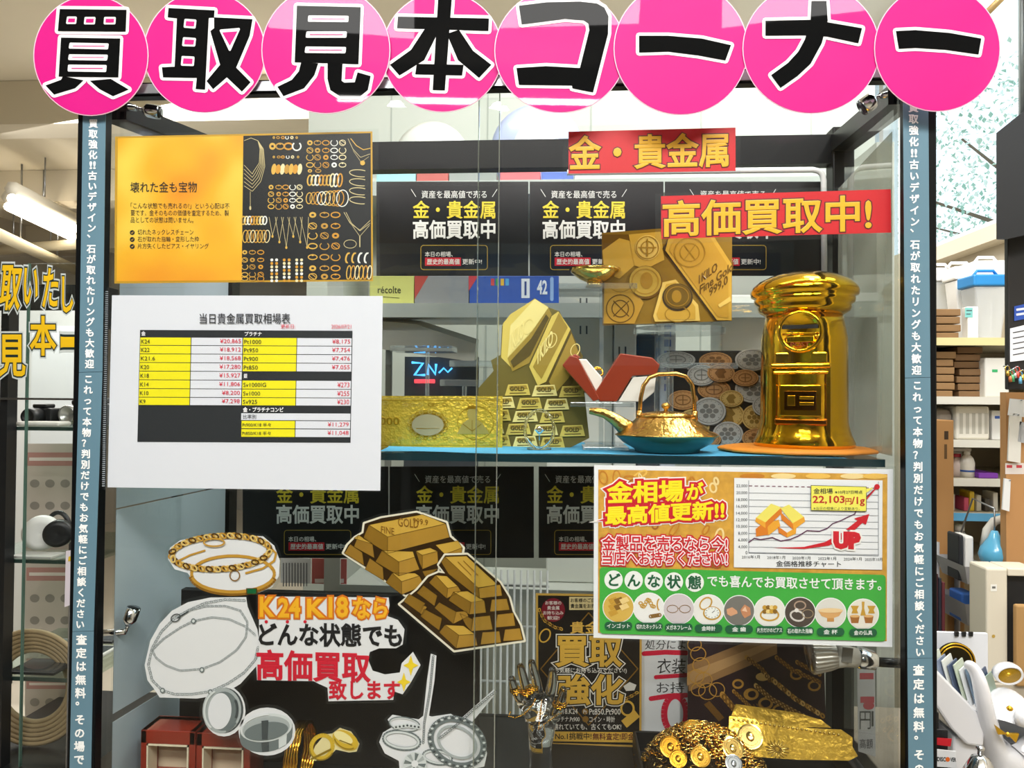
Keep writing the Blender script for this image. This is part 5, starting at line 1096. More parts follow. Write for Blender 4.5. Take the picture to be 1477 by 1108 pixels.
def gold_tray():
    zt = ZD+.032; xa, xb = at(922, 1100, .10).x, at(1238, 1100, .10).x; Ya, Yb = .04, .185
    t = thing('tray', 'black tray heaped with gold chains, coins and plates', 'tray', ((xa+xb)/2, .11, ZD)); k = mat('#0b0c0e', .4)
    b = MB(); b.box((xa, Ya, ZD+.001), (xb, Yb, ZD+.006), k); b.build('tray_floor', t)
    b = MB(); b.box((xa, Ya, ZD+.001), (xb, Ya+.004, zt), k); b.box((xa, Yb-.004, ZD+.001), (xb, Yb, zt), k); b.box((xa, Ya, ZD+.001), (xa+.004, Yb, zt), k); b.box((xb-.004, Ya, ZD+.001), (xb, Yb, zt), k); b.build('rim', t, .001)
    rnd = random.Random(11)
    # heap of chains: a low mound with many interlinked loops on it
    b = MB(); c = ((at(1015, 1100, .1).x), .105); hx, hy, hh = .08, .06, .068
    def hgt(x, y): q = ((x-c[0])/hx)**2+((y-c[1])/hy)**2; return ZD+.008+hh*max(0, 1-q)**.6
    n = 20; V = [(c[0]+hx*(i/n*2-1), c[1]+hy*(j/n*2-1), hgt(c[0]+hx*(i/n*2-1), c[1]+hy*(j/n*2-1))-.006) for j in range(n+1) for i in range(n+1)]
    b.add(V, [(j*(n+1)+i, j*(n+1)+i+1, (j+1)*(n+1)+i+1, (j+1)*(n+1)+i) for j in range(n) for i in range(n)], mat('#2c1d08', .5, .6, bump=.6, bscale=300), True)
    gms = [mat('#e2b24a', .18, 1.0), mat('#c48f2c', .22, 1.0), mat('#f0cf7e', .15, 1.0)]
    for s_ in range(60):
        a = rnd.uniform(0, 6.28); q = rnd.uniform(0, .8); x, y = c[0]+hx*q*math.cos(a), c[1]+hy*q*math.sin(a); d = rnd.uniform(0, 6.28); r = rnd.uniform(.0026, .0042); m_ = rnd.choice(gms)
        for k in range(rnd.randint(10, 18)):
            d += rnd.uniform(-.5, .5); x += r*1.5*math.cos(d); y += r*1.5*math.sin(d)
            if abs(x-c[0]) > hx*.95 or abs(y-c[1]) > hy*.95: d += 2.6
            R = Matrix.Rotation(d, 3, 'Z') @ Matrix.Rotation(math.pi/2*(k % 2)+rnd.uniform(-.3, .3), 3, 'X')
            ctr = Vector((x, y, hgt(x, y)+.0006)); b.tube([ctr+R @ Vector((1.25*r*math.cos(g*1.0472), .8*r*math.sin(g*1.0472), 0)) for g in range(6)], r*.27, m_, 4, True)
    o = tag(b.build('gold_chains'), 'tangled heap of gold chain necklaces in the black tray', 'chains'); o['kind'] = 'stuff'
    zf = hgt
    coins = [(1000, 1057, .098, 17), (967, 1078, .08, 15), (1057, 1080, .075, 15), (1010, 1092, .06, 14), (978, 1095, .056, 12), (1082, 1063, .10, 17), (1058, 1102, .052, 12)]
    LABC = ['largest round gold coin pendant on top of the chain heap', 'gold coin pendant at the left end of the chain heap', 'gold coin pendant at the right of the chain heap, under the gold plates', 'gold coin pendant low at the front middle of the chain heap', 'gold coin pendant low at the front left of the heap', 'gold coin pendant at the back beside the gold plates', 'silver grey coin low at the front right of the chain heap']
    for i, (px, py, Y, r) in enumerate(coins):
        s = spx(Y); p = at(px, py, Y); t = thing('coin_pendant', LABC[i], 'coin', p, 'coin pendants on the chain heap'); mt = STEEL if i == 6 else gms[i % 3]
        R = Matrix.Rotation(rnd.uniform(-.3, .3), 3, 'Y') @ Matrix.Rotation(math.radians(48), 3, 'X')
        b = MB(); b.lathe([(.0001, 0), (r*s, 0), (r*s, .0016), (r*.9*s, .0018), (r*.86*s, .0012), (.0001, .0012)], p, mt, 28, R, smooth=False); b.build('disc', t)
        b = MB()
        b.tube([p+R @ Vector((r*.68*s*math.cos(g*.3), r*.68*s*math.sin(g*.3), .0013)) for g in range(21)], .0004, mt, 5, True)
        b.lathe([(.0001, .0022), (r*.25*s, .002), (r*.4*s, .0012)], p, mt, 14, R, sx=.8); b.build('relief', t)
    # embossed gold plates with jagged ends
    pm = mat('#9c7c26', .3, .75, bump=.2, bscale=90); ph = mat('#efd27a', .2, 1.0)
    for lab, P, Y, dz in (('long embossed gold plate with starburst and jagged end, on the tray', [(1050,1090),(1062,1052),(1120,1058),(1180,1066),(1226,1068),(1240,1076),(1236,1085),(1240,1094),(1225,1098),(1150,1096)], .085, 0), ('second gold plate lying behind the starburst plate', [(1060,1058),(1075,1040),(1110,1044),(1165,1050),(1200,1058),(1212,1066),(1150,1064),(1100,1060)], .11, 0)):
        t = thing('gold_plate', lab, 'plate', at(1150, 1096, Y), 'embossed gold plates in the tray')
        # lay the outline on a plane leaning back from the tray front
        lean = lambda x, y: (lambda p: Vector((p.x, Y+(p.z-at(1150, 1096, Y).z)*1.1, p.z)))(at(x, y, Y))
        b = MB(); A = [lean(*q) for q in P]; Bk = [v+Vector((0, .0009, -.0008)) for v in A]; N = len(A); tr = tessellate_polygon([A]); fs = []
        for q in tr:
            nn = (A[q[1]]-A[q[0]]).cross(A[q[2]]-A[q[0]]); f = tuple(q) if nn.y < 0 else (q[0], q[2], q[1]); fs += [f, (f[0]+N, f[2]+N, f[1]+N)]
        fs += [(i, (i+1) % N, N+(i+1) % N, N+i) for i in range(N)]; b.add(A+Bk, fs, pm); b.build('plate', t)
        if Y < .1:
            b = MB(); cx, cy = 1124, 1086
            for k in range(17): a = k*.385; b.tube([lean(cx+3*math.cos(a), cy+2*math.sin(a))+Vector((0, -.0006, .0006)), lean(cx+17*math.cos(a), cy+9*math.sin(a))+Vector((0, -.0006, .0006))], .0005, ph, 5)
            for k in range(24): q = lean(1068+k*6.6, 1056+k*.75)+Vector((0, -.0006, .0006)); b.lathe([(.0001, -.0016), (.0018, 0), (.0001, .0016)], q, ph, 7)
            b.build('starburst_relief', t)
gold_tray()
# ------------------------------------------------------------------ spotlights
def small_spot(lab, a, j, h0, h1, Y, r=10):
    s = spx(Y); A, J, H0, H1 = (Vector(at(x, y, Y)) for x, y in (a, j, h0, h1))
    t = thing('spotlight', lab, 'spotlight', A, 'small chrome spotlights in the cabinet')
    b = MB(); b.rod(A, J, 4.6*s, CHROME, 14); b.tube([A, A.lerp(J, .12)], 6*s, CHROME, 14); b.build('arm', t)
    b = MB(); b.tube([J, J.lerp(H0, .5), H0], [3*s, 2.4*s, 3*s], CHROME, 10); b.build('joint', t)
    d = (H1-H0).normalized(); L = (H1-H0).length
    b = MB(); b.tube([H0, H0+d*L*.35, H0+d*L*.4, H1, H1-d*L*.04], [3.5*s, r*s, r*s, r*s, (r-1.5)*s], CHROME, 20); hd = b.build('head', t)
    b = MB(); b.tube([H1-d*L*.03, H1-d*L*.01], [(r-2)*s]*2, mat('#2a2c2e', .2, 1.0), 18); b.build('lens', hd)
small_spot('small chrome spotlight on the lower left post beside the lettered strip', (141, 914), (181, 911), (184, 903), (193, 877), .035)
small_spot('small chrome spotlight under the top rail at the upper left corner', (158, 152), (197, 156), (205, 158), (230, 162), .035, 10.5)
small_spot('small chrome spotlight under the top rail at the upper right corner', (1297, 131), (1272, 138), (1264, 141), (1244, 155), .035, 12)
def led_lamp():
    Y = .045; s = spx(Y); A, Bq, C, D, E = (Vector(at(x, y, Y)) for x, y in ((1300, 957), (1266, 955), (1236, 949), (1203, 944), (1168, 946)))
    t = thing('led_spotlight', 'large ribbed LED spotlight on a black arm, below the gold price poster', 'spotlight', A)
    b = MB(); b.rod(A, Bq, 6.5*s, mat('#17191b', .3), 14); b.build('arm', t)
    b = MB(); d = (C-Bq).normalized(); b.tube([Bq, Bq+d*4*s, C-d*4*s, C], [7*s, 12*s, 14*s, 12*s], CHROME, 20); b.build('collar', t)
    b = MB(); b.tube([C, C.lerp(D, .5), D], [13*s, 15*s, 19*s], mat('#bdbab0', .45), 22); nk = b.build('neck', t)
    b = MB(); p = at(1222, 945, Y-.0151); b.obox(p, (14*s, .001, 20*s), Matrix.Rotation(.1, 3, 'Y'), mat('#6f6d66', .5)); b.build('label_plate', nk)
    b = MB(); d = (E-D).normalized(); up = Vector((0, -1, 0)); sd = d.cross(up).normalized(); V = []; Fs = []; n = 96
    prof = [(0, 19), (.25, 21.5), (.7, 24), (.95, 25), (1.0, 23.5)]
    for u, r in prof:
        for k in range(n): a = 2*math.pi*k/n; rr = r*(1-.05*(k % 4 in (0, 1)) if 0 < u < 1 else 1)*s; V.append(D+(E-D)*u+(up*math.cos(a)+sd*math.sin(a))*rr)
    for i in range(len(prof)-1):
        for k in range(n): q = (k+1) % n; Fs.append((i*n+k, (i+1)*n+k, (i+1)*n+q, i*n+q))
    Fs.append(tuple((len(prof)-1)*n+k for k in range(n))); b.add(V, Fs, mat('#a5a29a', .3, .7)); hs = b.build('ribbed_housing', t)
    b = MB(); b.tube([E, E+d*2*s], [21*s, 20*s], pane_mat('lens_glass', (.95, .96, .96), base=.2), 28); b.build('lens', hs)
led_lamp()
def side_notice():
    # handwritten strip leaning at the right back of the lower compartment
    Y = .225; t = thing('price_notice', 'narrow white handwritten strip with red blocks at the right back post', 'notice', at(1250, 1092, Y))
    b = MB(); b.poly([(1236,930),(1262,940),(1263,1092),(1238,1084)], Y, mat('#d4d6d6', .5), 0, .0005); b.build('paper', t); y = Y-.0005; b = MB(); rd = mat('#c9364c', .5)
    b.rect(1240, 971, 1260, 980, y, rd, 1); b.rect(1241, 1005, 1261, 1014, y, rd, 1); b.ell(1253, 1018, 8, 6, y, rd, 1); k = mat('#2a2c30', .5)
    b.text('円', 1240, 1026, 1256, 1052, y, k, 1); b.text('1', 1257, 1026, 1260, 1048, y, k, 1); b.text('高額', 1240, 1066, 1259, 1080, y, k, 1); b.build('writing', t)
side_notice()
# ------------------------------------------------------------------ shop shelves seen through the case
def grounded_unit(t, xa, xb, Y, dep, zs, col, th=.015, edge=None):
    m_ = mat(col, .5)
    for z in zs:
        b = MB(); b.box((xa, Y, z-th), (xb, Y+dep, z), m_); sh = b.build('shelf', t)
        if edge: e = MB(); e.box((xa, Y-.004, z-th-.004), (xb, Y-.0005, z+.002), mat(edge, .4)); e.build('label_rail', sh)
def back_shelves():
    Y = .50; xa, xb = at(470, 600, Y).x, at(1290, 600, Y).x
    t = thing('shop_shelf', 'pale grey shop shelving behind the cabinet', 'shelf', ((xa+xb)/2, Y+.2, 0))
    zA, zB, zC = at(700, 262, Y).z, at(700, 439, Y).z, at(700, 850, Y).z
    b = MB(); b.box((xa+.0305, Y+.172, zB-.02), (xb-.0305, Y+.18, at(700, 214, Y).z), mat('#c6cac3', .6)); b.build('back_panel', t)
    for x in (xa, xb-.03): b = MB(); b.box((x, Y+.0, 0), (x+.03, Y+.18, at(700, 214, Y).z), mat('#b6bab3', .5)); b.build('upright', t)
    grounded_unit(t, xa+.0305, xb-.0305, Y+.002, .168, (zA, zB, zC, .45), '#c9cdc6', .02, '#aeb6b2')
    def carton(name, lab, x0, x1, y0, z, col, dep=.1, Yo=.012, cat='box', extra=None, group='boxes on the shelf behind the cabinet'):
        y1 = 0; a = at(x0, 420, Y+Yo); c = at(x1, 420, Y+Yo); top = at((x0+x1)/2, y0, Y+Yo).z
        tt = thing(name, lab, cat, ((a.x+c.x)/2, Y+Yo+dep/2, z), group)
        b = MB(); b.box((a.x, Y+Yo, z+.0005), (c.x, Y+Yo+dep, max(top, z+.01)), mat(col, .4)); b.build('carton', tt, .001)
        if extra: b = MB(); extra(b, Y+Yo); b.build('print', tt)
    def gpr(b, y): b.text('récolte', 545, 413, 578, 423, y, mat('#33391c', .5), 1, .01); b.line([(550,428),(576,430)], .8, y, mat('#5c6230', .5), 1)
    carton('carton', 'yellow green box with small brand lettering, right of the price sheet', 533, 597, 398, zB, '#d3d67c', extra=gpr)
    carton('carton', 'grey box with a red corner behind the glass, between yellow green and blue packs', 598, 676, 398, zB, '#8d9094', extra=lambda b, y: b.poly([(598,398),(618,398),(598,432)], y, mat('#b5433c', .5), 1))
    def bl(b, y):
        w = mat('#dfe6f0', .5)
        for k, c_ in enumerate(('#c33', '#3a9a50', '#d8b030', '#4aa0d8')): b.rect(708+k*7, 402, 713+k*7, 412, y, mat({'#c33': '#c83a3a'}.get(c_, c_), .5), 1)
        b.text('42', 775, 405, 789, 424, y, w, 1, .03, rot=0); b.rect(752, 402, 764, 430, y, w, 1); b.poly([(690,398),(676,420),(676,398)], y, mat('#c23a44', .5), 1)
        b.line([(758, 406), (758, 426)], 3, y, mat('#24408a', .5), 2, cap=False); b.line([(796,402),(796,432)], 5, y, mat('#8fb0e0', .5), 1)
    carton('carton', 'blue pack with the number 42 on the shelf behind the bar cut-out', 677, 806, 398, zB, '#3156b0', extra=bl)
    for lab, x0, x1, y0, col in (('pale cyan box on the top shelf behind the dark posters', 541, 598, 248, '#9ad0d6'), ('brick red box on the top shelf beside the cyan one', 599, 645, 248, '#b5564e'), ('grey box on the top shelf left of the door edges', 646, 715, 249, '#8f9794'), ('white and red box on the top shelf under the round blue pack', 720, 778, 247, '#d9636c'), ('blue box on the top shelf left of the smaller red sign', 780, 826, 248, '#4a6cc0'), ('white box on the top shelf behind the smaller red sign', 828, 1060, 247, '#d7dad4')):
        carton('carton', lab, x0, x1, y0, zA, col, group='boxes on the top shelf behind the cabinet')
    # round packs above the top shelf
    for lab, cx, cy, r, col, c2 in (('round clear dome pack on the top shelf, fourth disc sign above it', 625, 190, 55, '#c4c9c4', '#e4e7e2'), ('round pale blue pack on the top shelf below the hook shaped disc', 775, 176, 66, '#aab8dc', '#d6e2ee')):
        tt = thing('round_pack', lab, 'package', at(cx, cy, Y+.1), 'round packs on the top shelf'); Yp = Y+.12
        b = MB(); z0 = zA+.0005; c = at(cx, cy, Yp); rr = r*spx(Yp); c.z = z0+rr; R = Matrix.Rotation(math.pi/2, 3, 'X')
        b.lathe([(.0001, 0), (rr, 0), (rr, .02), (rr*.8, .035), (.0001, .04)], c, mat(col, .3, 0, .5), 36, R); b.build('pack', tt)
        b = MB(); b.lathe([(rr*.5, .0385), (rr*.5, .041), (.0001, .043)], c, mat(c2, .3, 0, .5), 30, R); b.build('centre', tt)
    # things on the middle part of the shelf, seen over the gold items
    z = zC
    def tall(name, lab, cat, x0, x1, y0, col, Yo, dep=.1, extra=None, zb=None):
        a = at(x0, 500, Y+Yo); c = at(x1, 500, Y+Yo); top = at((x0+x1)/2, y0, Y+Yo).z; zz = z if zb is None else zb
        tt = thing(name, lab, cat, ((a.x+c.x)/2, Y+Yo+dep/2, zz), 'goods on the shelf behind the cabinet')
        b = MB(); b.box((a.x, Y+Yo, zz+.0005), (c.x, Y+Yo+dep, top), mat(col, .45)); b.build('body', tt, .003)
        if extra: b = MB(); extra(b, Y+Yo); b.build('front', tt)
    def slots(x0, ys):
        def f(b, y):
            for yy in ys:
                for k in (0, 9): b.rect(x0+k, yy, x0+k+2.4, yy+12, y, mat('#4a4e50', .5), 1)
        return f
    tall('grey_case', 'pale panel with dark slots behind the acrylic stand, near the saucer', 'case', 790, 884, 445, '#e6e9e3', .06, extra=slots(836, (430, 470)))
    tall('white_unit', 'white slotted unit behind the bullion picture', 'unit', 886, 918, 460, '#e6e9e8', .05, extra=slots(892, (500,)))
    tall('dark_box', 'dark slate box behind the acrylic stands', 'box', 919, 950, 482, '#3c4654', .06)
    def vtxt(b, y):
        for k in range(5): b.rect(958, 490+k*16, 968, 500+k*16, y, mat('#3e62b8', .5), 1)
    tall('blue_white_pack', 'tall blue and white pack behind the low acrylic step', 'package', 952, 975, 482, '#cfd8ea', .06, .06, vtxt)
    tall('white_case', 'large white case behind the coin photo board', 'case', 1040, 1188, 425, '#f0f2ef', .05, .1)
    # neon sign
    Yn = Y+.12; t2 = thing('neon_sign', 'small neon sign with blue letters and a red bar behind the acrylic steps', 'sign', at(618, 640, Yn))
    b = MB(); a = at(585, 515, Yn+.02); c = at(690, 640, Yn+.02); b.box((a.x, Yn+.012, zC+.0005), (c.x, Yn+.02, a.z), mat('#5a5f68', .4)); b.build('back_board', t2)
    bl_ = emit_mat('neon_blue', '#4fb4ff', 2.2); rd_ = emit_mat('neon_red', '#ff4a55', 1.6)
    b = MB(); T = lambda P, r=.0028: b.tube([at(x, y, Yn) for x, y in P], r, bl_, 6)
    T([(594,523),(610,524),(598,541),(613,541)]); T([(617,541),(618,526),(628,540),(629,525)]); T([(633,538),(640,531),(646,537),(652,531)], .0018); b.build('blue_tube', t2)
    b = MB(); b.tube([at(598, 550, Yn), at(627, 550, Yn)], .004, rd_, 8); b.build('red_tube', t2)
    # sloping grey cover
    b = MB(); Yc = Y+.03; A = [at(x, y, Yc) for x, y in ((545,463),(600,468),(686,496),(684,522),(545,503))]; Bk = [v+Vector((0, .05, .012)) for v in A]
    b.add(A+Bk, [(4,3,2,1,0),(5,6,7,8,9)]+[(i, (i+1) % 5, 5+(i+1) % 5, 5+i) for i in range(5)], mat('#cfcdc2', .5))
    Ab = at(546, 503, Yc); b.box((Ab.x, Yc+.055, zC+.0005), (Ab.x+.012, Yc+.062, Ab.z+.02), mat('#8b8c86', .5))
    tag(b.build('sloping_cover'), 'grey sloping plastic cover behind the acrylic steps', 'cover')
    # lower part: leaflets and wire rack
    for lab, x0, x1, col in (('white barcode leaflet under the lower dark posters', 405, 448, '#e2e4e6'), ('red headed leaflet beside the barcode leaflet', 450, 500, '#c66a66')):
        t3 = thing('leaflet', lab, 'leaflet', at((x0+x1)/2, 850, Y), 'leaflets on the shelf under the dark posters'); a, c = at(x0, 806, Y+.005), at(x1, 806, Y+.005)
        b = MB(); b.box((a.x, Y+.005, zC+.0005), (c.x, Y+.007, at(430, 806, Y).z), mat(col, .5)); b.build('paper', t3)
        b = MB()
        if x0 == 405:
            for k in range(9): b.rect(408+k*4.2, 812, 409.6+k*4.2, 846, Y+.005, mat('#6d7076', .5), 1)
        else: b.line([(454, 838), (496, 838)], 6, Y+.005, mat('#f0e4e2', .5), 1, cap=False)
        b.build('print', t3)
    Yw = .42; t4 = thing('wire_rack', 'white wire rack of upright rods behind the glass hand', 'rack', (at(732, 900, Yw).x, Yw, 0)); wm = mat('#d0d3d2', .35)
    zt = at(732, 822, Yw).z
    for k in range(11):
        x = at(694+k*9.5, 900, Yw).x; b = MB(); b.rod((x, Yw, 0), (x, Yw, zt), .0022, wm, 6); b.build('rod', t4)
    for yy in (845, 905, 985, 1050):
        b = MB(); b.rod((at(690, yy, Yw).x, Yw+.004, at(732, yy, Yw).z), (at(792, yy, Yw).x, Yw+.004, at(732, yy, Yw).z), .0026, wm, 6); b.build('cross_wire', t4)
    Yp = 1.15; b = MB(); b.box((at(440, 600, Yp).x, Yp, 0), (at(1262, 600, Yp).x, Yp+.04, 2.36), mat('#b4bab2', .6, var=.06, vscale=3))
    for px in (560, 700, 850, 1010, 1170): b.box((at(px, 600, Yp).x-.002, Yp-.001, 0), (at(px, 600, Yp).x+.002, Yp, 2.36), mat('#9aa19a', .6))
    tag(b.build('panel_screen'), 'large pale grey panelled screen standing far behind the cabinet', 'screen')
back_shelves()
# ------------------------------------------------------------------ left: neighbouring glass showcase and the hall
def left_hall():
    Y = .85; s = spx(Y); X = lambda px, y=700: at(px, y, Y).x; ZP = lambda py, px=60: at(px, py, Y).z
    xa, xb = X(-70), X(130); t = thing('glass_showcase', 'glass showcase with cameras and phones left of the cabinet', 'showcase', ((xa+xb)/2, Y+.2, 0)); fm = mat('#17191b', .35)
    zt = ZP(440)
    b = MB(); b.box((X(2), Y-.01, 0), (X(13), Y+.02, zt), fm); b.build('post', t)
    b = MB(); b.box((xb-.02, Y+.4, 0), (xb, Y+.43, zt), fm); b.build('post', t)
    b = MB(); b.box((xa, Y-.02, 0), (xb, Y+.45, .55), fm); b.build('base', t)
    for py in (617, 812, 985):
        b = MB(); z = ZP(py)
        b.box((xa, Y+.03, z-.008), (xb-.021, Y+.39, z), pane_mat('case_shelf', (.85, .93, .9), base=.08)); sh = b.build('shelf', t)
        b = MB(); b.box((xa, Y+.0265, z-.0085), (xb-.021, Y+.0295, z+.0005), mat('#2c3d38', .2)); b.build('shelf_edge', sh)
    b = MB(); b.box((X(36), Y, .551), (xb-.003, Y+.006, ZP(380)), GLASS); g = b.build('glass_door', t)
    b = MB(); b.box((X(36)-.003, Y-.001, .552), (X(36), Y+.007, ZP(380)), mat('#4c6a60', .2)); b.build('glass_edge', g)
    # pale posters at the back
    for i, (y0, y1, lab) in enumerate(((640, 800, 'faded pink leaflet poster at the back of the left showcase, upper'), (806, 965, 'faded pink leaflet poster at the back of the left showcase, middle'), (970, 1090, 'faded pink leaflet poster at the back of the left showcase, lowest'))):
        Yq = Y+.395; tt = thing('faded_poster', lab, 'poster', at(75, y1, Yq), 'faded posters in the left showcase'); b = MB(); b.rect(36, y0, 112, y1, Yq, mat('#c9bfb6', .6), 0, .001); b.build('sheet', tt)
        b = MB(); pk, gy = mat('#b98a84', .6), mat('#958f88', .6); h = y1-y0
        b.rect(38, y0+h*.08, 110, y0+h*.2, Yq-.001, pk, 1); b.line([(42, y0+h*.14), (106, y0+h*.14)], h*.03, Yq-.001, mat('#e6dcd6', .6), 2, cap=False)
        for k in range(3):
            for j in range(3): b.ell(50+k*22, y0+h*(.36+.2*j), 7, 6, Yq-.001, gy, 1, N=14)
        b.line([(38, y0+h*.93), (110, y0+h*.93)], h*.05, Yq-.001, pk, 1, cap=False); b.build('print', tt)
    # cameras on the top shelf
    z = ZP(617)+.0005; dk, sv = mat('#1c1e20', .4), mat('#a9aaa6', .3, .8)
    def camera(lab, x0, x1, y0, body, lensm, lx, Yo):
        a, c = X(x0), X(x1); zt_ = ZP(y0); tt = thing('camera', lab, 'camera', ((a+c)/2, Y+Yo+.03, z), 'cameras in the left showcase')
        b = MB(); b.box((a, Y+Yo, z), (c, Y+Yo+.05, z+(zt_-z)*.8), body); b.build('body', tt, .004); b = MB(); m_ = (a+c)/2; b.box((m_-.02, Y+Yo+.005, z+(zt_-z)*.8), (m_+.02, Y+Yo+.04, zt_), body); b.build('viewfinder', tt, .004)
        b = MB(); p = (X(lx), Y+Yo, z+(zt_-z)*.42); r = (zt_-z)*.38; R = Matrix.Rotation(math.pi/2, 3, 'X'); b.lathe([(r, 0), (r, .035), (r*.85, .04), (r*.7, .036), (.0001, .03)], p, lensm, 26, R); b.build('lens', tt)
    camera('black film camera in the left showcase, at the left edge', -20, 22, 584, dk, dk, 2, .12); camera('black camera beside the silver one in the left showcase', 24, 66, 578, dk, sv, 44, .16); camera('silver lensed camera in the left showcase nearest the post', 70, 106, 574, mat('#4a4b4c', .3), sv, 88, .13)
    b = MB(); p0 = X(2); b.box((p0, Y+.04, z), (X(66), Y+.09, z+.012), mat('#d9d7d0', .8)); tag(b.build('folded_cloth', bevel=.005), 'white folded cloth in front of the cameras', 'cloth')
    # headphones, pouch
    z = ZP(812)+.0005
    tt = thing('headphones', 'white and black headphones on the middle shelf of the left showcase', 'headphones', (X(20), Y+.12, z)); wm = mat('#e3e4e2', .4)
    for nm, px, r, mm in (('ear_cup', 12, .045, wm), ('ear_cup', 38, .035, dk)):
        b = MB(); R = Matrix.Rotation(math.pi/2, 3, 'X') @ Matrix.Rotation(.3, 3, 'Y'); b.lathe([(.0001, -.015), (r*.8, -.015), (r, 0), (r*.95, .02), (r*.6, .024), (.0001, .016)], (X(px), Y+.12, z+.048), mm, 26, R); b.build(nm, tt)
    b = MB(); b.tube([(X(12)+.052*math.cos(a*.2618)*.6+.02, Y+.15, z+.05+.045*math.sin(a*.2618)) for a in range(13)], .006, dk, 8); b.build('headband', tt)
    b = MB(); b.box((X(58), Y+.1, z), (X(88), Y+.16, z+.03), mat('#2c2e30', .6)); tag(b.build('pouch', bevel=.008), 'dark pouch on the middle shelf right of the headphones', 'pouch')
    b = MB(); b.box((X(0), Y+.035, z), (X(60), Y+.09, z+.006), mat('#b9bab5', .7)); tag(b.build('papers', bevel=.001), 'loose grey papers in front of the headphones', 'papers')
    # phones and tablets
    z = ZP(985)+.0005
    for lab, x0, x1, y0, y1, col, sc in (('white framed tablet lying on the lower shelf of the left showcase', 32, 88, .16, .24, '#d9dad6', '#4e5456'), ('black tablet lying at the front of the lower showcase shelf', -4, 66, .04, .13, '#26282a', '#3c4043'), ('white phone lying at the left edge of the lower showcase shelf', -10, 28, .17, .23, '#dfe0dd', '#c4c6c4'), ('dark phone lying at the back of the lower showcase shelf', 24, 66, .27, .33, '#2b2d30', '#565b5e')):
        tt = thing('tablet' if 'tablet' in lab else 'phone', lab, 'tablet' if 'tablet' in lab else 'phone', (X((x0+x1)/2), Y+y0, z), 'phones and tablets in the left showcase')
        b = MB(); b.box((X(x0), Y+y0, z), (X(x1), Y+y1, z+.008), mat(col, .3)); b.build('case', tt, .002); b = MB(); b.box((X(x0)+.006, Y+y0+.006, z+.0081), (X(x1)-.006, Y+y1-.006, z+.0086), mat(sc, .1)); b.build('screen', tt)
    b = MB(); a = at(82, 940, Y+.3); c = at(100, 958, Y+.3); b.box((a.x, Y+.3, z), (c.x, Y+.302, a.z), mat('#cfd6dc', .5)); tt = tag(b.build('price_card'), 'small white price card standing by the tablets', 'card')
    # coil of beige hose on the base of the showcase
    tt = thing('coiled_hose', 'coil of flat beige bands on the bottom of the left showcase', 'coil', (X(8), Y+.2, .551)); hm = mat('#a08c6a', .5)
    r0 = 88*spx(Y+.1); zc = .5515+r0*1.0
    for k in range(6):
        b = MB(); r = r0*(1-.07*k)-.006; b.tube([(X(8)+r*math.cos(q*.1309), Y+.1+.002*k, zc-(r0-.006-r)*.0+r*math.sin(q*.1309)) for q in range(48)], .0062, hm, 8, True); b.build('band', tt)
    # pole under coil level is hidden; white sheet edge by the left strip
    b = MB(); b.poly([(95,795),(107,793),(104,872),(93,876)], .2, mat('#d9d2dc', .5), 0, .001); b.poly([(99,803),(105,802),(104,809),(98,810)], .1985, mat('#d9b82a', .5), 1)
    p = at(100, 876, .2); b.rod((p.x, .203, 0), (p.x, .203, p.z+.03), .003, STEEL, 6)
    tag(b.build('paper_flag'), 'pale paper flag on a thin stand just left of the left post', 'paper')
    # yellow sticker lettering
    Yl = Y-.017
    for ch, x0, y0, x1, y1, lab, sh in (('取', -2, 384, 27, 446, 'yellow sticker character, leftmost of the upper row on the left showcase', 6), ('い', 33, 388, 53, 438, 'yellow curved sticker character, second of the upper row on the left showcase', 3), ('た', 61, 388, 82, 442, 'yellow sticker character, third of the upper row on the left showcase', 3), ('し', 90, 400, 105, 450, 'yellow hooked sticker character, upper row nearest the post', 0), ('本', 44, 457, 80, 512, 'yellow tree-like sticker character in the lower row on the left showcase', 0), ('ー', 88, 488, 112, 499, 'yellow dash sticker in the lower row on the left showcase', 0), ('見', -2, 484, 36, 542, 'yellow sticker character, lowest on the left showcase', 0)):
        b = MB(); b.text(ch, x0, y0, x1, y1, Yl, mat('#f0c21c', .4), 0, .022, out=(.07, .032), omat=(mat('#c9d2d2', .4), mat('#20302e', .4)), shear=sh)
        tag(b.build('sticker_letter'), lab, 'sticker', 'yellow sticker letters on the left showcase')
    b = MB(); b.box((X(-70), Y-.0155, ZP(575)), (X(130), Y-.0135, ZP(372)), GLASS)
    b.box((X(-70), Y-.016, ZP(577)), (X(130), Y-.0125, ZP(574)), STEEL); tag(b.build('clear_screen'), 'clear panel carrying the yellow sticker letters', 'panel')
    # fluorescent lamps and pipes under the ceiling
    em = emit_mat('lamp_glow', '#fff3dc', 14.0); zz = 2.62
    for lab, p0, p1 in (('upper of the two fluorescent battens in the left hall', (17, 286), (112, 331)), ('lower of the two fluorescent battens in the left hall', (12, 298), (112, 346))):
        A, Bq = atz(*p0, zz), atz(*p1, zz+.0); d = (Bq-A); Bq = A+d.normalized()*min(d.length, 3.2)
        tt = thing('fluorescent_lamp', lab, 'lamp', (A+Bq)/2, 'fluorescent battens in the left hall'); b = MB(); b.rod(A, Bq, .028, em, 10); b.build('tube', tt)
        b = MB(); b.tube([A+Vector((0, 0, .06)), Bq+Vector((0, 0, .06))], .045, mat('#d8d2c2', .5), 6); b.build('batten', tt)
        b = MB(); m_ = A.lerp(Bq, .45); b.rod(m_+Vector((0, 0, .08)), (m_.x, m_.y, 2.99), .005, STEEL, 6); b.build('hanger', tt)
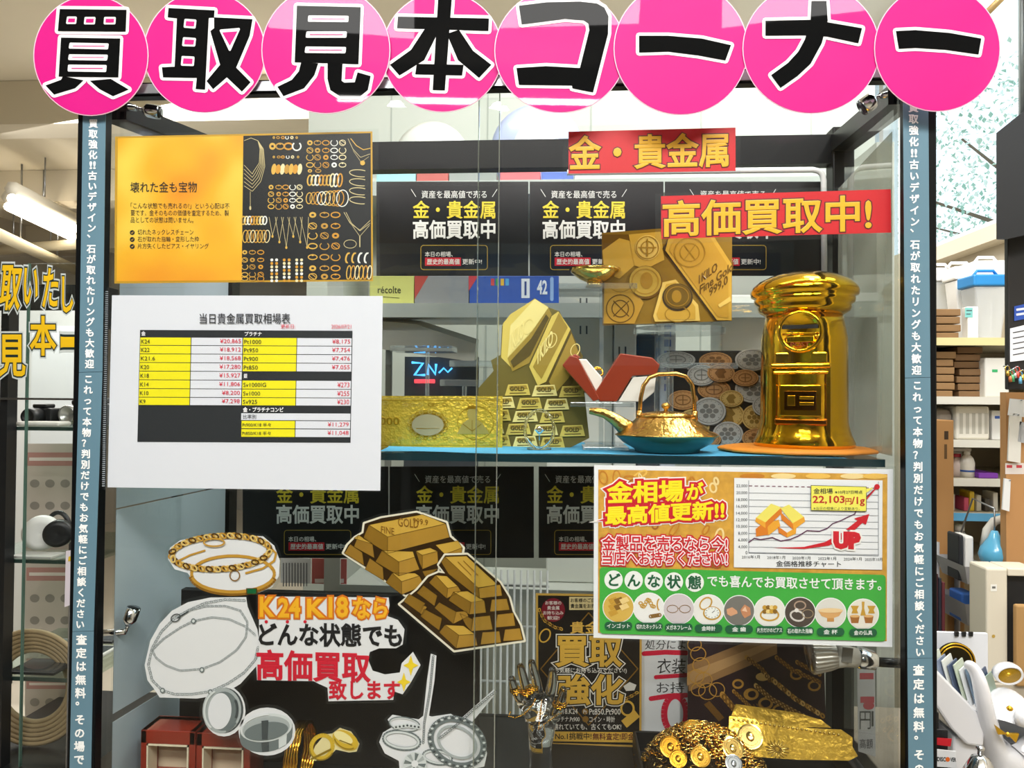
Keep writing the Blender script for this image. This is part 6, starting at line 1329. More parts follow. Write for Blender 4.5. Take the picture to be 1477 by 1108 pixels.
    for i, (p0, p1, lab) in enumerate((((-20, 330), (115, 392), 'cream pipe under the ceiling of the left hall, lower'), ((-20, 362), (115, 352), 'cream pipe crossing under the ceiling of the left hall'))):
        A, Bq = atz(*p0, 2.45+.12*i), atz(*p1, 2.45+.12*i); b = MB(); b.rod(A, Bq, .04, mat('#c9bfa4', .5), 12)
        for u in (.3, .7): m_ = A.lerp(Bq, u); b.rod(m_, (m_.x, m_.y, 2.998), .006, STEEL, 6)
        tag(b.build('ceiling_pipe'), lab, 'pipe', 'pipes under the hall ceiling')
    # bright partitions further back
    for lab, x0, x1, y0, Yp, col in (('pale grey partition far back in the left hall', -60, 140, 448, 3.4, '#c9ccca'), ('dark post in the left hall behind the sticker letters', 4, 18, 440, 2.6, '#22262a'), ('white board in the left hall behind the showcase', 46, 128, 470, 2.4, '#d3d8da')):
        a, c = at(x0, 500, Yp), at(x1, 500, Yp); b = MB(); b.box((a.x, Yp, 0), (c.x, Yp+.04, at(60, y0, Yp).z), mat(col, .6)); tag(b.build('partition'), lab, 'partition', 'partitions in the left hall')
    a, c = at(-60, 400, 5), at(140, 400, 5); b = MB(); b.box((a.x, 5, 2.0), (c.x, 5.3, 2.35), mat('#1a1c1e', .5)); b.rod((a.x+.1, 5.1, 2.35), (a.x+.1, 5.1, 2.999), .01, STEEL); b.rod((c.x-.1, 5.1, 2.35), (c.x-.1, 5.1, 2.999), .01, STEEL); tag(b.build('hanging_fascia'), 'dark hanging fascia across the far end of the left hall', 'fascia')
left_hall()
# ------------------------------------------------------------------ right: shelves, window view, bear tray
def right_side():
    Y = 1.05; X = lambda px, y=600, o=0: at(px, y, Y+o).x; ZP = lambda py, o=0: at(1400, py, Y+o).z
    xa = X(1322); xb = 1.345
    t = thing('storage_shelf', 'cream wall shelving full of tubs and boxes right of the cabinet', 'shelf', ((xa+xb)/2, Y+.2, 0)); sm = mat('#cfc8b4', .5)
    lev = {'a': 489, 'b': 574, 'c': 636, 'd': 692, 'e': 742, 'f': 822}
    b = MB(); b.box((xa, Y+.36, 0), (xb, Y+.38, ZP(360)), mat('#b9ae98', .6)); b.build('back_panel', t)
    for k, py in lev.items():
        z = ZP(py); b = MB(); b.box((xa, Y, z-.014), (xb, Y+.358, z), sm); sh = b.build('shelf', t)
        b = MB(); b.box((xa, Y-.004, z-.016), (xb, Y-.0005, z+.003), mat({'a': '#d9cf9a', 'e': '#5ba7d6', 'f': '#7cc24a'}.get(k, '#d8d8cf'), .4)); b.build('label_rail', sh)
    b = MB(); b.box((xa-.02, Y, 0), (xa-.001, Y+.38, ZP(360)), sm); b.build('side_panel', t)
    clear = pane_mat('tub_plastic', (.93, .95, .96), base=.08, edge=.5, haze=.35, rough=.2, hazecol=(.85, .87, .88))
    def tub(lab, x0, x1, y0, y1, lid, o, body=None, dep=.14, label=None):
        z = ZP([v for k, v in lev.items() if v == y1][0] if y1 in lev.values() else y1)+.0006; a, c = X(x0, 450, o), X(x1, 450, o); zt = at(1400, y0, Y+o).z; h = zt-z
        tt = thing('storage_tub', lab, 'tub', ((a+c)/2, Y+o+dep/2, z), 'plastic storage tubs on the right shelves'); i = .012
        b = MB(); V = []
        for zz, q in ((z, i), (z+h*.82, 0)): V += [(a+q, Y+o+q, zz), (c-q, Y+o+q, zz), (c-q, Y+o+dep-q, zz), (a+q, Y+o+dep-q, zz)]
        b.add(V, [(0, 3, 2, 1), (4, 5, 6, 7), (0, 1, 5, 4), (1, 2, 6, 5), (2, 3, 7, 6), (3, 0, 4, 7)], body or clear); b.build('body', tt, .004)
        b = MB(); b.box((a-.005, Y+o-.005, z+h*.825), (c+.005, Y+o+dep+.005, zt), mat(lid, .4)); l = b.build('lid', tt, .004)
        b = MB(); m_ = (a+c)/2; b.tube([(m_-.03, Y+o+.03, zt), (m_-.02, Y+o+.03, zt+.014), (m_+.02, Y+o+.03, zt+.014), (m_+.03, Y+o+.03, zt)], .004, mat(lid, .4), 8); b.build('handle', l)
        if label: b = MB(); label(b, Y+o); b.build('label', tt)
        return tt
    k_ = mat('#3a3c44', .5)
    tub('clear white lidded tub at the left end of the top right shelf', 1345, 1376, 386, 489, '#eef1f4', .20, dep=.12)
    tub('white tub with handwritten label on the top right shelf', 1379, 1405, 384, 489, '#f0f0ee', .12, mat('#e9e8e4', .45), dep=.06, label=lambda b, y: (b.text('ECO', 1383, 398, 1391, 405, y-.002, k_, 1), b.text('インク', 1384, 409, 1400, 416, y-.002, k_, 1)))
    tub('large clear tub with white lid at the back of the top right shelf', 1409, 1453, 376, 489, '#f2f4f6', .20, dep=.13)
    tub('clear tub with bright blue lid at the front of the top right shelf', 1406, 1456, 396, 489, '#2a86c8', .03, dep=.07)
    def stack(lab, x0, x1, y0, lv, o, col, dep=.2, n=8):
        z = ZP(lev[lv])+.0006; a, c = X(x0, 540, o), X(x1, 540, o); zt = at(1400, y0, Y+o).z; rnd = random.Random(x0)
        h = (zt-z)/n
        for k in range(n):
            dx = rnd.uniform(-.006, .006); b = MB(); b.box((a+dx, Y+o+rnd.uniform(0, .006), z+h*k), (c+dx, Y+o+dep, z+h*(k+.88)), mat(col, .7, var=.15, vscale=30))
            pos = 'bottom' if k == 0 else 'top' if k == n-1 else '%s from the bottom' % ('second', 'third', 'fourth', 'fifth', 'sixth', 'seventh')[k-1]
            tag(b.build('flat_carton', bevel=.002), '%s, %s of its stack' % (lab, pos), 'carton', 'flattened cartons on the right shelves')
    stack('brown flattened carton under the clear tub', 1345, 1388, 444, 'a', .02, '#8a6a46', .16, 4)
    stack('brown flattened carton on the second shelf, left pile', 1345, 1379, 506, 'b', .02, '#8f6f4a', .2, 6)
    stack('brown flattened carton on the second shelf, middle pile', 1381, 1418, 499, 'b', .04, '#7d5f3f', .2, 7)
    b = MB(); z = ZP(574)+.0006; b.box((X(1421, 540, .02), Y+.02, z), (X(1456, 540, .02), Y+.16, at(1400, 516, Y+.02).z), mat('#dcdcd6', .4)); tt = tag(b.build('file_box', bevel=.004), 'white file box with a small green tag beside the carton piles', 'box')
    b = MB(); b.rect(1431, 533, 1439, 537, Y+.0195, mat('#35a86a', .5), 0); b.build('green_tag', tt)
    b = MB(); z = ZP(489)+.0006; b.box((X(1389.5, 460, .02), Y+.0, z), (X(1405, 460, .02), Y+.028, at(1400, 442, Y).z), mat('#e6e6e2', .5)); tt = tag(b.build('small_box', bevel=.002), 'small white box with teal label between the cartons and the blue lidded tub', 'box')
    b = MB(); b.rect(1392, 444, 1403, 458, Y-.0005, mat('#7cc4c0', .5), 0); b.line([(1394, 448), (1402, 448)], 1.2, Y-.0005, k_, 1, cap=False); b.line([(1394, 453), (1400, 453)], 1.2, Y-.0005, k_, 1, cap=False); b.build('teal_label', tt)
    # third shelf: white plastic goods
    def block(name, lab, cat, x0, x1, y0, lv, o, col, dep=.1, bv=.006, rough=.4, group=None):
        z = ZP(lev[lv])+.0006; b = MB(); b.box((X(x0, 640, o), Y+o, z), (X(x1, 640, o), Y+o+dep, at(1400, y0, Y+o).z), mat(col, rough)); return tag(b.build(name, bevel=bv), lab, cat, group)
    bk = block('basket', 'white plastic basket on the third right shelf', 'basket', 1379, 1428, 586, 'c', .04, '#e4e3dc', .16)
    b = MB()
    for k in range(5): b.rect(1384+k*9, 596, 1389+k*9, 626, Y+.0395, mat('#b9b8b0', .5), 0)
    b.build('slots', bk)
    block('grey_parcel', 'grey bagged parcel left on the third right shelf', 'parcel', 1347, 1376, 590, 'c', .05, '#9a938c', .12, .015)
    pk = block('white_carton', 'white carton with blue mark at the right of the third shelf', 'carton', 1431, 1452, 592, 'c', .05, '#e9ebee', .12, .002)
    b = MB(); b.rect(1435, 600, 1442, 604, Y+.0495, mat('#3c5fb0', .5), 0); b.build('blue_mark', pk)
    block('purple_box', 'flat purple and blue box on the fourth right shelf', 'box', 1412, 1440, 682, 'd', .03, '#7a3aa8', .1, .002)
    # white rack with cylinders
    tt = thing('white_rack', 'white drum rack with two cylinders on the fourth right shelf', 'rack', (X(1424), Y+.1, ZP(692)+.0006)); z = ZP(692)+.0006; wm = mat('#e3e0d6', .45)
    b = MB(); b.box((X(1401), Y+.14, z), (X(1448), Y+.24, z+.01), wm); b.build('foot', tt, .003)
    for px in (1413, 1434): b = MB(); b.lathe([(.0001, z+.0105), (.021, z+.0105), (.021, z+.058), (.0001, z+.058)], (X(px), Y+.19, 0), wm, 20); b.build('cylinder', tt)
    b = MB(); b.box((X(1401), Y+.14, z+.0585), (X(1448), Y+.24, z+.068), wm); b.build('top', tt, .003)
    def bottle(lab, px, y0, lv, o, liquid, r=.018, cap='#e8e8e4', band=None, body=None):
        z = ZP(lev[lv])+.0006; x = X(px, 700, o); h = at(1400, y0, Y+o).z-z; tt = thing('bottle', lab, 'bottle', (x, Y+o, z), 'bottles on the right shelves')
        b = MB(); b.lathe([(.0001, z), (r, z), (r, z+h*.55), (r*.8, z+h*.72), (r*.35, z+h*.85), (r*.35, z+h*.9), (.0001, z+h*.9)], (x, Y+o, 0), body or clear, 22); b.build('body', tt)
        if liquid: b = MB(); b.lathe([(.0001, z+.001), (r*.93, z+.001), (r*.93, z+h*.42), (.0001, z+h*.42)], (x, Y+o, 0), mat(liquid, .2), 20); b.build('liquid', tt)
        if band: b = MB(); b.lathe([(r*1.01, z+h*.2), (r*1.01, z+h*.27)], (x, Y+o, 0), mat(band, .4), 22); b.build('band', tt)
        b = MB(); b.lathe([(r*.42, z+h*.86), (r*.42, z+h), (.0001, z+h)], (x, Y+o, 0), mat(cap, .4), 16); b.build('cap', tt)
    bottle('clear bottle with teal liquid on the lowest right shelf, left one', 1363, 757, 'f', .05, '#3fa6a4', .026, band='#1e3a6a'); bottle('clear bottle with blue liquid on the lowest right shelf, right one', 1384, 757, 'f', .04, '#2f93b8', .026, band='#1e3a6a')
    bottle('white pump bottle with blue band on the fourth right shelf', 1395, 650, 'd', .06, None, .017, band='#3a62b4', body=mat('#eceae4', .4)); bottle('pink and white bottle at the left of the fourth right shelf', 1381, 655, 'd', .08, None, .02, cap='#d64a62', body=mat('#ead9d6', .4))
    for i, (px, c1) in enumerate(((1366, '#2c2e34'), (1374, '#c9c6bc'), (1394, '#d65a7a'), (1402, '#e8c838'), (1412, '#dad8d0'), (1424, '#54504a'), (1436, '#e6e4de'))):
        block('small_pack', ('black', 'beige', 'pink', 'yellow', 'ivory', 'brown', 'white')[i]+' small pack in the row on the fifth right shelf', 'pack', px-3.5, px+3.5, 708+(i*5) % 14, 'e', .05, c1, .05, .002, .4, 'small packs on the fifth right shelf')
    # tall brown carton leaning at the left
    o = -.12; tt = thing('tall_carton', 'tall narrow brown carton standing beside the right post', 'carton', (X(1362, 700, o), Y+o+.04, 0)); b = MB(); b.box((X(1350, 700, o), Y+o, 0), (X(1376, 700, o), Y+o+.07, at(1362, 606, Y+o).z), mat('#a87d4c', .7)); b.build('body', tt, .002)
    b = MB(); b.rect(1362, 622, 1368, 634, Y+o, mat('#3a2a1a', .6), 1); b.line([(1364, 641), (1364, 662)], 4, Y+o, mat('#5a4226', .6), 1, cap=False); b.build('print', tt)
    # wheeled trolley with grey bins
    Yt = .735; Xt = lambda px: at(px, 820, Yt).x; Zt = lambda py: at(1410, py, Yt).z; gm = mat('#a3a3a6', .45)
    tt = thing('trolley', 'grey two bin trolley in front of the right shelves', 'trolley', (Xt(1410), Yt+.05, 0))
    for y0, y1 in ((818, 845), (872, 905)):
        b = MB(); z0, z1 = Zt(y1), Zt(y0); xa2, xb2 = Xt(1392), Xt(1432); i = .01
        V = [(xa2+i, Yt+i, z0), (xb2-i, Yt+i, z0), (xb2-i, Yt+.12-i, z0), (xa2+i, Yt+.12-i, z0), (xa2, Yt, z1), (xb2, Yt, z1), (xb2, Yt+.12, z1), (xa2, Yt+.12, z1)]
        b.add(V, [(0, 3, 2, 1), (0, 1, 5, 4), (1, 2, 6, 5), (2, 3, 7, 6), (3, 0, 4, 7)], gm); b.build('bin', tt)
    for px in (1396, 1428):
        b = MB(); b.rod((Xt(px), Yt+.125, 0), (Xt(px), Yt+.125, Zt(800)), .006, gm); b.build('pole', tt)
    b = MB(); b.box((Xt(1392), Yt+.0, 0), (Xt(1432), Yt+.13, .05), gm); b.build('base', tt, .005)
    for lab, x0, x1, y0, yb, col, nm in (('black folder standing in the upper grey bin', 1395, 1402, 776, 845, '#26282c', 'folder'), ('white bag standing in the upper grey bin', 1404, 1417, 778, 845, '#e9e9e7', 'bag'), ('blue packs lying in the lower grey bin', 1398, 1420, 862, 905, '#3a6cc0', 'pack')):
        b = MB(); b.box((Xt(x0), Yt+.03, Zt(yb)+.001), (Xt(x1), Yt+.08, Zt(y0)), mat(col, .5)); tag(b.build(nm, bevel=.004), lab, nm)
    # blue bag hanging, hose
    b = MB(); V = []; p = at(1443, 800, Yt)
    b.lathe([(.0001, p.z-.03), (.024, p.z-.024), (.03, p.z-.005), (.026, p.z+.01), (.012, p.z+.03), (.006, p.z+.045), (.0001, p.z+.045)], (p.x, Yt+.02, 0), mat('#5fb4dd', .2, 0, .6), 18); b.rod((p.x, Yt+.02, p.z+.045), (p.x, Yt+.02, p.z+.09), .0015, STEEL, 6); b.tube([(p.x, Yt+.02, p.z+.09), (p.x, Yt+.1, p.z+.1), (Xt(1428), Yt+.125, Zt(800)-.004)], .002, STEEL, 6)
    tag(b.build('blue_bag'), 'clear bag of blue liquid hanging above the cream computer tower', 'bag')
    b = MB(); P = [at(x, y, Yt+.06) for x, y in ((1420,788),(1424,765),(1434,752),(1448,748),(1462,756),(1470,770))]; b.tube(P, .009, mat('#e9e6de', .4), 10); b.rod(P[0], (P[0].x, P[0].y, .05), .006, mat('#e9e6de', .4)); b.rod(P[-1], (P[-1].x, P[-1].y, .05), .006, mat('#e9e6de', .4))
    tag(b.build('white_hose'), 'thick white hose arching above the cream computer tower', 'hose')
    # computer tower
    Yc = .60; Xc = lambda px: at(px, 900, Yc).x; Zc2 = lambda py: at(1450, py, Yc).z
    tt = thing('computer_tower', 'cream computer tower with open dark side on the right', 'computer', (Xc(1445), Yc+.1, 0)); cm = mat('#dcd5c4', .45)
    b = MB(); b.box((Xc(1423), Yc, Zc2(985)), (Xc(1454), Yc+.06, Zc2(820)), cm); b.build('case', tt, .004)
    b = MB(); b.box((Xc(1454)+.0005, Yc+.02, Zc2(985)), (Xc(1500), Yc+.06, Zc2(832)), mat('#1c1d20', .5)); b.build('dark_bay', tt, .002)
    b = MB(); b.box((Xc(1454)+.0005, Yc, Zc2(831)), (Xc(1500), Yc+.06, Zc2(820)), cm); b.build('top_cover', tt, .002)
    b = MB(); b.rect(1429, 843, 1438, 853, Yc, mat('#f0efe9', .4), 1); b.rect(1431, 846, 1436, 849, Yc, mat('#6a6a66', .5), 2); b.ell(1433, 918, 2.5, 2.5, Yc, mat('#b99b48', .4), 1); b.build('front_badge', tt)
    b = MB(); b.box((Xc(1418), Yc-.01, 0), (Xc(1505), Yc+.09, Zc2(985)-.0005), mat('#b8b0a0', .6)); tag(b.build('low_cupboard'), 'beige cupboard carrying the cream computer tower', 'cupboard')
    b = MB(); p = at(1455, 868, Yc-.03); b.box((Xc(1456), Yc-.02, Zc2(985)+.0005), (Xc(1482), Yc-.008, Zc2(868)), mat('#b08a58', .7)); tag(b.build('brown_paper_bag', bevel=.004), 'brown paper bag in front of the dark bay of the computer', 'bag')
    # cardboard at knee of shelves
    b = MB(); b.box((at(1367, 860, .86).x, .86, 0), (at(1392, 860, .86).x, .93, at(1380, 822, .86).z), mat('#b28a56', .7)); tag(b.build('upright_carton', bevel=.003), 'light brown carton standing left of the grey trolley', 'carton')
    for i, c_ in enumerate(('#43262c', '#2e2f3a', '#6a3238')):
        b = MB(); x0 = at(1349+i*5, 860, .76).x; b.box((x0, .76, 0), (x0+.006, .84, at(1350, 828+i*6, .76).z), mat(c_, .5)); tag(b.build('folder', bevel=.001), ('dark red', 'dark blue', 'brick red')[i]+' upright folder left of the light brown carton', 'folder', 'upright folders beside the right post')
    # cork board with hanging goods at the far right
    Yk = .715; tt = thing('cork_board', 'tan board with hung tags at the right edge', 'board', (at(1478, 700, Yk).x, Yk, 0)); b = MB(); b.box((at(1451, 600, Yk).x, Yk, 0), (at(1560, 600, Yk).x, Yk+.02, at(1470, 566, Yk).z), mat('#c08f5c', .7)); b.build('panel', tt)
    b = MB(); b.rect(1450, 668, 1477, 684, Yk, mat('#e9e0dc', .5), 1); b.rect(1452, 671, 1460, 675, Yk, mat('#c8444c', .5), 2); b.rect(1466, 671, 1474, 675, Yk, mat('#c8444c', .5), 2); b.build('price_rail', tt)
    for i, (x0, y0, x1, y1, lab) in enumerate(((1455, 575, 1482, 602, 'white folded sheet hung at the top of the tan board'), (1454, 596, 1474, 668, 'long white plastic pack hung on the tan board'), (1446, 690, 1458, 738, 'small white tilted price tag hung on the tan board'), (1468, 608, 1482, 640, 'grey bag hung at the right edge of the tan board'))):
        b = MB(); b.poly([(x0+3, y0), (x1, y0+2), (x1-2, y1), (x0, y1-3)], Yk-.006, mat(('#e8eaea', '#e4e2da', '#eceef0', '#b9bcc0')[i], .4), 0, .004); p = at((x0+x1)/2, y0, Yk); b.rod((p.x, Yk-.012, p.z-.003), (p.x, Yk-.0002, p.z-.003), .0015, STEEL, 6); tag(b.build('hung_tag'), lab, 'tag', 'goods hung on the tan board')
    # black column, notices, key rings
    Yb_ = .55; b = MB(); b.box((at(1454, 400, Yb_).x, Yb_, at(1470, 562, Yb_).z), (at(1560, 400, Yb_).x, Yb_+.012, at(1470, 283, Yb_).z), mat('#1d1b1a', .6)); hx_ = at(1500, 283, Yb_); b.rod((hx_.x, Yb_+.006, hx_.z), (hx_.x, Yb_+.006, 2.999), .004, STEEL, 6); tt = tag(b.build('black_partition', bevel=.003), 'black partition panel at the right edge with pinned notices', 'partition')
    for lab, q, col in (('white printed notice pinned on the black partition', [(1457,474),(1490,466),(1492,518),(1457,522)], '#e6e7ea'), ('small blue notice pinned on the black partition', [(1463,442),(1490,436),(1490,458),(1463,463)], '#2b4ea6')):
        t5 = thing('notice', lab, 'notice', at(q[0][0]+10, q[2][1], Yb_), 'notices on the black partition'); b = MB(); b.poly(q, Yb_-.0012, mat(col, .5), 0, .0005); b.build('paper', t5); b = MB()
        if 'white' in lab:
            for k in range(5): b.line([(1461, 480+k*8), (1488, 475+k*8)], 1.4, Yb_-.0018, k_, 1, cap=False)
        else:
            for k in range(2): b.line([(1466, 447+k*7), (1486, 444+k*7)], 3, Yb_-.0018, WHITE, 1, cap=False)
        b.build('print', t5)
    cols = ['#c9a24a', '#b86a3a', '#4aa06a', '#c8ccd0', '#d84a3a', '#6ab0d8', '#d8b04a']
    for i, c_ in enumerate(cols):
        px = 1453+i*3.6; py = 528+(i*7) % 9; p = at(px, py, Yb_-.012); b = MB(); b.rod((p.x, Yb_-.0005, p.z), (p.x, Yb_-.014, p.z), .0012, STEEL, 6); mm = mat(c_, .25, .8 if i in (0, 3, 6) else 0)
        b.tube([(p.x+.004*math.cos(k*.785), p.y, p.z-.005+.005*math.sin(k*.785)) for k in range(8)], .0009, mm, 6, True); b.tube([(p.x, p.y, p.z-.01), (p.x+.001, p.y, p.z-.018-.002*(i % 3))], .0028, mm, 8)
        tag(b.build('key_charm'), ('brass', 'copper', 'green', 'silver', 'red', 'sky blue', 'golden')[i]+' key charm hanging at the right edge under the white notice', 'charm', 'key charms at the right edge')
    # black angled speaker high at the right
    Ys = .5; b = MB(); P = [(1437,192),(1477,160),(1520,150),(1520,330),(1452,345),(1437,345)]; b.poly(P, Ys, mat('#161719', .5), 0, 0)
    A = [at(x, y, Ys) for x, y in P]; Bk = [at(x+2, yy+1, Ys+.16) for x, yy in P]; b.add(A+Bk, [(i, i+6, (i+1) % 6+6, (i+1) % 6) for i in range(6)]+[(11, 10, 9, 8, 7, 6)], mat('#161719', .5)); p = at(1480, 170, Ys+.08); b.rod(p, (p.x, p.y, 2.999), .012, STEEL)
    tag(b.build('hanging_speaker'), 'black angled speaker box hung high at the right edge', 'speaker')
    # curtain rail tube behind the last disc
    p0, p1 = at(1420, 22, .9), at(1450, -8, .9); b = MB(); b.rod(p0, p0+(p1-p0)*4, .008, mat('#b59a6a', .3, .6)); tag(b.build('brass_rod'), 'slanting brass rod above the window, behind the last pink disc', 'rod')
right_side()
def window_view():
    rnd = random.Random(4)
    for lab, cx, cy, cz, r, h0 in (('sunlit pale green tree outside the window', 4.4, 5.6, 3.2, 1.7, '#b3cfc0'), ('second tree outside, nearer the black speaker', 4.4, 2.4, 3.3, 1.45, '#c0d6c8')):
        t = thing('tree', lab, 'tree', (cx, cy, 0), 'trees outside the window'); b = MB(); b.tube([(cx, cy, 0), (cx+.1, cy, 1.4), (cx, cy+.1, 2.6), (cx+.1, cy, 3.6)], [.12, .1, .07, .03], mat('#6a5f50', .8), 8)
        for k in range(9): a = k*.7; b.tube([(cx, cy, 2.2+k*.12), (cx+r*.8*math.cos(a), cy+r*.8*math.sin(a), 2.7+k*.16)], [.03, .008], mat('#6a5f50', .8), 6)
        b.build('trunk', t); b = MB(); ms = [mat(h0, .6), mat('#d5e6e0', .6), mat('#8fb8a8', .6)]
        for k in range(5200):
            a, u, q = rnd.uniform(0, 6.28), rnd.uniform(-1, 1), rnd.random()**.4; w_ = math.sqrt(1-u*u); p = Vector((cx+r*q*w_*math.cos(a), cy+r*q*w_*math.sin(a), cz+r*q*u*.8)); R = Matrix.Rotation(rnd.uniform(0, 6), 3, 'Z') @ Matrix.Rotation(rnd.uniform(0, 3), 3, 'X'); l = rnd.uniform(.035, .06)
            b.add([p, p+R @ Vector((l*.35, l*.5, .01)), p+R @ Vector((0, l, 0)), p+R @ Vector((-l*.35, l*.5, .01))], [(0, 1, 2, 3)], ms[k % 3])
        b.build('foliage', t)
window_view()
def bear_tray():
    Y = .16; s = spx(Y); W = lambda x, y, d=0: Vector(at(x, y, Y+d))
    zt = W(1410, 1135).z
    b = MB(); a, c = at(1348, 1100, .05), at(1560, 1100, .05); b.box((a.x, .02, zt-.03), (c.x, .40, zt-.0005), mat('#8f8778', .5)); b.box((a.x+.02, .05, 0), (c.x-.02, .37, zt-.03), mat('#6f685c', .6)); tag(b.build('side_counter', bevel=.002), 'small counter carrying the white bear ornament, right of the cabinet', 'counter')
    wm = mat('#e9eaee', .18, 0, .8); gm = mat('#e0b032', .2, .7)
    t = thing('bear_ornament', 'glossy white bear ornament with gold ears and bow tie, holding a card tray', 'ornament', (W(1440, 1100).x, Y, zt))
    # one continuous body grown from a skeleton
    N = [(1452,1128,0,34), (1450,1092,0,36), (1449,1065,-.004,27), (1459,1030,-.01,40), (1437,1082,-.02,15), (1426,1046,-.03,13), (1419,1010,-.035,11.5), (1412,980,-.035,10), (1404,962,-.03,9), (1391,955,-.03,7), (1478,1085,-.02,15), (1490,1060,-.02,13), (1446,988,.0,14)]
    E = [(0,1),(1,2),(2,3),(1,4),(4,5),(5,6),(6,7),(7,8),(8,9),(1,10),(10,11),(3,12)]
    V = [W(x, y, d) for x, y, d, r in N]; o = t.location; me = bpy.data.meshes.new('body'); me.from_pydata([tuple(v-o) for v in V], E, []); me.materials.append(wm)
    ob = bpy.data.objects.new('body', me); COL.objects.link(ob); ob.parent = t; sk = ob.modifiers.new('skin', 'SKIN'); sk.use_smooth_shade = True
    for i, d in enumerate(me.skin_vertices[0].data): d.radius = (N[i][3]*s, N[i][3]*s*.85); d.use_root = i == 0
    sb = ob.modifiers.new('sub', 'SUBSURF'); sb.levels = 2; sb.render_levels = 2
    R = Matrix.Rotation(math.pi/2, 3, 'X') @ Matrix.Rotation(.25, 3, 'X')
    b = MB(); p = W(1454, 972, -.012); b.lathe([(.0001, -.008), (18*s, -.006), (19*s, 0), (17.5*s, .005), (15.5*s, .005), (14.5*s, .002), (.0001, .0015)], p, wm, 32, R, sy=.8); e = b.build('ear', t)
    b = MB(); b.lathe([(15*s, .0034), (13*s, .0026), (.0001, .0024)], p, gm, 32, R, sy=.8); b.build('ear_inside', e)
    b = MB(); b.lathe([(.0001, 4*s), (3*s, 2*s), (4.2*s, 0), (3*s, -2.5*s), (.0001, -4*s)], W(1456.5, 1022, -.046), gm, 14); b.build('eye', t)
    b = MB(); b.lathe([(.0001, 12*s), (8*s, 9*s), (11*s, 0), (8*s, -9*s), (.0001, -11*s)], W(1475, 1036, -.045), wm, 18); b.build('muzzle', t)
    b = MB(); c = W(1450, 1057, -.046)
    for sgn in (-1, 1): d = Vector((sgn*13*s, -.001, -sgn*5*s)); u = Vector((sgn*2*s, 0, 6*s)); f = Vector((0, -.005, 0)); b.add([c, c+d+u, c+d-u, c+f, c+d+u+f*.6, c+d-u+f*.6], [(0, 1, 2), (3, 5, 4), (0, 3, 4, 1), (1, 4, 5, 2), (2, 5, 3, 0)], gm)
    b.lathe([(.0001, 3.4*s), (3*s, 1.5*s), (3*s, -1.5*s), (.0001, -3.4*s)], c+Vector((0, -.005, 0)), gm, 10); b.build('bow_tie', t, .0008)
    # card tray part of the ornament
    b = MB(); P = [(1347,965),(1353,968),(1413,1030),(1421,1055),(1419,1078),(1395,1075),(1372,1052),(1347,1015)]; q = [at(x, y, Y-.03) for x, y in P]; Bk = [v+Vector((0, .09, 0)) for v in q]; n = len(P)
    b.add(q+Bk, [tuple(reversed(range(n))), tuple(range(n, 2*n))]+[(i, (i+1) % n, n+(i+1) % n, n+i) for i in range(n)], wm); z0 = zt
    p = at(1395, 1075, Y-.03); b.box((p.x-.012, Y-.02, z0), (p.x+.02, Y+.04, p.z+.006), wm); b.build('tray', t, .003)
    # cards standing in the tray
    cl = ['#cfd6c8', '#7f8aa0', '#d8dcd6', '#4a5872', '#b9c4b0', '#dfe2e4', '#5f7488', '#c4ccd8', '#394a6a', '#8fa294']
    for i in range(10):
        x = 1359+i*8.5; y = 943+i*3.2+(i % 2)*4; b = MB(); yy = Y-.02+.009*i; p0 = at(x, y, Y); R = Matrix.Rotation(math.radians(-16), 3, 'Y') @ Matrix.Rotation(math.radians(38), 3, 'Z')
        ht = 52*s; b.obox(p0+R @ Vector((0, .01, -ht/2)), (26*s, .0016, ht), R, mat(cl[i], .3, 0, .5))
        tag(b.build('card_sleeve'), ('frontmost sleeved card', 'second sleeved card', 'third sleeved card', 'fourth sleeved card', 'fifth sleeved card', 'sixth sleeved card', 'seventh sleeved card', 'eighth sleeved card', 'ninth sleeved card', 'rearmost sleeved card')[i]+' counted from the gold disc, in the bear tray', 'card', 'sleeved cards in the bear tray')
    # clip board with gold disc
    Yc = .30; t2 = thing('clip_board', 'white board with three black clips behind the bear ornament', 'board', at(1388, 1000, Yc)); b = MB(); a, c = at(1347, 912, Yc), at(1425, 1000, Yc); b.box((a.x, Yc, zt), (c.x, Yc+.006, a.z), mat('#e4e8f0', .4)); b.build('panel', t2)
    for x in (1380.5, 1391, 1401): b = MB(); b.poly([(x-3, 912), (x+3, 912), (x+2.4, 918.5), (x-2.4, 918.5)], Yc-.0004, mat('#17181a', .4), 0, .003); b.build('clip', t2)
    t3 = thing('gold_disc', 'shiny dark gold record disc leaning on the white clip board', 'disc', at(1377, 970, Yc-.03)); b = MB(); p = at(1377, 954, Yc-.02); rr = 26*spx(Yc); R2 = Matrix.Rotation(math.pi/2, 3, 'X'); b.lathe([(.0001, 0), (rr, 0), (rr, .003), (.0001, .003)], p, mat('#2a2412', .15, .6), 40, R2, smooth=False); b.build('disc', t3)
    b = MB()
    for k, f in enumerate((.95, .8)): b.tube([p+Vector((rr*f*math.cos(q*.1745), -.0035, rr*f*math.sin(q*.1745))) for q in range(36)], .0012, gm, 5, True)
    b.build('gold_rim', t3)
    # small goods in front
    Yg = .09; k = mat('#141518', .4)
    t4 = thing('card_stand', 'black stand with a red strip and a white payment card sign', 'sign', at(1363, 1110, Yg)); b = MB(); a, c = at(1347, 1036, Yg), at(1368, 1110, Yg)
    b.box((at(1346, 1060, Yg).x, Yg+.01, zt), (at(1374, 1060, Yg).x, Yg+.03, at(1360, 1058, Yg).z), k); b.box((at(1346, 1040, Yg).x, Yg+.012, zt), (at(1362, 1040, Yg).x, Yg+.028, at(1355, 1034, Yg).z), k); b.build('stand', t4, .001)
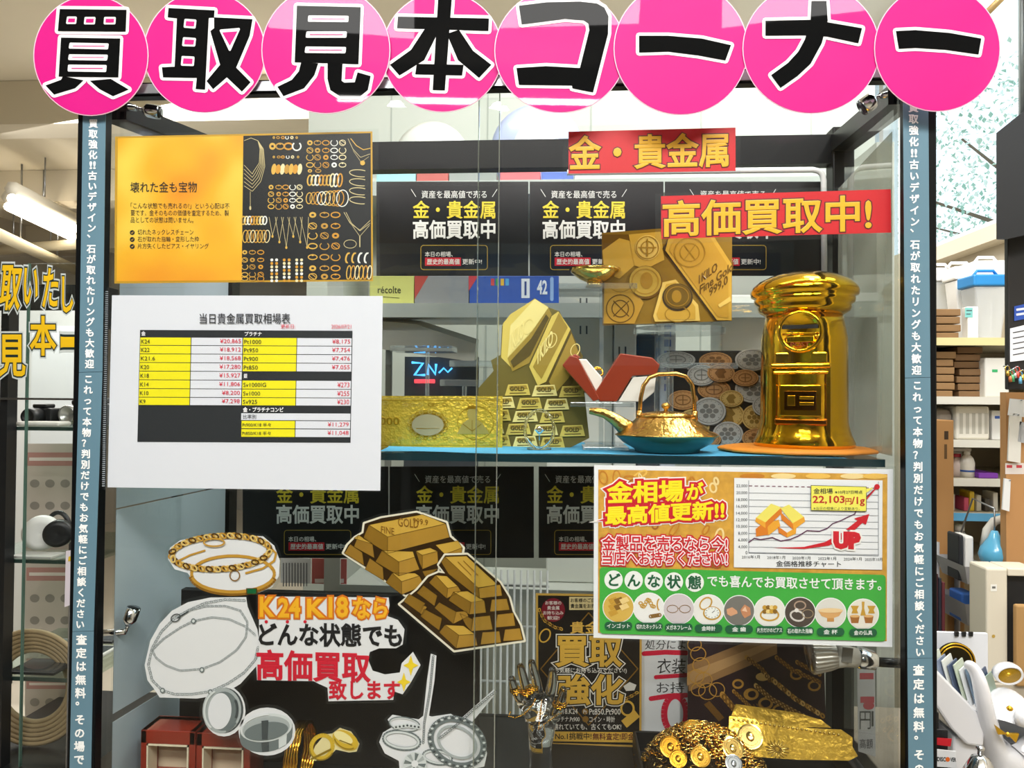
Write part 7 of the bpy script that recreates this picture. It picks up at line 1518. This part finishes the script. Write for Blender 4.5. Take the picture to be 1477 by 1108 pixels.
    b = MB(); b.poly([(1346,1064),(1373,1066),(1371,1077),(1346,1074)], Yg+.009, mat('#c8202c', .4), 0, .0006); b.build('red_strip', t4)
    b = MB(); y = Yg; b.poly([(1350,1081),(1379,1084),(1380,1108),(1350,1106)], y, mat('#eceef0', .35), 0, .001); cd_ = b.build('card', t4); b = MB(); b.text('DISC', 1352, 1092, 1364, 1098, y-.001, k, 1, .03, dy=.6); b.ell(1367, 1095.6, 3.2, 3.4, y-.001, mat('#e8702a', .4), 1); b.text('VER', 1371, 1093, 1379, 1098.6, y-.001, k, 1, .03, dy=.4); b.build('card_print', cd_)
    t5 = thing('chrome_bell', 'chrome counter bell below the bear ornament', 'bell', (at(1414, 1100, .06).x, .06, zt)); r = 31*spx(.06); x = at(1414, 1100, .06).x; zb = zt
    b = MB(); b.lathe([(r, zb), (r, zb+.008), (r*.95, zb+.012), (.0001, zb+.012)], (x, .06, 0), mat('#1a1b1d', .4), 30); b.build('base', t5)
    zd = at(1414, 1087, .06).z; h = zd-zb-.013; b = MB(); b.lathe([(r*.95, zb+.013), (r*.9, zb+.013+h*.35), (r*.7, zb+.013+h*.7), (r*.35, zb+.013+h*.94), (.0001, zb+.013+h)], (x, .06, 0), CHROME, 36); b.build('dome', t5)
    b = MB(); b.lathe([(.003, zd-.001), (.003, zd+.004), (.0045, zd+.005), (.0045, zd+.008), (.0001, zd+.009)], (x, .06, 0), CHROME, 16); b.build('button', t5)
bear_tray()
# ------------------------------------------------------------------ behind the camera
def behind():
    b = MB(); b.box((-5, -4.6, 0), (1.4, -4.5, 3.0), mat('#7d776c', .7, var=.3, vscale=2)); struct(b.build('wall_front'))
    t = thing('blue_banner', 'white banner with blue frame and lettering hung on the wall facing the cabinet', 'banner', (-.15, -3.2, 1.5)); y = -3.2
    def P(u, v, d=0): return (-.05-u, y+d, v)      # reads correctly from the cabinet side
    bl, wt = mat('#1f6fae', .5), mat('#9fb6c4', .5)
    b = MB(); b.box((-1.35, y-.01, 1.62), (1.25, y, 2.3), wt); b.box((-.9, y-.02, 0), (-.85, y-.0102, 2.3), STEEL); b.box((.8, y-.02, 0), (.85, y-.0102, 2.3), STEEL); b.build('sheet', t)
    b = MB()
    for u0, u1, v0, v1 in ((-1.28, -.55, 1.86, 2.24), (-.5, .05, 1.86, 2.24), (.1, .65, 1.86, 2.24), (.7, 1.18, 1.86, 2.24)): b.box((u0, y+.0005, v0), (u1, y+.002, v1), bl)
    def word(s, u0, u1, v0, v1, mt, bold):
        vs, fs = glyphs(s, bold); xs = [q[0] for q in vs]; ys = [q[1] for q in vs]
        b.add([(u1-(q[0]-min(xs))/(max(xs)-min(xs))*(u1-u0), y+.0035+q[2]*.01, v0+(q[1]-min(ys))/(max(ys)-min(ys))*(v1-v0)) for q in vs], fs, mt)
    word('高く買います', -1.2, .6, 1.66, 1.82, bl, .03); word('査定無料', -1.2, 1.1, 1.9, 2.2, wt, .05); b.build('lettering', t)
behind()
